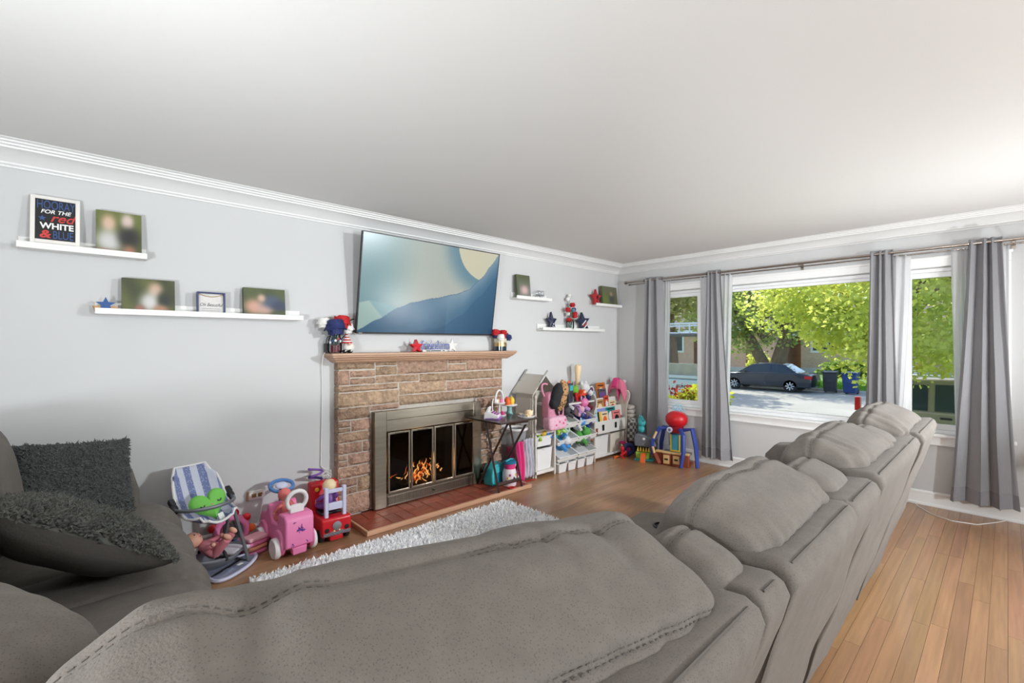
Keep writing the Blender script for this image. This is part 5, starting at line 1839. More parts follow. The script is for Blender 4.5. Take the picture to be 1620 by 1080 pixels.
MB().tube(arc((0, 0), 0.075, 0, 2 * PI, 28, lambda x, y: (x, 0.315 + y * 0.72, 0.405 + y * 0.35))[:-1], 0.0125, 8, closed=True).build('steering_wheel', t_blue, o, smooth=True)
MB().sph((0, 0.315, 0.408), (0.042, 0.034, 0.018), 14, 8, rot=(R(26), 0, 0)).build('wheel_hub', t_lil, o, smooth=True)
MB().cyl((0, 0.33, 0.30), (0, 0.317, 0.40), 0.014, n=10).build('steering_column', t_grey, o, smooth=True)
rgk = random.Random(4)
m_scrib = M('marker_purple', (96, 60, 150), 0.6)
for k in range(7):
    cx_, cz_ = (0.0, 0.19) if k < 4 else ((-0.035, 0.235), (0.045, 0.10), (-0.055, 0.10))[k - 4]
    pts = [(cx_ + rgk.gauss(0, 0.02 if k < 4 else 0.008), -0.0015, cz_ + rgk.gauss(0, 0.014 if k < 4 else 0.006)) for _ in range(6)]
    MB().tube(pts, 0.0016, 4).build('marker_scribble', m_scrib, o)
doll('baby doll with a coral ribbed hood riding in the pink car', (1.005, 3.315, 0.215), (R(20), 0, R(200)), col('coral', (222, 120, 116), 0.85), sc=0.85, hat=col('coral', (222, 120, 116), 0.85))

# ---------------------------------------------------------------- red fire truck
o = thing('ride_on_truck', 'red ride-on fire truck with pale ladder rails and grille', 'ride-on toy', (1.285, 3.205, 0.0), rz=R(-3))
prof = [(0.0, 0.05), (0.0, 0.165), (0.012, 0.178), (0.09, 0.178), (0.10, 0.165), (0.24, 0.16), (0.25, 0.175), (0.262, 0.35), (0.275, 0.365), (0.34, 0.365), (0.375, 0.22), (0.385, 0.05)]
MB().prism(prof, -0.10, 0.10, lambda u, v, w: (w, u, v)).build('body', t_red, o, bevel=0.010, seg=3)
MB().bb(-0.075, 0.075, 0.11, 0.235, 0.166, 0.186).build('seat', t_black, o, bevel=0.008)
for s in (-1, 1):
    MB().bb(s * 0.062 - 0.013, s * 0.062 + 0.013, 0.022, 0.052, 0.150, 0.385).build('ladder_rail', t_lil, o, bevel=0.005)
    wheel(o, (s * 0.088, 0.075, 0.046), 0.046, 0.03, t_black, t_grey)
    wheel(o, (s * 0.088, 0.300, 0.046), 0.046, 0.03, t_black, t_grey)
MB().bb(-0.049, 0.049, 0.026, 0.048, 0.345, 0.370).build('ladder_rung', t_lil, o, bevel=0.004)
MB().bb(-0.049, 0.049, 0.026, 0.048, 0.225, 0.275).build('ladder_rung', t_lil, o, bevel=0.004)
MB().lathe([(0.020, 0.0), (0.029, 0.0), (0.031, 0.004), (0.020, 0.006)], (0.0, -0.001, 0.120), 22, rot=(R(90), 0, 0)).build('badge_ring', t_silver, o, smooth=True)
MB().lathe([(0.0, 0.0), (0.020, 0.0), (0.020, 0.003), (0.0, 0.003)], (0.0, -0.001, 0.120), 22, rot=(R(90), 0, 0)).build('badge', t_grey, o)
for k in range(3):
    MB().bb(-0.010 + k * 0.0085, -0.0065 + k * 0.0085, -0.0062, -0.0042, 0.106, 0.134).build('badge_bar', t_lil, o)
MB().bb(-0.094, 0.094, -0.010, -0.001, 0.058, 0.080).build('bumper', t_grey, o, bevel=0.003)
for k in range(16):
    MB().box((-0.086 + k * 0.0115, -0.0108, 0.069), (0.003, 0.0015, 0.015), rot=(0, R(35 if k % 2 else -35), 0)).build('tread_mark', t_silver, o)
for s in (-1, 1):
    MB().lathe([(0.0, 0.004), (0.014, 0.003), (0.017, 0.0)], (s * 0.068, -0.001, 0.098), 14, rot=(R(90), 0, 0)).build('lamp', t_black, o, smooth=True)
for k in range(5):
    MB().box((-0.036 + 0.018 * k, -0.002, 0.090 - 0.004 * abs(k - 2)), (0.013, 0.002, 0.010), rot=(0, R(20 - 10 * k), 0)).build('decal', t_cream if k % 2 else t_silver, o)
MB().bb(-0.045, 0.045, 0.005, 0.05, 0.018, 0.05).build('hitch', t_red, o, bevel=0.004)
MB().lathe([(0.0, 0.02), (0.013, 0.018), (0.015, 0.008), (0.010, 0.0)], (-0.06, 0.2615, 0.32), 12, rot=(R(90), 0, 0)).build('yellow_button', t_yel, o, smooth=True)
doll('large doll with cream bonnet sitting in the fire truck', (1.285, 3.345, 0.190), (0, 0, R(180)), t_purple, sc=0.95, hat=t_cream)
o = thing('bead_coil', 'purple and blue bead maze wire on top of the fire truck', 'bead maze', (1.255, 3.53, 0.366))
MB().tube([(0.05 * math.cos(i * 0.55), 0.02 * math.sin(i * 0.55), 0.004 + i * 0.0055) for i in range(18)], 0.009, 7).build('coil', t_purple, o, smooth=True)
MB().tube([(0.05 * math.cos(i * 0.55) - 0.005, 0.02 * math.sin(i * 0.55) - 0.01, 0.012 + i * 0.0055) for i in range(8)], 0.008, 7).build('blue_coil', t_navy, o, smooth=True)

# ================================================================ tray table and tea toys
m_esp = M('espresso_wood', (58, 42, 38), 0.35, var=0.2, vscale=12, stretch=(0.5, 6, 6), coat=0.2)
TZ = 0.707
o = thing('tray_table', 'dark brown folding tray table with crossed legs on the hearth', 'tray table', (2.87, 3.24, 0.0))
MB().bb(-0.25, 0.25, -0.255, 0.235, TZ - 0.016, TZ).build('top', m_esp, o, bevel=0.004)
for x, xo in ((-0.125, 0.02), (0.165, -0.02)):
    MB().tube([(x, 0.10, TZ - 0.016), (x, -0.095, 0.038)], 0.013, 4).build('leg', m_esp, o)
    MB().tube([(x + xo, -0.20, TZ - 0.016), (x + xo * 1.6, 0.235, 0.038)], 0.013, 4).build('leg', m_esp, o)
MB().tube([(-0.125, -0.075, 0.105), (0.165, -0.075, 0.105)], 0.018, 4).build('stretcher', m_esp, o)
MB().tube([(-0.105, -0.19, TZ - 0.03), (0.145, -0.19, TZ - 0.03)], 0.012, 4).build('batten', m_esp, o)
MB().bb(0.0, 0.09, -0.256, -0.252, TZ - 0.045, TZ - 0.030).build('clip', t_silver, o)
# cash register
o = thing('toy_cash_register', 'white and purple toy cash register on the tray table', 'toy register', (2.735, 3.235, TZ), rz=R(38))
MB().prism([(-0.075, 0.0), (-0.075, 0.035), (0.0, 0.062), (0.055, 0.062), (0.06, 0.0)], -0.07, 0.07, lambda u, v, w: (w, u, v)).build('case', t_white, o, bevel=0.006)
MB().bb(-0.07, 0.07, -0.085, 0.05, 0.0, 0.018).build('drawer', col('violet', (168, 110, 200)), o, bevel=0.004)
MB().prism([(0.02, 0.062), (0.01, 0.105), (0.025, 0.112), (0.05, 0.062)], -0.045, 0.045, lambda u, v, w: (w, u, v)).build('display', t_white, o, bevel=0.006)
for i in range(4):
    for j in range(3):
        MB().box((-0.042 + 0.028 * i, -0.058 + 0.022 * j, 0.0440 + 0.0079 * j), (0.02, 0.015, 0.008), rot=(R(19.8), 0, 0)).build('key', t_purple if (i + j) % 3 else t_hot, o, bevel=0.002, seg=1)
# tiered stand
o = thing('tiered_tea_stand', 'white toy two-tier cake stand with looped handle', 'toy cake stand', (2.885, 3.30, TZ))
MB().lathe([(0, 0.0), (0.062, 0.0), (0.068, 0.012), (0.066, 0.016), (0.058, 0.008), (0, 0.008)], (0, 0, 0), 24).build('lower_tier', t_white, o, smooth=True)
MB().lathe([(0, 0.0), (0.055, 0.0), (0.060, 0.010), (0.058, 0.014), (0.051, 0.007), (0, 0.007)], (0, 0, 0.118), 24).build('upper_tier', t_white, o, smooth=True)
MB().cyl((0, 0, 0.008), (0, 0, 0.118), 0.010, n=10).build('post', t_white, o, smooth=True)
MB().tube(arc((0, 0), 1.0, 0, PI, 20, lambda x, y: (x * 0.052, 0.0, 0.128 + y * 0.118)), 0.008, 8).build('loop_handle', t_white, o, smooth=True)
MB().tube(bez((-0.06, -0.02, 0.01), (-0.12, -0.02, 0.05), (-0.10, -0.01, 0.14), (-0.075, 0, 0.17), 10), 0.006, 6).build('side_spout', t_white, o, smooth=True)
for k in range(8):
    a = 2 * PI * k / 5
    lv = 0.0085 if k < 5 else 0.1255
    r_ = 0.040 if k < 5 else 0.028
    e = MB().lathe([(0, 0), (0.014, 0), (0.018, 0.018), (0.014, 0.030), (0, 0.037)], (r_ * math.cos(a), r_ * math.sin(a), lv), 12).build('toy_cake', (t_pink, t_cream, t_white, col('mint', (150, 206, 194)), t_hot)[k % 5], o, smooth=True)
# cupcake stand
o = thing('cupcake_stand', 'teal pedestal stand with orange and yellow toy cupcakes', 'toy cake stand', (3.035, 3.32, TZ))
MB().lathe([(0, 0.0), (0.034, 0.0), (0.030, 0.012), (0.022, 0.045), (0.026, 0.085), (0.0, 0.085)], n=18).build('pedestal', col('sage', (128, 178, 172)), o, smooth=True)
MB().lathe([(0, 0.0852), (0.075, 0.0852), (0.078, 0.092), (0.074, 0.095), (0, 0.095)], n=28).build('plate', t_white, o, smooth=True)
for (x, y, mt) in ((-0.035, -0.01, t_org), (0.030, 0.0, t_yel), (0.0, 0.035, t_pink)):
    MB().lathe([(0, 0.0), (0.022, 0.0), (0.031, 0.028), (0.028, 0.045), (0.016, 0.066), (0, 0.078)], (x, y, 0.0952), 14).build('cupcake', mt, o, smooth=True)
# teapot tray
o = thing('toy_tea_set', 'cream toy teapot and cup on a round white tray', 'toy tea set', (3.035, 3.085, TZ))
MB().lathe([(0, 0.0), (0.078, 0.0), (0.084, 0.010), (0.080, 0.012), (0.072, 0.005), (0, 0.005)], n=28).build('tray', t_white, o, smooth=True)
pot = MB().lathe([(0, 0.0052), (0.026, 0.0055), (0.038, 0.028), (0.034, 0.052), (0.020, 0.064), (0.0, 0.068)], (0.022, -0.01, 0), 18).build('teapot', t_cream, o, smooth=True)
MB().tube([(0.056, -0.01, 0.030), (0.070, -0.01, 0.040), (0.078, -0.01, 0.058)], [0.010, 0.008, 0.006], 8).build('spout', t_cream, pot, smooth=True)
MB().sph((0.022, -0.01, 0.073), 0.008, 10, 6).build('lid_knob', t_grey, pot, smooth=True)
for (x, y) in ((-0.045, 0.01), (-0.03, -0.045), (-0.02, 0.05)):
    MB().lathe([(0, 0.0052), (0.014, 0.0055), (0.022, 0.030), (0.019, 0.030), (0.012, 0.010), (0, 0.010)], (x, y, 0), 14).build('cup', t_silver if x < -0.04 else t_cream, o, smooth=True)

# ---------------------------------------------------------------- below the table
HZ = 0.0376
o = thing('teal_tote', 'turquoise toy carry case on the hearth tiles', 'toy case', (2.915, 3.395, HZ), rz=R(8))
MB().prism([(-0.10, 0.0), (-0.112, 0.10), (-0.098, 0.165), (-0.06, 0.20), (0.06, 0.20), (0.098, 0.165), (0.112, 0.10), (0.10, 0.0)], -0.062, 0.062, lambda u, v, w: (u, w, v)).build('case', t_teal, o, bevel=0.012, seg=3)
MB().bb(-0.08, 0.08, -0.067, -0.0625, 0.02, 0.12).build('front_panel', col('deepteal', (30, 120, 140)), o, bevel=0.002)
o = thing('pink_canister', 'pink and white printed canister with a blue lid below the tray table', 'canister', (2.985, 3.262, HZ))
MB().lathe([(0, 0), (0.062, 0.0), (0.072, 0.05), (0.070, 0.12), (0.056, 0.16), (0, 0.16)], n=24).build('body', col('printed', (228, 216, 222)), o, smooth=True)
MB().lathe([(0, 0.1605), (0.054, 0.1605), (0.056, 0.21), (0, 0.21)], n=24).build('pink_collar', t_hot, o, smooth=True)
MB().lathe([(0, 0.2105), (0.066, 0.2105), (0.068, 0.228), (0.045, 0.236), (0.0, 0.236)], n=24).build('lid', col('oceanblue', (36, 120, 160)), o, smooth=True)
MB().tube([(-0.06, -0.01, 0.236), (0.0, -0.01, 0.252), (0.06, -0.01, 0.236)], 0.007, 6).build('lid_handle', t_teal, o, smooth=True)
for k in range(10):
    a, z = R(-160 + 16 * k), 0.05 + 0.03 * (k % 3)
    MB().sph((0.0712 * math.cos(a), 0.0712 * math.sin(a), z), (0.009, 0.009, 0.012), 8, 6).build('print_spot', (t_black, t_yel, t_hot, t_red)[k % 4], o, smooth=True)
o = thing('white_plush', 'white and beige plush toy slumped behind the pink canister', 'plush toy', (3.085, 3.345, HZ))
MB().sph((0, 0, 0.065), (0.055, 0.05, 0.066), 14, 10).build('body', M('plush_white', (224, 218, 208), 0.9, bump=0.4, bscale=120), o, smooth=True)
MB().sph((-0.01, -0.02, 0.165), (0.042, 0.04, 0.042), 14, 10).build('head', M('plush_white'), o, smooth=True)
for s in (-1, 1):
    MB().sph((s * 0.032 - 0.01, -0.01, 0.205), (0.014, 0.01, 0.016), 10, 8).build('ear', t_grey, o, smooth=True)
    MB().sph((s * 0.045, -0.045, 0.03), (0.02, 0.035, 0.02), 10, 8).build('leg', M('plush_white'), o, smooth=True)
o = thing('red_ring', 'red plastic toy ring lying on the hearth tiles', 'toy ring', (2.925, 3.172, HZ))
MB().tube(arc((0, 0), 0.030, 0, 2 * PI, 20, lambda x, y: (x, y, 0.006))[:-1], 0.006, 8, closed=True).build('ring', t_red, o, smooth=True)
o = thing('red_ribbon', 'red strap trailing off the hearth onto the floor', 'strap', (3.235, 3.285, 0.0))
MB().grid(lambda u, v: (u * 0.15 - 0.02, (v - 0.5) * 0.022 + 0.02 * math.sin(u * 3), 0.004 + 0.006 * math.sin(u * 7) ** 2), 14, 3).build('band', t_red, o, smooth=True, solid=0.003)
# net hamper with clothes
o = thing('net_hamper', 'white-rimmed round hamper beside the storage unit', 'hamper', (3.245, 3.455, 0.0))
MB().tube(arc((0, 0), 0.115, 0, 2 * PI, 30, lambda x, y: (x, y, 0.52))[:-1], 0.014, 8, closed=True).build('rim', t_white, o, smooth=True)
m_net = M('grey_net', (176, 176, 178), 0.7, alpha=0.6)
MB().grid(lambda u, v: ((0.112 - 0.02 * v) * math.cos(u * 2 * PI), (0.112 - 0.02 * v) * math.sin(u * 2 * PI), 0.515 - 0.17 * v), 30, 8, closeu=True).build('net_band', m_net, o, smooth=True)
MB().lathe([(0, 0.0), (0.088, 0.0), (0.094, 0.34), (0.090, 0.34), (0.084, 0.006), (0, 0.006)], n=26).build('bucket', col('rosebucket', (176, 70, 110), 0.7), o, smooth=True)
o = thing('striped_cloth', 'silver and pink satin cloth hanging over the hamper front', 'cloth', (3.305, 3.335, 0.0))
MB().grid(lambda u, v: (-0.055 + 0.115 * u + 0.012 * math.sin(v * 5), -0.012 + 0.014 * math.sin(u * 17 + v * 2), 0.03 + 0.40 * v), 30, 20).build('satin', M('satin_stripe', (196, 196, 208), 0.3, var=0.35, vscale=9, stretch=(9, 1, 1)), o, smooth=True, solid=0.003)
MB().grid(lambda u, v: (-0.16 + 0.115 * u + 0.012 * math.sin(v * 4), -0.006 + 0.012 * math.sin(u * 14 + v * 2), 0.012 + 0.40 * v), 30, 20).build('pink_sheet', t_hot, o, smooth=True, solid=0.003)
# ================================================================ white toy storage unit with gabled bay and slanted trays
m_unit = M('unit_white', (226, 223, 218), 0.45)
m_beige = M('unit_beige', (206, 200, 190), 0.5)
m_bin = M('bin_white', (232, 232, 232), 0.4)
o = thing('toy_storage_unit', 'white toy storage unit with a gabled bay and rows of slanted trays', 'storage unit', (3.86, 3.45, 0.0))
U = Matrix.Translation((-3.86, -3.45, 0))


def ub(name, mat, *q, bev=0.004, par=None):
    return MB().bb(*q).xf(U).build(name, mat, par or o, bevel=bev)


ub('side_panel', m_beige, 3.375, 3.393, 3.335, 3.600, 0.0, 0.868)
for k in range(3):
    ub('side_moulding', m_beige, 3.370, 3.3745, 3.36, 3.575, 0.30 + 0.19 * k, 0.45 + 0.19 * k)
ub('middle_post', m_unit, 3.662, 3.682, 3.290, 3.600, 0.0, 0.722)
ub('back_panel', m_beige, 3.3935, 4.358, 3.601, 3.612, 0.02, 0.86)
ub('bay_shelf', m_unit, 3.394, 3.661, 3.300, 3.600, 0.452, 0.478)
ub('bay_rail', m_unit, 3.394, 3.661, 3.296, 3.312, 0.482, 0.500)
ub('bay_floor', m_unit, 3.394, 3.661, 3.296, 3.600, 0.040, 0.072)
ub('front_post', m_unit, 3.394, 3.412, 3.312, 3.334, 0.0, 0.450)
MB().lathe([(0, 0.48), (0.016, 0.48), (0.012, 0.52), (0.014, 0.62), (0.010, 0.70), (0.014, 0.78), (0.010, 0.815), (0.017, 0.83), (0.019, 0.845), (0.012, 0.86), (0, 0.865)], (3.398, 3.318, 0), 14).xf(U).build('turned_column', m_beige, o, smooth=True)
for (xa, za, xb, zb_) in ((3.338, 0.870, 3.520, 1.058), (3.522, 1.058, 3.700, 0.870)):
    t = 0.013
    MB().prism([(xa, za), (xb, zb_), (xb, zb_ + t), (xa - 0.004 if xa < 3.4 else xa, za + t)], 3.285, 3.615, lambda u, v, w: (u, w, v)).xf(U).build('roof_panel', m_beige, o, bevel=0.003)
for y in (3.297, 3.603):
    MB().tube([(3.445, y, 0.995), (3.558, y, 1.112)], 0.009, 6).xf(U).build('rafter', col('rafter', (150, 148, 148)), o)
ub('top_shelf', m_unit, 3.683, 4.355, 3.285, 3.600, 0.716, 0.736, bev=0.006)
DIV = [(3.290, 0.0), (3.290, 0.600), (3.262, 0.680), (3.262, 0.740), (3.285, 0.778), (3.340, 0.838), (3.405, 0.905), (3.480, 0.935), (3.600, 0.940), (3.600, 0.0)]
MB().prism(DIV, 4.358, 4.380, lambda u, v, w: (w, u, v)).xf(U).build('divider_panel', m_beige, o, bevel=0.005)
for zf in (0.500, 0.322, 0.140):
    for dy, dz in ((0.0, 0.0), (0.235, 0.095)):
        MB().tube([(3.683, 3.272 + dy, zf + dz), (4.357, 3.272 + dy, zf + dz)], 0.011, 8).xf(U).build('tray_rail', m_unit, o, smooth=True)


def bin_(name, label, x0, x1, y0, y1, z0, h, taper=0.012, tilt=0.0, group=None, lip=0.008, mat=None, handle=True):
    cx_, cy_ = (x0 + x1) / 2, (y0 + y1) / 2
    b = thing(name, label, 'storage bin', (cx_, cy_, z0), rot=(R(tilt), 0, 0), group=group)
    hx, hy, t = (x1 - x0) / 2, (y1 - y0) / 2, 0.004
    lv = [(hx - taper, hy - taper, 0), (hx, hy, h), (hx + lip, hy + lip, h), (hx + lip, hy + lip, h + 0.006), (hx - t, hy - t, h + 0.006), (hx - taper - t, hy - taper - t, t)]
    vs = []
    for (a, b_, z) in lv:
        vs += [(-a, -b_, z), (a, -b_, z), (a, b_, z), (-a, b_, z)]
    fs = [(3, 2, 1, 0), tuple(4 * (len(lv) - 1) + j for j in range(4))]
    for i in range(len(lv) - 1):
        fs += [(4 * i + j, 4 * i + (j + 1) % 4, 4 * i + 4 + (j + 1) % 4, 4 * i + 4 + j) for j in range(4)]
    MB().add(vs, fs).build('tub', mat or m_bin, b, bevel=0.003, seg=1)
    if handle:
        MB().bb(-0.035, 0.035, -hy - lip - 0.004, -hy - lip + 0.0002, h - 0.014, h - 0.002).build('grip', mat or m_bin, b, bevel=0.002)
    return b


TR = 'slanted white toy trays'
rows = ((0.515, 'top'), (0.337, 'middle'), (0.155, 'bottom'))
for (zf, nm) in rows:
    for k, (a, b) in enumerate(((3.695, 4.010), (4.024, 4.345))):
        bin_('storage_tray', 'slanted white tray of the %s row, %s' % (nm, ('beside the gabled bay', 'beside the wavy divider')[k]), a, b, 3.262, 3.535, zf, 0.075, tilt=22.0, group=TR)
for k in range(4):
    x = 3.700 + 0.158 * k
    bin_('small_bin', 'small white floor bin below the slanted trays, %s from the gabled bay' % ('first', 'second', 'third', 'fourth')[k], x, x + 0.140, 3.262, 3.385, 0.0005, 0.095, group='small white floor bins', lip=0.006)
bin_('pull_out_bin', 'shallow white bin in the gabled bay', 3.412, 3.646, 3.310, 3.560, 0.318, 0.105)
bin_('pull_out_bin', 'deep white bin at the foot of the gabled bay', 3.412, 3.646, 3.310, 3.560, 0.073, 0.222)


# ---------------------------------------------------------------- loose toys heaped in the trays
def soft_toy(label, loc, mat, sc, rz, mat2=None, name='soft_toy', tilt=0.0):
    t = thing(name, label, 'soft toy', loc, rot=(R(tilt), 0, rz), scale=sc)
    m2 = mat2 or mat
    MB().sph((0, 0, 0.045), (0.05, 0.04, 0.045), 12, 8).build('body', mat, t, smooth=True)
    MB().sph((0.0, -0.045, 0.075), (0.034, 0.032, 0.032), 12, 8).build('head', m2, t, smooth=True)
    for s in (-1, 1):
        MB().sph((s * 0.024, -0.04, 0.104), (0.011, 0.007, 0.014), 8, 6).build('ear', mat, t, smooth=True)
        MB().tube([(s * 0.035, -0.02, 0.04), (s * 0.065, -0.055, 0.018)], [0.018, 0.013], 8).build('paw', mat, t, smooth=True)
    return t


def ring_toy(label, loc, mat, r, rot):
    t = thing('ring_toy', label, 'toy ring', loc, rot=rot)
    MB().tube(arc((0, 0), r, 0, 2 * PI, 22, lambda x, y: (x, y, 0.0))[:-1], r * 0.3, 8, closed=True).build('ring', mat, t, smooth=True)
    return t


t_plushw, t_plushb = col('plushwhite', (220, 220, 222), 0.9), col('plushblack', (34, 34, 38), 0.9)
t_sky, t_mint, t_lime = col('skyblue', (70, 150, 220)), col('palemint', (190, 218, 196)), col('lime', (160, 206, 80))
soft_toy('black plush animal in the top row tray by the gabled bay', (3.79, 3.370, 0.597), t_plushb, 1.78, 0.3)
soft_toy('charcoal plush animal beside the black one in the top tray', (3.90, 3.390, 0.607), col('charplush', (60, 62, 74), 0.9), 1.55, -0.5)
soft_toy('white and grey plush animal in the middle of the top row', (3.965, 3.440, 0.637), t_plushw, 1.78, 0.9, col('plushgrey', (150, 152, 160), 0.9))
soft_toy('blue plush animal at the back of the top tray', (3.78, 3.460, 0.637), t_sky, 1.24, -0.4)
soft_toy('lilac plush animal in the top row tray by the divider', (4.15, 3.370, 0.597), col('lilacplush', (190, 150, 200), 0.9), 1.71, 0.2, t_pink)
soft_toy('dark red plush animal in the top row tray by the divider', (4.27, 3.410, 0.612), col('winered', (120, 32, 44), 0.9), 1.47, -0.3)
ring_toy('pale green ring toy standing in the middle row tray', (3.93, 3.360, 0.477), t_mint, 0.062, (R(70), 0, R(20)))
soft_toy('lime plush animal in the middle row tray by the bay', (3.76, 3.340, 0.407), t_lime, 1.16, 0.2)
soft_toy('white and sky blue plush in the middle row tray', (4.10, 3.340, 0.407), t_plushw, 1.32, 0.4, t_sky)
soft_toy('navy plush animal in the middle row tray by the divider', (4.20, 3.410, 0.437), t_navy, 1.86, -0.4)
soft_toy('red plush ear toy at the divider end of the middle row', (4.30, 3.440, 0.452), t_red, 1.08, -0.2)
soft_toy('bright blue toy in the bottom row tray by the bay', (3.80, 3.330, 0.224), t_sky, 1.55, 0.5, t_plushw)
soft_toy('white toy with blue face in the bottom row tray', (3.91, 3.400, 0.255), t_plushw, 1.40, -0.5, t_sky)
soft_toy('green dinosaur plush in the bottom row tray by the divider', (4.16, 3.370, 0.240), col('dinogreen', (84, 160, 74), 0.8), 1.86, 0.6)
soft_toy('dark olive plush behind the green dinosaur', (4.12, 3.460, 0.280), col('olive', (60, 66, 44), 0.9), 1.55, -0.3)
soft_toy('brown and cream plush in the bottom row tray by the divider', (4.27, 3.370, 0.240), col('tanbrown', (150, 106, 70), 0.9), 1.24, 0.1, t_cream)
soft_toy('small yellow and green toy in the shallow bay bin', (3.50, 3.370, 0.374), t_lime, 1.16, 0.3, t_yel)
soft_toy('small blue toy in the shallow bay bin', (3.59, 3.390, 0.374), t_sky, 1.12, -0.3)
soft_toy('grey plush animal at the front of the bottom tray by the divider', (4.20, 3.335, 0.215), col('midgrey', (128, 130, 134), 0.9), 1.2, 0.4)
soft_toy('dark green plush next to the tan one in the bottom row', (4.30, 3.45, 0.262), col('forest', (48, 92, 52), 0.9), 1.3, -0.2)
soft_toy('black and white plush in the middle row tray by the bay', (3.83, 3.44, 0.440), t_plushb, 1.5, -0.3, t_plushw)
soft_toy('royal blue plush beside the navy one in the middle row', (4.28, 3.37, 0.410), col('royalplush', (40, 70, 150), 0.9), 1.2, 0.5)
soft_toy('pale pink plush at the front of the top tray by the divider', (4.10, 3.33, 0.572), col('palepink', (232, 180, 196), 0.9), 1.1, 0.2)
soft_toy('dark grey plush at the front of the top tray by the bay', (3.84, 3.32, 0.570), col('darkgrey', (74, 74, 80), 0.9), 1.3, -0.2)
soft_toy('aqua toy at the back of the bottom tray by the bay', (3.77, 3.46, 0.262), t_teal, 1.3, 0.3)
# ---------------------------------------------------------------- on top of the unit
o = thing('karaoke_speaker', 'black toy speaker box with teal top panel on the storage shelf', 'toy speaker', (3.935, 3.385, 0.7365), rz=R(20))
MB().bb(-0.065, 0.065, -0.08, 0.08, 0.0, 0.215).build('cabinet', col('slate', (52, 56, 68)), o, bevel=0.014, seg=3)
MB().bb(-0.05, 0.05, -0.0835, -0.0805, 0.135, 0.195).build('panel', t_teal, o, bevel=0.001)
MB().lathe([(0, 0.0), (0.052, 0.0), (0.056, 0.006), (0, 0.010)], (-0.0655, 0.0, 0.10), 20, rot=(0, R(-90), 0), sx=1.4).build('grille', t_grey, o, smooth=True)
o = thing('toy_truck', 'orange and black toy truck on the storage shelf', 'toy truck', (4.19, 3.355, 0.7365), rz=R(12))
MB().prism([(-0.075, 0.035), (-0.075, 0.075), (-0.03, 0.085), (-0.015, 0.125), (0.06, 0.125), (0.075, 0.08), (0.075, 0.035)], -0.04, 0.04, lambda u, v, w: (u, w, v)).build('body', col('vermilion', (226, 70, 40)), o, bevel=0.008)
for x in (-0.05, 0.05):
    for y in (-0.045, 0.045):
        MB().lathe([(0, -0.014), (0.030, -0.014), (0.034, -0.006), (0.034, 0.006), (0.030, 0.014), (0, 0.014)], (x, y, 0.034), 16, rot=(R(90), 0, 0)).build('wheel', t_black, o, smooth=True)
MB().bb(-0.008, 0.055, -0.042, -0.0405, 0.09, 0.118).build('window', t_cream, o)
ring_toy('red toy wheel leaning between speaker and truck', (4.075, 3.325, 0.7915), t_red, 0.042, (R(80), 0, R(30)))
soft_toy('panda-like black and white plush behind the backpack', (3.80, 3.46, 0.737), t_plushb, 1.5, 0.2, t_plushw)
soft_toy('orange-red plush lying over the toys at the wall', (4.02, 3.52, 0.737), t_org, 2.0, 0.2, col('vermilion2', (222, 80, 56), 0.8))
soft_toy('green plush on the storage shelf behind the speaker', (4.13, 3.46, 0.737), col('leafgreen', (120, 180, 60), 0.8), 1.6, -0.3)
soft_toy('white plush with blue markings near the divider', (4.26, 3.45, 0.737), t_plushw, 1.9, 0.1)
soft_toy('navy and white plush tucked against the divider', (4.30, 3.37, 0.737), t_navy, 1.1, 0.4, t_plushw)
o = thing('toy_bat', 'cream soft bat leaning upright on the storage shelf', 'toy bat', (4.335, 3.545, 0.7365), rot=(R(9), R(-6), 0))
MB().lathe([(0, 0.0), (0.016, 0.0), (0.017, 0.10), (0.022, 0.20), (0.034, 0.30), (0.043, 0.37), (0.036, 0.41), (0.0, 0.425)], n=16).build('bat', t_cream, o, smooth=True)
MB().tube(arc((0, 0.12), 0.035, 0, 2 * PI, 16, lambda x, y: (x + 0.018, -0.018, y))[:-1], 0.010, 8, closed=True).build('strap', col('wine', (130, 20, 40)), o, smooth=True)

# ---------------------------------------------------------------- backpack and leopard hat hanging on the bay
m_bp = M('backpack_pink', (206, 136, 158), 0.8, var=0.12, vscale=50)
m_bp2 = M('backpack_pale', (226, 176, 196), 0.6, var=0.15, vscale=60)
o = thing('pink_backpack', 'pink patterned backpack with black straps hanging in the gabled bay', 'backpack', (3.555, 3.215, 0.505))
cushion((0, 0, 0.225), (0.250, 0.125, 0.34), 0.5, 0.45, nu=44, nv=28, wr=0.006, ws=9, seed=2).build('body', m_bp, o, smooth=True, angle=180)
cushion((-0.005, -0.03, 0.075), (0.275, 0.125, 0.145), 0.45, 0.4, nu=44, nv=22, wr=0.005, ws=9, seed=5).build('front_pocket', m_bp2, o, smooth=True, angle=180)
for x in (-0.035, 0.065):
    MB().tube(bez((x, -0.055, 0.36), (x - 0.01, -0.085, 0.28), (x - 0.012, -0.082, 0.20), (x + (0.03 if x < 0 else -0.025), -0.072, 0.16), 10), 0.012, 6).build('strap', t_black, o, smooth=True)
MB().tube(bez((-0.10, 0.02, 0.33), (-0.17, 0.03, 0.45), (-0.15, 0.03, 0.50), (-0.06, 0.03, 0.47), 10), 0.010, 6).build('hanging_strap', m_bp, o, smooth=True)
for (x, z) in ((-0.05, 0.06), (0.0, 0.09), (0.06, 0.07), (0.09, 0.1)):
    MB().prism(star_poly(0.014), 0, 0.003, lambda u, v, w: (x + u, -0.0955 + w, z + v)).build('star_patch', t_hot, o)
m_leo = M('leopard', (150, 110, 70), 0.95, bump=0.5, bscale=70)
_n, _l = m_leo.node_tree.nodes, m_leo.node_tree.links
_v = _n.new('ShaderNodeTexVoronoi')
_v.inputs['Scale'].default_value = 42
_tc = _n.new('ShaderNodeTexCoord')
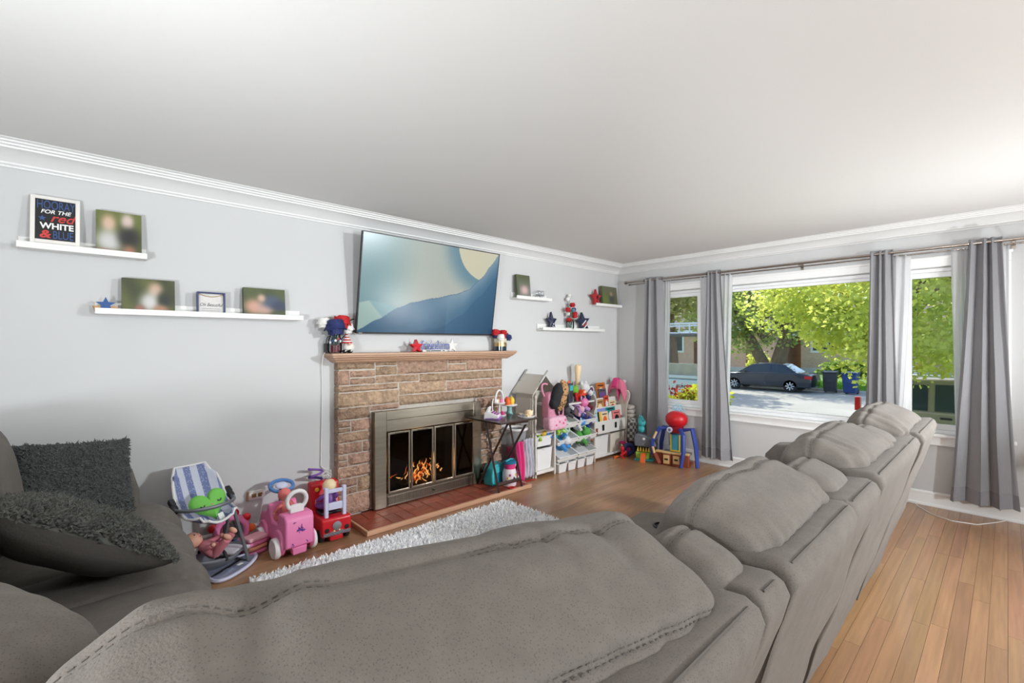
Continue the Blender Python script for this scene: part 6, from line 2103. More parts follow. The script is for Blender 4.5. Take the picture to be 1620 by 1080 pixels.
_l.new(_tc.outputs['Object'], _v.inputs[0])
_r = _n.new('ShaderNodeValToRGB')
_r.color_ramp.elements[0].position, _r.color_ramp.elements[1].position = 0.3, 0.45
_r.color_ramp.elements[0].color, _r.color_ramp.elements[1].color = (*lin((40, 26, 18)), 1), (*lin((178, 136, 92)), 1)
_l.new(_v.outputs['Distance'], _r.inputs[0])
_l.new(_r.outputs[0], _n['Principled BSDF'].inputs['Base Color'])
o = thing('leopard_plush', 'leopard print plush with black side draped over the pink backpack', 'plush toy', (3.575, 3.17, 0.845), rot=(R(-6), R(28), 0))
cushion((0.035, -0.012, 0.02), (0.135, 0.115, 0.31), 0.8, 0.8, nu=40, nv=30, wr=0.010, ws=14, seed=8).build('leopard_side', m_leo, o, smooth=True, angle=180)
cushion((-0.045, -0.02, -0.01), (0.115, 0.105, 0.29), 0.8, 0.8, nu=40, nv=30, wr=0.010, ws=14, seed=9).build('black_side', t_plushb, o, smooth=True, angle=180)
for s in (-1, 1):
    MB().sph((0.02 + s * 0.03, -0.02, 0.165), (0.024, 0.016, 0.024), 10, 8).build('ear', m_leo, o, smooth=True)

# ================================================================ book unit
o = thing('book_sling_unit', 'white children\'s book display with sling shelves and two bins', 'bookshelf', (4.75, 3.47, 0.0))
U2 = Matrix.Translation((-4.75, -3.47, 0))
DIV2 = [(3.335, 0.03), (3.335, 0.560), (3.318, 0.640), (3.290, 0.700), (3.285, 0.760), (3.310, 0.795), (3.350, 0.800), (3.400, 0.850), (3.470, 0.900), (3.530, 0.905), (3.600, 0.860), (3.600, 0.03)]
MB().prism(DIV2, 5.085, 5.110, lambda u, v, w: (w, u, v)).xf(U2).build('end_panel', m_beige, o, bevel=0.006)
MB().sph((5.0845, 3.345, 0.715), (0.003, 0.011, 0.014), 10, 8).xf(U2).build('eye_hole', t_black, o)
for (a, b) in ((4.384, 4.396),):
    MB().prism([(y, z) for (y, z) in DIV2 if z < 0.7] + [(3.600, 0.62)] if False else [(3.34, 0.03), (3.34, 0.60), (3.60, 0.60), (3.60, 0.03)], a, b, lambda u, v, w: (w, u, v)).xf(U2).build('inner_panel', m_beige, o, bevel=0.004)
MB().bb(4.397, 5.084, 3.335, 3.600, 0.022, 0.045).xf(U2).build('floor_board', m_unit, o, bevel=0.004)
MB().bb(4.397, 5.084, 3.585, 3.600, 0.046, 0.86).xf(U2).build('back_board', m_unit, o, bevel=0.003)
MB().bb(4.397, 5.084, 3.350, 3.584, 0.300, 0.312).xf(U2).build('bin_shelf', m_unit, o, bevel=0.003)
tiers = ((3.338, 0.305, 3.352, 0.452), (3.400, 0.470, 3.412, 0.612), (3.462, 0.625, 3.474, 0.714))
for (ya, za, yb_, zb_) in tiers:
    MB().prism([(ya, za), (yb_, zb_), (yb_ + 0.010, zb_), (ya + 0.010, za)], 4.398, 5.083, lambda u, v, w: (w, u, v)).xf(U2).build('sling_panel', m_unit, o, bevel=0.003)
    MB().prism([(ya + 0.012, za + 0.004), (ya + 0.012, za + 0.012), (ya + 0.058, za + 0.022), (ya + 0.058, za + 0.014)], 4.398, 5.083, lambda u, v, w: (w, u, v)).xf(U2).build('ledge', m_unit, o)
for (x, z, mt) in ((4.60, 0.375, t_black), (4.86, 0.38, t_black), (4.47, 0.345, col('sienna', (150, 80, 60)))):
    MB().bb(x - 0.017, x + 0.017, 3.3355, 3.3415, z - 0.035, z + 0.035).xf(U2).build('painted_figure', mt, o)
bin_('pull_out_bin', 'left white bin under the book display', 4.412, 4.715, 3.345, 3.575, 0.0455, 0.232)
bin_('pull_out_bin', 'cream bin under the book display beside the end panel', 4.755, 5.065, 3.345, 3.575, 0.0455, 0.232, mat=M('bin_cream', (224, 216, 202), 0.45))


def book(label, x, w, h, tier, mat, mark=None, z_off=0.0, heart=False, dep=0.0):
    ya, za = tiers[tier][0] + 0.016 + dep, tiers[tier][1] + 0.0125 + z_off + dep * 0.22
    b = thing('picture_book', label, 'book', (x, ya, za), rot=(R(-8), 0, 0), group='picture books on the sling display')
    MB().bb(-w / 2, w / 2, 0, 0.010, 0, h).build('cover', mat, b, bevel=0.001, seg=1)
    MB().bb(-w / 2 + 0.003, w / 2 - 0.003, 0.0102, 0.0135, 0.003, h - 0.003).build('pages', t_white, b)
    if mark:
        MB().sph((0.0, -0.0008, h * 0.55), (w * 0.27, 0.0015, h * 0.22), 14, 8).build('cover_picture', mark, b, smooth=True)
        MB().bb(-w * 0.32, w * 0.32, -0.001, 0.0003, h * 0.84, h * 0.89).build('cover_title', t_black, b)
    return b


book('pastel aqua picture book at the divider end of the front sling', 4.475, 0.135, 0.275, 0, col('aqua', (170, 214, 214)), t_lil)
book('slim black book standing next to the aqua one', 4.562, 0.025, 0.245, 0, t_black)
book('yellow spined book next to the slim black one', 4.592, 0.028, 0.25, 0, t_yel)
book('cream picture book with an orange face on the front sling', 4.685, 0.145, 0.245, 0, t_cream, t_org)
book('teal picture book tall behind the coral one', 4.84, 0.20, 0.295, 0, col('tealbook', (30, 140, 140)), t_white, dep=0.018)
book('periwinkle picture book behind the cream one', 4.65, 0.18, 0.283, 0, col('periw', (140, 150, 210)), None, dep=0.018)
book('coral picture book with dark figures beside the end panel', 4.935, 0.17, 0.238, 0, col('coralbook', (230, 130, 130)), t_black)
book('black and white picture book on the second sling', 4.51, 0.10, 0.215, 1, t_plushw, t_black)
book('tan bear picture book on the second sling', 4.665, 0.17, 0.22, 1, col('tan', (186, 136, 84)), t_cream)
book('cream book with red lettering on the second sling', 4.93, 0.15, 0.19, 1, t_cream, t_red)
book('red fox-shaped book standing on the second sling', 4.83, 0.10, 0.255, 1, col('fox', (206, 76, 50)), t_white, dep=0.016)
book('grey picture book on the top sling', 4.80, 0.16, 0.19, 2, col('bookgrey', (96, 90, 104)), t_purple)
book('pale blue picture book on the top sling', 4.60, 0.12, 0.17, 2, col('paleblue', (160, 190, 206)), t_white)
book('orange tiger picture book high on the top sling', 4.80, 0.19, 0.26, 2, col('tiger', (196, 112, 50)), t_cream, dep=0.018)
o = thing('heart_book', 'heart-shaped purple board book with white edge on the book display', 'book', (4.525, 3.470, 0.73), rot=(R(-8), 0, 0))
hp = [heart(2 * PI * i / 40, 0.80) for i in range(40)]
MB().prism(hp, 0.0, 0.012, lambda u, v, w: (u, w, v + 0.085)).build('white_board', t_white, o)
hp2 = [heart(2 * PI * i / 40, 0.62) for i in range(40)]
MB().prism(hp2, -0.003, 0.0, lambda u, v, w: (u, w, v + 0.085)).build('purple_cover', col('plum', (110, 70, 110)), o)
MB().bb(-0.035, 0.035, -0.005, -0.0032, 0.06, 0.085).build('cover_label', t_white, o)
o = thing('pink_towel', 'pink towel draped over the end of the book display', 'towel', (5.075, 3.47, 0.90))
for k, (mt, dx) in enumerate(((col('rosecloth', (226, 120, 150), 0.9), 0.0), (t_hot, 0.02))):
    def drape(u, v, k=k, dx=dx):
        a = (u - 0.5) * 2
        y = -0.14 + 0.25 * v
        top = 0.020 + 0.022 * k - 0.5 * max(0, (abs(v - 0.55) - 0.2)) ** 2 * 3
        x = a * (0.062 + 0.004 * k)
        return (x + 0.022, y * (0.5 if k else 1) + 0.02 * k, top - 0.17 * max(0, abs(a) - 0.35) + 0.008 * nz((u * 6, v * 6, k)))
    MB().grid(drape, 16, 20).build('fold', mt, o, smooth=True, solid=0.008, angle=180)
MB().box((0.055, -0.075, 0.005), (0.004, 0.05, 0.04), rot=(0.3, 0.4, 0)).build('white_tag', t_white, o)

# ================================================================ corner pile
o = thing('rolled_blanket', 'cream ribbed blanket roll standing in the window corner', 'blanket', (5.235, 3.395, 0.0))
for k in range(5):
    cushion((0.01 * (k % 2), 0.0, 0.355 + 0.052 * k), (0.15, 0.17, 0.062), 0.6, 0.7, nu=30, nv=14, wr=0.006, ws=14, seed=k).build('roll', col('oat', (206, 198, 190), 0.9), o, smooth=True, angle=180)
cushion((0, 0, 0.16), (0.15, 0.17, 0.33), 0.5, 0.6, nu=30, nv=20, wr=0.006, ws=12, seed=3).build('lower_roll', col('sagecloth', (120, 132, 118), 0.9), o, smooth=True, angle=180)
m_plaid = M('plaid', (170, 168, 164), 0.9)
_n, _l = m_plaid.node_tree.nodes, m_plaid.node_tree.links
_ck = _n.new('ShaderNodeTexChecker')
_ck.inputs['Scale'].default_value = 26
_ck.inputs['Color1'].default_value = (*lin((196, 194, 188)), 1)
_ck.inputs['Color2'].default_value = (*lin((96, 96, 98)), 1)
_tc = _n.new('ShaderNodeTexCoord')
_l.new(_tc.outputs['Object'], _ck.inputs[0])
_l.new(_ck.outputs[0], _n['Principled BSDF'].inputs['Base Color'])
o = thing('plaid_blanket', 'grey plaid blanket bundled in front of the blanket roll', 'blanket', (5.165, 3.295, 0.0))
cushion((0.0, 0.0, 0.285), (0.125, 0.11, 0.30), 0.6, 0.6, rot=(0, R(6), 0), nu=36, nv=26, wr=0.008, ws=12, seed=6).build('bundle', m_plaid, o, smooth=True, angle=180)
cushion((0.0, 0.0, 0.07), (0.12, 0.11, 0.139), 0.5, 0.5, nu=30, nv=16, wr=0.004, ws=12, seed=2).build('dark_base', t_plushb, o, smooth=True, angle=180)
o = thing('pink_sled', 'flat pink toy edge leaning among the corner toys', 'toy board', (5.045, 3.235, 0.0), rot=(R(-40), 0, R(10)))
MB().bb(-0.07, 0.07, -0.006, 0.006, 0.0, 0.20).build('board', t_hot, o, bevel=0.004)

# ---------------------------------------------------------------- shark and creature toys
o = thing('shark_toy', 'grey shark-mouth toy launcher with yellow teeth on the floor', 'toy shark', (4.905, 2.975, 0.0), rz=R(24))
MB().prism([(-0.10, 0.17), (-0.105, 0.285), (-0.07, 0.315), (0.03, 0.30), (0.12, 0.235), (0.155, 0.18), (0.10, 0.165)], -0.055, 0.055, lambda u, v, w: (w, u * -1, v)).build('head', t_grey, o, bevel=0.012)
MB().prism([(-0.08, 0.02), (-0.09, 0.10), (0.08, 0.10), (0.07, 0.02)], -0.05, 0.05, lambda u, v, w: (w, u * -1, v)).build('jaw', t_lime, o, bevel=0.008)
for k in range(5):
    MB().lathe([(0.013, 0.0), (0.006, 0.035), (0.0, 0.05)], (-0.045, 0.06 - 0.032 * k, 0.112), 8).build('tooth', t_yel, o)
for s in (-1, 1):
    MB().bb(s * 0.045 - 0.012, s * 0.045 + 0.012, -0.12, 0.10, 0.0, 0.019).build('foot', t_teal, o, bevel=0.004)
MB().bb(-0.03, 0.03, -0.07, 0.05, 0.1005, 0.17).build('throat', t_black, o)
MB().sph((-0.056, -0.01, 0.262), (0.006, 0.016, 0.016), 10, 8).build('eye', t_white, o)
o = thing('teal_creature', 'turquoise toy creature perched on the shark toy', 'toy figure', (4.93, 3.02, 0.3155), rz=R(60))
MB().sph((0, 0, 0.045), (0.045, 0.04, 0.045), 14, 10).build('body', t_teal, o, smooth=True)
MB().sph((0, -0.005, 0.125), (0.052, 0.046, 0.05), 14, 10).build('head', t_teal, o, smooth=True)
for k in range(5):
    a = R(-60 + 30 * k)
    MB().lathe([(0.016, 0), (0.010, 0.03), (0.0, 0.06)], (0.04 * math.sin(a), 0, 0.125 + 0.04 * math.cos(a)), 8, rot=(0, a, 0)).build('spike', t_teal, o, smooth=True)
MB().sph((-0.02, -0.044, 0.115), (0.02, 0.01, 0.012), 10, 6).build('snout', t_grey, o, smooth=True)
o = thing('red_track_toy', 'red plastic toy track pieces by the book display', 'toy track', (4.815, 3.215, 0.0))
MB().tube([(-0.07, -0.06, 0.02), (-0.02, 0.0, 0.03), (0.02, -0.04, 0.075), (0.05, -0.02, 0.02)], 0.016, 8).build('red_loop', t_red, o, smooth=True)
MB().sph((0.0, 0.0, 0.11), (0.026, 0.026, 0.034), 12, 8).build('red_knob', t_red, o, smooth=True)
MB().tube([(0.0, 0.0, 0.02), (0.0, 0.0, 0.10)], 0.014, 8).build('red_post', t_red, o, smooth=True)
MB().sph((-0.01, 0.0, 0.152), (0.012, 0.012, 0.010), 10, 6).build('lime_top', t_lime, o, smooth=True)
MB().tube([(-0.02, 0.03, 0.012), (-0.09, 0.05, 0.012), (-0.12, 0.02, 0.012)], 0.012, 8).build('red_foot', t_org, o, smooth=True)
o = thing('blue_ring_toy', 'blue plastic ring toy behind the red track pieces', 'toy ring', (4.93, 3.20, 0.0))
MB().tube(arc((0, 0.085), 0.055, 0, 2 * PI, 22, lambda x, y: (x * 0.8, x * -0.6, y))[:-1], 0.028, 10, closed=True).build('ring', t_navy, o, smooth=True)
o = thing('orange_ramp', 'orange curved ramp piece in front of the shark toy', 'toy ramp', (4.815, 2.925, 0.0), rz=R(20))
MB().prism([(-0.05, 0.0), (-0.03, 0.05), (0.0, 0.085), (0.03, 0.10), (0.03, 0.085), (0.005, 0.07), (-0.02, 0.04), (-0.035, 0.0)], -0.03, 0.03, lambda u, v, w: (u, w, v)).build('ramp', t_org, o, bevel=0.003)

# ---------------------------------------------------------------- play castle with four blue legs and a red dome
o = thing('toy_playset', 'toy headquarters playset with red dome, blue legs and brown walls', 'toy playset', (5.02, 2.62, 0.0), rz=R(-78))
# local: -y faces the room
t_brick, t_sand = col('brickred', (142, 66, 44), 0.6), col('sand', (226, 190, 130), 0.6)
MB().sph((0.0, 0.02, 0.515), (0.125, 0.118, 0.100), 28, 18).build('dome', t_red, o, smooth=True)
MB().lathe([(0.0, 0.36), (0.062, 0.36), (0.075, 0.40), (0.085, 0.44), (0.0, 0.45)], (0, 0.02, 0), 20).build('collar', col('darkred', (150, 22, 40)), o, smooth=True)
MB().bb(-0.062, 0.062, -0.03, 0.075, 0.135, 0.36).build('tower', col('petrol', (40, 84, 110)), o, bevel=0.008)
for q in ((-0.055, -0.042, 0.15, 0.345), (0.042, 0.055, 0.15, 0.345), (-0.0415, 0.0415, 0.15, 0.166)):
    MB().bb(q[0], q[1], -0.042, -0.0305, q[2], q[3]).build('door_frame', t_yel, o, bevel=0.002)
MB().bb(-0.04, 0.04, -0.036, -0.0308, 0.168, 0.34).build('door_window', col('aquapane', (70, 150, 170), 0.15), o)
MB().lathe([(0.0, 0.0), (0.034, 0.0), (0.034, 0.008), (0, 0.010)], (-0.055, -0.060, 0.400), 9, rot=(R(90), 0, 0)).build('badge', t_lil, o)
MB().lathe([(0.0, 0.0), (0.016, 0.0), (0.016, 0.004), (0, 0.005)], (-0.055, -0.068, 0.400), 12, rot=(R(90), 0, 0)).build('badge_centre', t_grey, o)
MB().bb(-0.155, 0.155, -0.10, 0.10, 0.110, 0.134).build('deck', t_grey, o, bevel=0.004)
for (x0, x1, yy) in ((-0.20, -0.125, -0.115), (-0.115, -0.02, -0.135), (-0.010, 0.085, -0.135), (0.095, 0.17, -0.115)):
    w = MB().bb(x0, x1, yy, yy + 0.05, 0.0, 0.135).build('wall_block', t_brick, o, bevel=0.005)
    MB().bb(x0 - 0.004, x1 + 0.004, yy - 0.004, yy + 0.054, 0.1352, 0.155).build('coping', t_sand, o, bevel=0.004)
for (x, z0, z1) in ((-0.07, 0.02, 0.12), (0.04, 0.03, 0.12)):
    MB().bb(x - 0.035, x + 0.035, -0.143, -0.1355, z0, z1).build('sign_board', t_sand, o, bevel=0.003)
    MB().bb(x - 0.02, x + 0.02, -0.1455, -0.1432, (z0 + z1) / 2 - 0.008, (z0 + z1) / 2 + 0.012).build('sign_mark', t_black, o)
MB().bb(-0.20, 0.17, -0.06, 0.12, 0.0, 0.022).build('base', t_brick, o, bevel=0.004)


def tleg(pts, nm='blue_leg', mt=None, r=0.024):
    MB().tube(pts, [r, r * 1.1, r, r * 0.85][:len(pts)], 6).build(nm, mt or col('royal', (44, 66, 150)), o, bevel=0.0)


tleg([(0.085, 0.0, 0.40), (0.19, -0.03, 0.425), (0.235, -0.05, 0.22), (0.26, -0.09, 0.008)])
tleg([(0.06, -0.05, 0.41), (0.115, -0.12, 0.36), (0.125, -0.155, 0.18), (0.105, -0.19, 0.008)])
tleg([(-0.085, -0.01, 0.40), (-0.17, -0.06, 0.41), (-0.245, -0.10, 0.25), (-0.235, -0.125, 0.10)])
tleg([(-0.075, 0.06, 0.39), (-0.17, 0.11, 0.40), (-0.21, 0.13, 0.20), (-0.22, 0.14, 0.008)])
MB().tube([(-0.195, -0.10, 0.37), (-0.225, -0.115, 0.29)], 0.014, 6).build('gold_inset', t_sand, o)
MB().tube([(-0.225, -0.145, 0.20), (-0.20, -0.15, 0.11)], 0.015, 6).build('gold_inset', t_sand, o)
MB().tube([(-0.20, -0.16, 0.13), (-0.14, -0.165, 0.02)], 0.024, 6).build('brown_foot', t_brick, o)
m_ice = col('ice', (150, 206, 230), 0.2)
for k in range(6):
    a = R(-75 + 30 * k)
    MB().tube([(0, 0.07, 0.60), (0.09 * math.sin(a), 0.09, 0.60 + 0.09 * abs(math.cos(a)))], 0.004, 5).build('lattice_spoke', m_ice, o)
for rr in (0.045, 0.08):
    MB().tube([(rr * math.sin(R(-75 + 30 * k)), 0.08, 0.60 + rr * abs(math.cos(R(-75 + 30 * k)))) for k in range(6)], 0.004, 5).build('lattice_ring', m_ice, o)
# white cord on the floor by the end curtain
c = MB().tube([(5.30, 0.56, 0.02), (5.22, 0.52, 0.004), (5.06, 0.42, 0.004), (4.99, 0.30, 0.004), (5.03, 0.16, 0.004), (5.20, 0.06, 0.004), (5.30, 0.01, 0.006)], 0.0035, 6).build('floor_cord', m_white, smooth=True)
tag(c, 'thin white cord looping on the floor near the end curtain', 'cord')
# ================================================================ outside
ZS = -1.06
m_asph = M('street_concrete', (164, 156, 146), 0.9, var=0.10, vscale=0.6, bump=0.2, bscale=30)
m_lawn = M('lawn_soil', (96, 128, 52), 0.95, var=0.25, vscale=3, bump=0.5, bscale=40)
m_walk = M('sidewalk', (206, 202, 194), 0.9, var=0.06, vscale=3)
struct('ground_yard', MB().bb(5.56, 10.9, -14, 24, -1.2, -0.86), m_lawn, label='front lawn below the windows')
struct('ground_street', MB().bb(11.4, 27.7, -30, 60, -1.3, ZS), m_asph, label='pale street outside')
struct('ground_parkway', MB().bb(10.9, 11.4, -30, 60, -1.3, -0.9), m_walk, label='pale kerb of the near street side')
struct('ground_far_lawn', MB().bb(27.9, 90, -40, 80, -1.3, -0.92), m_lawn, label='lawn across the street')
struct('kerb_far', MB().bb(27.7, 27.9, -40, 80, -1.3, -0.94), m_walk, label='kerb across the street')
struct('driveway', MB().bb(29.5, 42, 10.8, 15.5, -0.95, -0.905), m_walk, label='pale driveway across the street')
struct('sunshade_eave', MB().bb(5.57, 6.55, YS - 0.3, YN + 0.6, 2.46, 2.60), M('soffit', (220, 220, 216), 0.7), label='unseen roof overhang added to keep direct sun out of the windows')  # unseen overhang added to block direct sun
# blades of far lawn near the bins, one joined mass
gr, rg = MB(), random.Random(2)
for i in range(5000):
    x, y = rg.uniform(28.0, 33), rg.uniform(1, 12)
    h, a = rg.uniform(0.06, 0.14), rg.uniform(0, PI)
    gr.add([(x - 0.03 * math.cos(a), y - 0.03 * math.sin(a), -0.92), (x + 0.03 * math.cos(a), y + 0.03 * math.sin(a), -0.92), (x + rg.uniform(-0.04, 0.04), y + rg.uniform(-0.04, 0.04), -0.92 + h)], [(0, 1, 2)])
tag(gr.build('grass', leafmat('grass_blade', (110, 160, 50), (150, 190, 70), 0.4)), 'bright green grass across the street behind the bins', 'grass', kind='stuff')


def crown(name, parent, c, r, n, size, mat, seed, drop=None, shell=0.55):
    """leaf blades scattered through lumpy boughs"""
    rg = random.Random(seed)
    mb = MB()
    boughs = []
    for k in range(26):
        while True:
            p = Vector((rg.uniform(-1, 1), rg.uniform(-1, 1), rg.uniform(-1, 1)))
            if shell < p.length < 1.0:
                break
        boughs.append((Vector((c[0] + p.x * r[0] * 0.8, c[1] + p.y * r[1] * 0.8, c[2] + p.z * r[2] * 0.8)), rg.uniform(0.28, 0.45)))
    for i in range(n):
        b, s = boughs[rg.randrange(len(boughs))]
        while True:
            q = Vector((rg.uniform(-1, 1), rg.uniform(-1, 1), rg.uniform(-1, 1)))
            if q.length < 1:
                break
        p = b + Vector((q.x * r[0] * s, q.y * r[1] * s, q.z * r[2] * s * 0.8))
        L = size * rg.uniform(0.6, 1.3)
        d = Vector((rg.gauss(0, 1), rg.gauss(0, 1), rg.gauss(-0.35, 0.5))).normalized()
        w = d.cross(Vector((rg.gauss(0, 1), rg.gauss(0, 1), rg.gauss(0, 1)))).normalized() * L * 0.42
        m = p + d * L * 0.5
        k = len(mb.v)
        mb.v += [tuple(p), tuple(m + w), tuple(p + d * L), tuple(m - w)]
        mb.f += [(k, k + 1, k + 2, k + 3)]
    return mb.build(name, mat, parent, kind='stuff')


m_bark = M('bark', (120, 96, 74), 0.95, var=0.3, vscale=8, bump=0.8, bscale=18, stretch=(1, 1, 0.3))
m_leafA = leafmat('leaf_green', (132, 156, 78), (182, 192, 108), 0.55)
m_leafB = leafmat('leaf_maple', (188, 200, 86), (236, 232, 124), 0.6)
m_leafC = leafmat('leaf_olive', (142, 148, 84), (190, 186, 120), 0.55)
o = thing('street_tree', 'big twin-trunked tree with green crown across the street', 'tree', (30.3, 9.7, -0.92))
for (dx, dy, lx, ly, r) in ((0, -0.35, 0.3, -0.9, 0.42), (0, 0.45, 0.2, 1.9, 0.36)):
    MB().tube([(dx, dy * 0.5, 0.0), (dx, dy * 0.9, 1.0), (dx + lx * 0.4, dy + ly * 0.35, 2.4), (dx + lx, dy + ly, 5.0)], [r * 1.25, r, r * 0.85, r * 0.4], 12).build('trunk', m_bark, o, smooth=True)
for k in range(7):
    a = k * 0.9
    MB().tube([(0.1, 0.3 * math.cos(a), 2.4 + 0.25 * k), (0.8 * math.sin(a), 1.6 * math.cos(a), 4.2 + 0.2 * k), (1.6 * math.sin(a), 3.4 * math.cos(a), 5.4 + 0.3 * k)], [0.16, 0.10, 0.04], 7).build('branch', m_bark, o, smooth=True)
crown('crown', o, (0.0, 1.2, 6.0), (4.2, 5.6, 4.4), 17000, 0.20, m_leafA, 3)
o = thing('maple_tree', 'bright yellow-green maple standing close outside the picture window', 'tree', (10.3, 1.25, -0.86))
MB().tube([(0, 0, 0), (0.02, 0.02, 1.2), (0.0, 0.06, 2.6), (0.1, 0.1, 4.6)], [0.16, 0.13, 0.11, 0.05], 10).build('trunk', m_bark, o, smooth=True)
for k in range(8):
    a = k * 0.785
    MB().tube([(0, 0.05, 2.0 + 0.15 * k), (0.5 * math.sin(a), 0.6 * math.cos(a), 2.7 + 0.15 * k), (1.2 * math.sin(a), 1.5 * math.cos(a), 3.1 + 0.2 * k)], [0.05, 0.035, 0.012], 6).build('branch', m_bark, o, smooth=True)
crown('crown', o, (0.0, 0.2, 3.55), (1.9, 2.15, 2.1), 24000, 0.085, m_leafB, 8, shell=0.35)
o = thing('side_tree', 'olive green tree high behind the ladder rack truck', 'tree', (24.0, 12.6, ZS))
MB().tube([(0, 0, 0), (0.1, 0.2, 2.5), (0.0, 0.4, 6.0)], [0.32, 0.25, 0.1], 10).build('trunk', m_bark, o, smooth=True)
crown('crown', o, (0.0, 0.6, 6.3), (3.0, 3.8, 3.2), 6000, 0.24, m_leafC, 12)
o = thing('rear_tree', 'tall dense tree beyond the houses, right of the twin trunk', 'tree', (62.0, 3.0, -0.92))
MB().tube([(0, 0, 0), (0.1, 0.2, 4.0), (0.0, 0.4, 8.0)], [0.45, 0.35, 0.12], 10).build('trunk', m_bark, o, smooth=True)
crown('crown', o, (0.0, 0.0, 9.0), (4.0, 7.5, 5.5), 6000, 0.5, m_leafA, 15)
o = thing('rear_tree', 'broad tree beyond the houses, left of the twin trunk', 'tree', (52.0, 26.0, -0.92))
MB().tube([(0, 0, 0), (0.1, 0.2, 4.0), (0.0, 0.4, 8.0)], [0.5, 0.4, 0.15], 10).build('trunk', m_bark, o, smooth=True)
crown('crown', o, (0.0, 0.0, 8.5), (4.0, 9.0, 5.5), 6000, 0.55, m_leafC, 17)
# flowering bush just outside the narrow window
o = thing('yellow_bush', 'yellow-green shrub with dark red stems below the narrow window', 'bush', (7.2, 3.62, -0.86))
for k in range(9):
    a = k * 0.7
    MB().tube([(0, 0, 0), (0.2 * math.sin(a), 0.25 * math.cos(a), 0.8), (0.4 * math.sin(a), 0.5 * math.cos(a), 1.45)], [0.02, 0.015, 0.008], 6).build('stem', M('red_stem', (120, 40, 40), 0.8), o)
crown('leaves', o, (0, 0, 1.15), (0.55, 0.75, 0.48), 2600, 0.085, leafmat('leaf_yellow', (150, 178, 40), (224, 216, 80), 0.45), 22, shell=0.2)
crown('red_leaves', o, (0, 0, 1.28), (0.5, 0.65, 0.42), 500, 0.07, leafmat('leaf_red', (130, 40, 44), (170, 70, 60), 0.4), 23, shell=0.3)
o = thing('round_shrub', 'small clipped yellow-green shrub by the brick house', 'bush', (37.5, 12.9, -0.92))
crown('leaves', o, (0, 0, 0.9), (0.8, 0.9, 0.9), 1500, 0.2, m_leafB, 30, shell=0.2)
MB().tube([(0, 0, 0), (0, 0, 0.9)], 0.08, 6).build('stem', m_bark, o)
o = thing('dark_hedge', 'dark green hedge before the house behind the bins', 'bush', (37.5, 7.4, -0.92))
crown('leaves', o, (0, 0, 0.6), (0.7, 1.8, 0.6), 2400, 0.2, m_leafA, 31, shell=0.2)
MB().tube([(0, 0, 0), (0, 0, 0.6)], 0.08, 6).build('stem', m_bark, o)


def brickmat(name, c1, c2, sc):
    m = M(name, c1, 0.9)
    n, l = m.node_tree.nodes, m.node_tree.links
    br = n.new('ShaderNodeTexBrick')
    br.inputs['Scale'].default_value = sc
    br.inputs['Color1'].default_value = (*lin(c1), 1)
    br.inputs['Color2'].default_value = (*lin(c2), 1)
    br.inputs['Mortar'].default_value = (*lin((196, 178, 160)), 1)
    tc, mp = n.new('ShaderNodeTexCoord'), n.new('ShaderNodeMapping')
    mp.inputs['Rotation'].default_value = (0, R(-90), R(-90))
    l.new(tc.outputs['Object'], mp.inputs[0])
    l.new(mp.outputs[0], br.inputs[0])
    l.new(br.outputs[0], n['Principled BSDF'].inputs['Base Color'])
    return m


m_brickA = brickmat('house_brick', (236, 184, 158), (222, 168, 142), 3.0)
m_brickB = brickmat('house_brick_tan', (222, 190, 158), (204, 170, 138), 3.0)
m_shing = M('shingle', (110, 96, 88), 0.9, var=0.2, vscale=3)
m_dkglass = M('dark_glass', (50, 60, 66), 0.08)


def house(label, x, y0, y1, h, mat, wins, doors=(), roof_h=2.4, dep=9):
    o = thing('brick_house', label, 'house', (x, (y0 + y1) / 2, -0.92))
    cy_ = (y0 + y1) / 2
    MB().bb(0, dep, y0 - cy_, y1 - cy_, 0, h).build('walls', mat, o)
    MB().prism([(-0.6, h), (dep / 2, h + roof_h), (dep + 0.6, h), (dep + 0.6, h - 0.15), (-0.6, h - 0.15)], y0 - cy_ - 0.5, y1 - cy_ + 0.5, lambda u, v, w: (u, w, v)).build('roof', m_shing, o)
    MB().bb(-0.62, -0.55, y0 - cy_ - 0.5, y1 - cy_ + 0.5, h - 0.30, h - 0.1).build('gutter', m_trim, o)
    MB().bb(-0.10, -0.001, y0 - cy_, y1 - cy_, 0.0, 0.35).build('foundation', m_walk, o)
    for (wy, wz, ww, wh) in wins:
        w = MB().bb(-0.06, -0.001, wy - cy_ - ww / 2 - 0.12, wy - cy_ + ww / 2 + 0.12, wz - 0.12, wz + wh + 0.12).build('window', m_trim, o)
        n = max(1, int(ww / 0.9))
        for k in range(n):
            a = wy - cy_ - ww / 2 + ww * k / n
            MB().bb(-0.075, -0.061, a + 0.05, a + ww / n - 0.05, wz + 0.05, wz + wh - 0.05).build('pane', m_dkglass, w)
    for (dy, dw, dh, mt) in doors:
        MB().bb(-0.05, -0.001, dy - cy_ - dw / 2, dy - cy_ + dw / 2, 0.36, 0.36 + dh).build('door', mt, o)
    return o


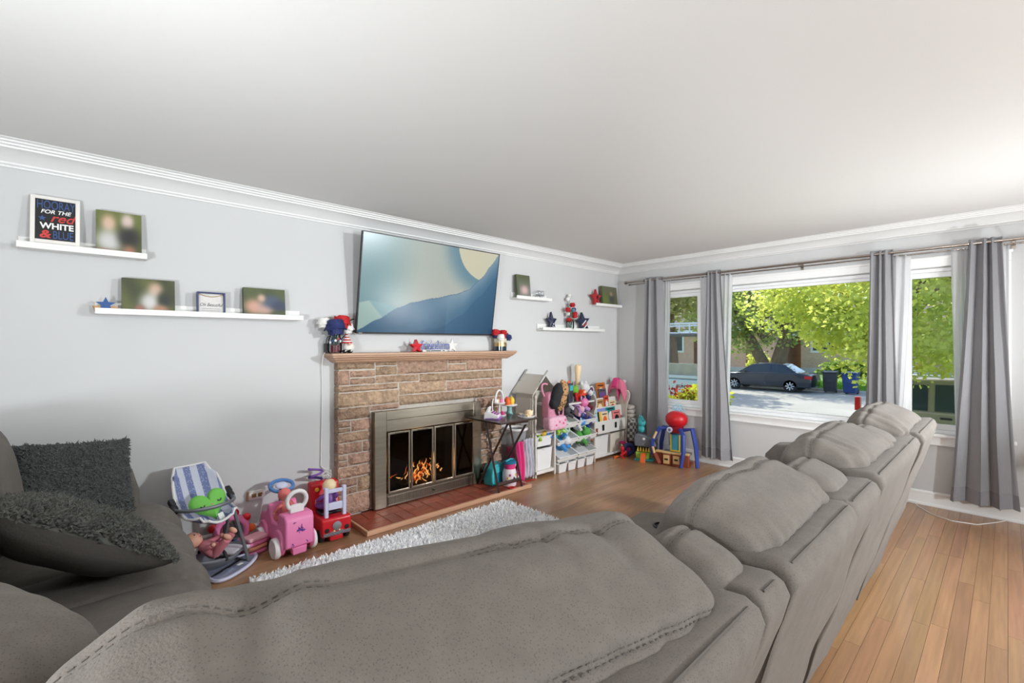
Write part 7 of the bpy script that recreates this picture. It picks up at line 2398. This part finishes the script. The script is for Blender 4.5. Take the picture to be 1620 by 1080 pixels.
house('pink-brown brick house behind the twin-trunked tree', 40.0, 12.6, 22.3, 3.6, m_brickA, [(21.0, 1.6, 1.6, 1.4)], [(18.6, 1.1, 2.2, M('brown_door', (120, 70, 50), 0.6))])
house('tan brick house behind the bins with a long white window', 42.5, -6.0, 11.4, 3.2, m_brickB, [(9.0, 1.7, 3.2, 1.3), (3.5, 1.7, 2.4, 1.3)])
house('brown brick house with white windows seen through the narrow window', 38.0, 23.5, 38.0, 3.6, m_brickB, [(25.0, 1.9, 2.6, 1.5), (30.0, 1.9, 2.0, 1.5)])
MB_ = MB().prism([(-0.25, 0), (-0.25, 3.7), (0.25, 3.7), (0.25, 0)], 0, 0.3, lambda u, v, w: (39.65 + w, 14.35 + u, -0.92 + v)).build('brick_pier', M('pier_brick', (150, 100, 78), 0.9, var=0.15, vscale=6))
tag(MB_, 'darker brick pier on the pink-brown house front', 'pier', kind='structure')
st = thing('entry_steps', 'pale entry steps of the tan house beside the bins', 'steps', (38.2, 4.8, -0.92))
for k in range(5):
    MB().bb(0.32 * k, 1.9, -0.9, 0.9, 0.17 * k, 0.17 * (k + 1) - 0.002).build('step', m_walk, st)

# ---------------------------------------------------------------- vehicles
m_tyre, m_rim = M('tyre', (28, 28, 30), 0.8), M('alloy', (206, 208, 212), 0.3, metal=0.6)
m_tail = M('tail_lamp', (190, 24, 30), 0.2)


def road_wheel(o, x, y, r, side):
    w = MB().lathe([(r * 0.62, -0.1), (r * 0.94, -0.1), (r, -0.06), (r, 0.06), (r * 0.94, 0.1), (r * 0.62, 0.1)], (x, y, r), 28, rot=(0, R(90), 0)).build('wheel', m_tyre, o, smooth=True)
    MB().lathe([(0, -0.03), (r * 0.63, -0.03), (r * 0.63, 0.03), (0, 0.03)], (x, y, r), 24, rot=(0, R(90), 0)).build('disc', t_grey, w)
    for k in range(8):
        a = 2 * PI * k / 8
        MB().tube([(x + side * 0.085, y + 0.05 * math.cos(a), r + 0.05 * math.sin(a)), (x + side * 0.075, y + r * 0.62 * math.cos(a), r + r * 0.62 * math.sin(a))], [0.035, 0.045], 5).build('spoke', m_rim, w)
    MB().tube(arc((0, 0), r * 0.64, 0, 2 * PI, 24, lambda p, q: (x + side * 0.08, y + p, r + q))[:-1], 0.022, 6, closed=True).build('rim', m_rim, w, smooth=True)


def vehicle(name, label, cat, loc, low, cab, paint, wheels, r, width, glass_side, lamps, extra=None):
    """low / cab are side outlines (y, z); the near side faces -x"""
    o = thing(name, label, cat, loc)
    h = width / 2
    body = MB()
    k = len(low)
    cyv = sum(p[0] for p in low) / k
    ins = 0.10
    vs, fs = [], []
    for (x, s) in ((-h + 0.0, 1.0), (h, 1.0)):
        vs += [(x, y, z) for y, z in low]
    fs = [tuple(range(k)), tuple(reversed(range(k, 2 * k)))] + [(i, k + i, k + (i + 1) % k, (i + 1) % k) for i in range(k)]
    body.add(vs, fs).build('body', paint, o, bevel=0.07, seg=3)
    if cab:
        zb, zt_ = min(p[1] for p in cab), max(p[1] for p in cab)
        k = len(cab)
        f = lambda z: h - 0.05 - 0.20 * (z - zb) / (zt_ - zb)
        vs = [(-f(z), y, z) for y, z in cab] + [(f(z), y, z) for y, z in cab]
        MB().add(vs, [tuple(range(k)), tuple(reversed(range(k, 2 * k)))] + [(i, k + i, k + (i + 1) % k, (i + 1) % k) for i in range(k)]).build('cabin', paint, o, bevel=0.05, seg=3)
        for poly in glass_side:
            vs = [(-f(z) - 0.006, y, z) for y, z in poly]
            MB().add(vs, [tuple(range(len(poly)))]).build('side_window', m_dkglass, o, solid=0.012)
    for (y, side) in [(w, s) for w in wheels for s in (-1, 1)]:
        road_wheel(o, side * (h - 0.10), y, r, side)
    for (nm, q, mt) in lamps:
        MB().bb(*q).build(nm, mt, o, bevel=0.01)
    return o


m_navycar = M('navy_paint', (34, 42, 56), 0.22, metal=0.3, coat=0.6)
low = [(-2.25, 0.25), (-2.28, 0.62), (-2.22, 0.90), (-1.75, 0.98), (-0.6, 0.97), (0.9, 0.93), (1.75, 0.86), (2.15, 0.70), (2.25, 0.50), (2.22, 0.25)]
cab = [(-1.72, 0.93), (-1.05, 1.38), (-0.55, 1.45), (0.15, 1.44), (0.50, 1.36), (1.20, 0.92)]
car = vehicle('parked_car', 'dark navy sedan parked across the street under the tree', 'car', (26.6, 8.75, ZS), low, cab, m_navycar, (-1.36, 1.32), 0.32, 1.76,
              [[(-0.42, 0.97), (-0.42, 1.37), (0.10, 1.37), (0.42, 1.30), (0.92, 0.97)], [(-1.42, 1.0), (-1.0, 1.30), (-0.52, 1.375), (-0.52, 0.97), (-1.35, 0.97)]],
              [('tail_lamp', (-0.895, -0.70, -2.29, -2.0, 0.70, 0.86), m_tail), ('head_lamp', (-0.895, -0.6, 1.95, 2.14, 0.60, 0.72), M('lamp_clear', (220, 224, 226), 0.1)), ('door_handle', (-0.895, -0.875, -0.75, -0.60, 0.80, 0.83), m_navycar), ('door_handle', (-0.895, -0.875, 0.15, 0.30, 0.80, 0.83), m_navycar),
               ('mirror', (-1.02, -0.885, 0.72, 0.86, 0.94, 1.06), m_navycar), ('sill_trim', (-0.89, -0.87, -0.95, 0.95, 0.27, 0.36), t_black)])
# bronze sport utility, rear end showing at the edge of the picture window
m_bronze = M('bronze_paint', (150, 140, 122), 0.3, metal=0.3, coat=0.5)
low = [(-2.3, 0.35), (-2.35, 0.85), (-2.2, 1.08), (-1.3, 1.14), (2.2, 1.14), (2.3, 0.9), (2.3, 0.40)]
cab = [(-1.35, 1.10), (-0.6, 1.74), (0.2, 1.80), (1.9, 1.76), (2.22, 1.10)]
vehicle('sport_utility', 'bronze sport utility parked at the near kerb, seen through the end window', 'car', (12.75, -0.15, ZS), low, cab, m_bronze, (-1.45, 1.45), 0.37, 1.85,
        [[(-0.95, 1.16), (-0.5, 1.64), (0.1, 1.68), (0.1, 1.16)], [(0.2, 1.16), (0.2, 1.68), (1.1, 1.66), (1.1, 1.16)], [(1.2, 1.16), (1.2, 1.65), (1.75, 1.62), (2.0, 1.16)]],
        [('tail_lamp', (-0.94, -0.80, 2.24, 2.335, 1.06, 1.34), m_tail), ('bumper', (-0.9, 0.9, 2.31, 2.42, 0.45, 0.62), m_rim), ('hitch', (-0.12, 0.0, 2.42, 2.65, 0.50, 0.58), t_black), ('roof_rail', (-0.72, -0.68, -0.5, 1.7, 1.80, 1.84), m_rim), ('mirror', (-1.10, -0.935, -0.95, -0.75, 1.16, 1.34), t_black), ('door_handle', (-0.945, -0.925, 0.85, 1.02, 1.02, 1.06), t_black)])
# silver pickup with ladder rack
m_silver = M('silver_paint', (196, 202, 206), 0.3, metal=0.3, coat=0.4)
low = [(-1.55, 0.50), (-1.58, 1.05), (-1.5, 1.42), (0.55, 1.42), (0.6, 1.30), (3.1, 1.10), (3.2, 0.8), (3.2, 0.45)]
cab = [(0.6, 1.28), (0.75, 1.90), (1.7, 1.92), (2.35, 1.28)]
pk = vehicle('pickup_truck', 'silver pickup with ladder rack and board seen through the narrow window', 'truck', (13.9, 7.45, ZS), low, cab, m_silver, (-0.75, 2.35), 0.38, 1.85,
             [[(0.8, 1.32), (0.9, 1.82), (1.6, 1.84), (2.1, 1.32)]],
             [('tail_lamp', (-0.94, -0.80, -1.60, -1.48, 0.95, 1.32), m_tail), ('bed_rail', (-0.96, -0.86, -1.58, 0.56, 1.42, 1.50), m_silver), ('side_board', (-0.84, -0.80, -1.45, 0.5, 1.505, 1.86), M('weathered_board', (176, 164, 146), 0.9, var=0.15, vscale=4))])
m_rack = M('rack_grey', (92, 92, 90), 0.5, metal=0.4)
for (y, s) in ((-1.40, -1), (0.5, -1), (-1.40, 1), (0.5, 1)):
    MB().tube([(s * 0.88, y, 1.50), (s * 0.88, y, 2.72)], 0.045, 6).build('rack_post', m_rack, pk)
for s in (-1, 1):
    MB().tube([(s * 0.88, -1.5, 2.72), (s * 0.88, 2.6, 2.72)], 0.045, 6).build('rack_beam', m_rack, pk)
    MB().tube([(s * 0.88, -1.5, 3.05), (s * 0.88, 2.6, 3.05)], 0.03, 6).build('ladder_rail', m_rim, pk)
for k in range(13):
    MB().tube([(-0.88, -1.4 + 0.32 * k, 2.74), (-0.88, -1.4 + 0.32 * k, 3.05)], 0.022, 6).build('ladder_rung', m_rim, pk)
    MB().tube([(-0.86, -1.4 + 0.32 * k, 2.78), (0.86, -1.4 + 0.32 * k, 2.78)], 0.022, 5).build('rack_slat', m_rim, pk)
text('bed_lettering', 'TACOMA', 0.20, t_black, pk, (-0.935, -0.02, 1.18), rot=(R(90), 0, R(-90)), extrude=0.004)
text('bed_lettering', 'RUNNER', 0.13, col('maroon', (110, 40, 40)), pk, (-0.935, -0.95, 1.14), rot=(R(90), 0, R(-90)), extrude=0.004)


# ---------------------------------------------------------------- wheeled bins
def wheelie(label, loc, mat, rz):
    o = thing('wheeled_bin', label, 'waste bin', loc, rz=rz)
    vs = [(-0.24, -0.24, 0.06), (0.22, -0.24, 0.06), (0.22, 0.24, 0.06), (-0.24, 0.24, 0.06), (-0.32, -0.29, 0.98), (0.30, -0.29, 0.98), (0.30, 0.29, 0.98), (-0.32, 0.29, 0.98)]
    MB().add(vs, [(3, 2, 1, 0), (4, 5, 6, 7), (0, 1, 5, 4), (1, 2, 6, 5), (2, 3, 7, 6), (3, 0, 4, 7)]).build('body', mat, o, bevel=0.02)
    MB().prism([(-0.36, 0.985), (-0.34, 1.05), (0.05, 1.10), (0.34, 1.06), (0.36, 0.985)], -0.32, 0.32, lambda u, v, w: (u, w, v)).build('lid', mat, o, bevel=0.02)
    MB().bb(-0.322, -0.30, -0.16, 0.16, 0.55, 0.75).build('panel', mat, o, bevel=0.004)
    for s in (-1, 1):
        MB().lathe([(0, -0.03), (0.12, -0.03), (0.12, 0.03), (0, 0.03)], (0.24, s * 0.22, 0.12), 14, rot=(R(90), 0, 0)).build('wheel', t_black, o)
    return o


wheelie('black wheeled waste bin at the far kerb', (27.2, 6.02, ZS), M('bin_black', (52, 52, 58), 0.5), R(6))
wheelie('blue wheeled recycling bin next to the black one', (27.2, 5.18, ZS), M('bin_blue', (34, 62, 120), 0.5), R(-4))
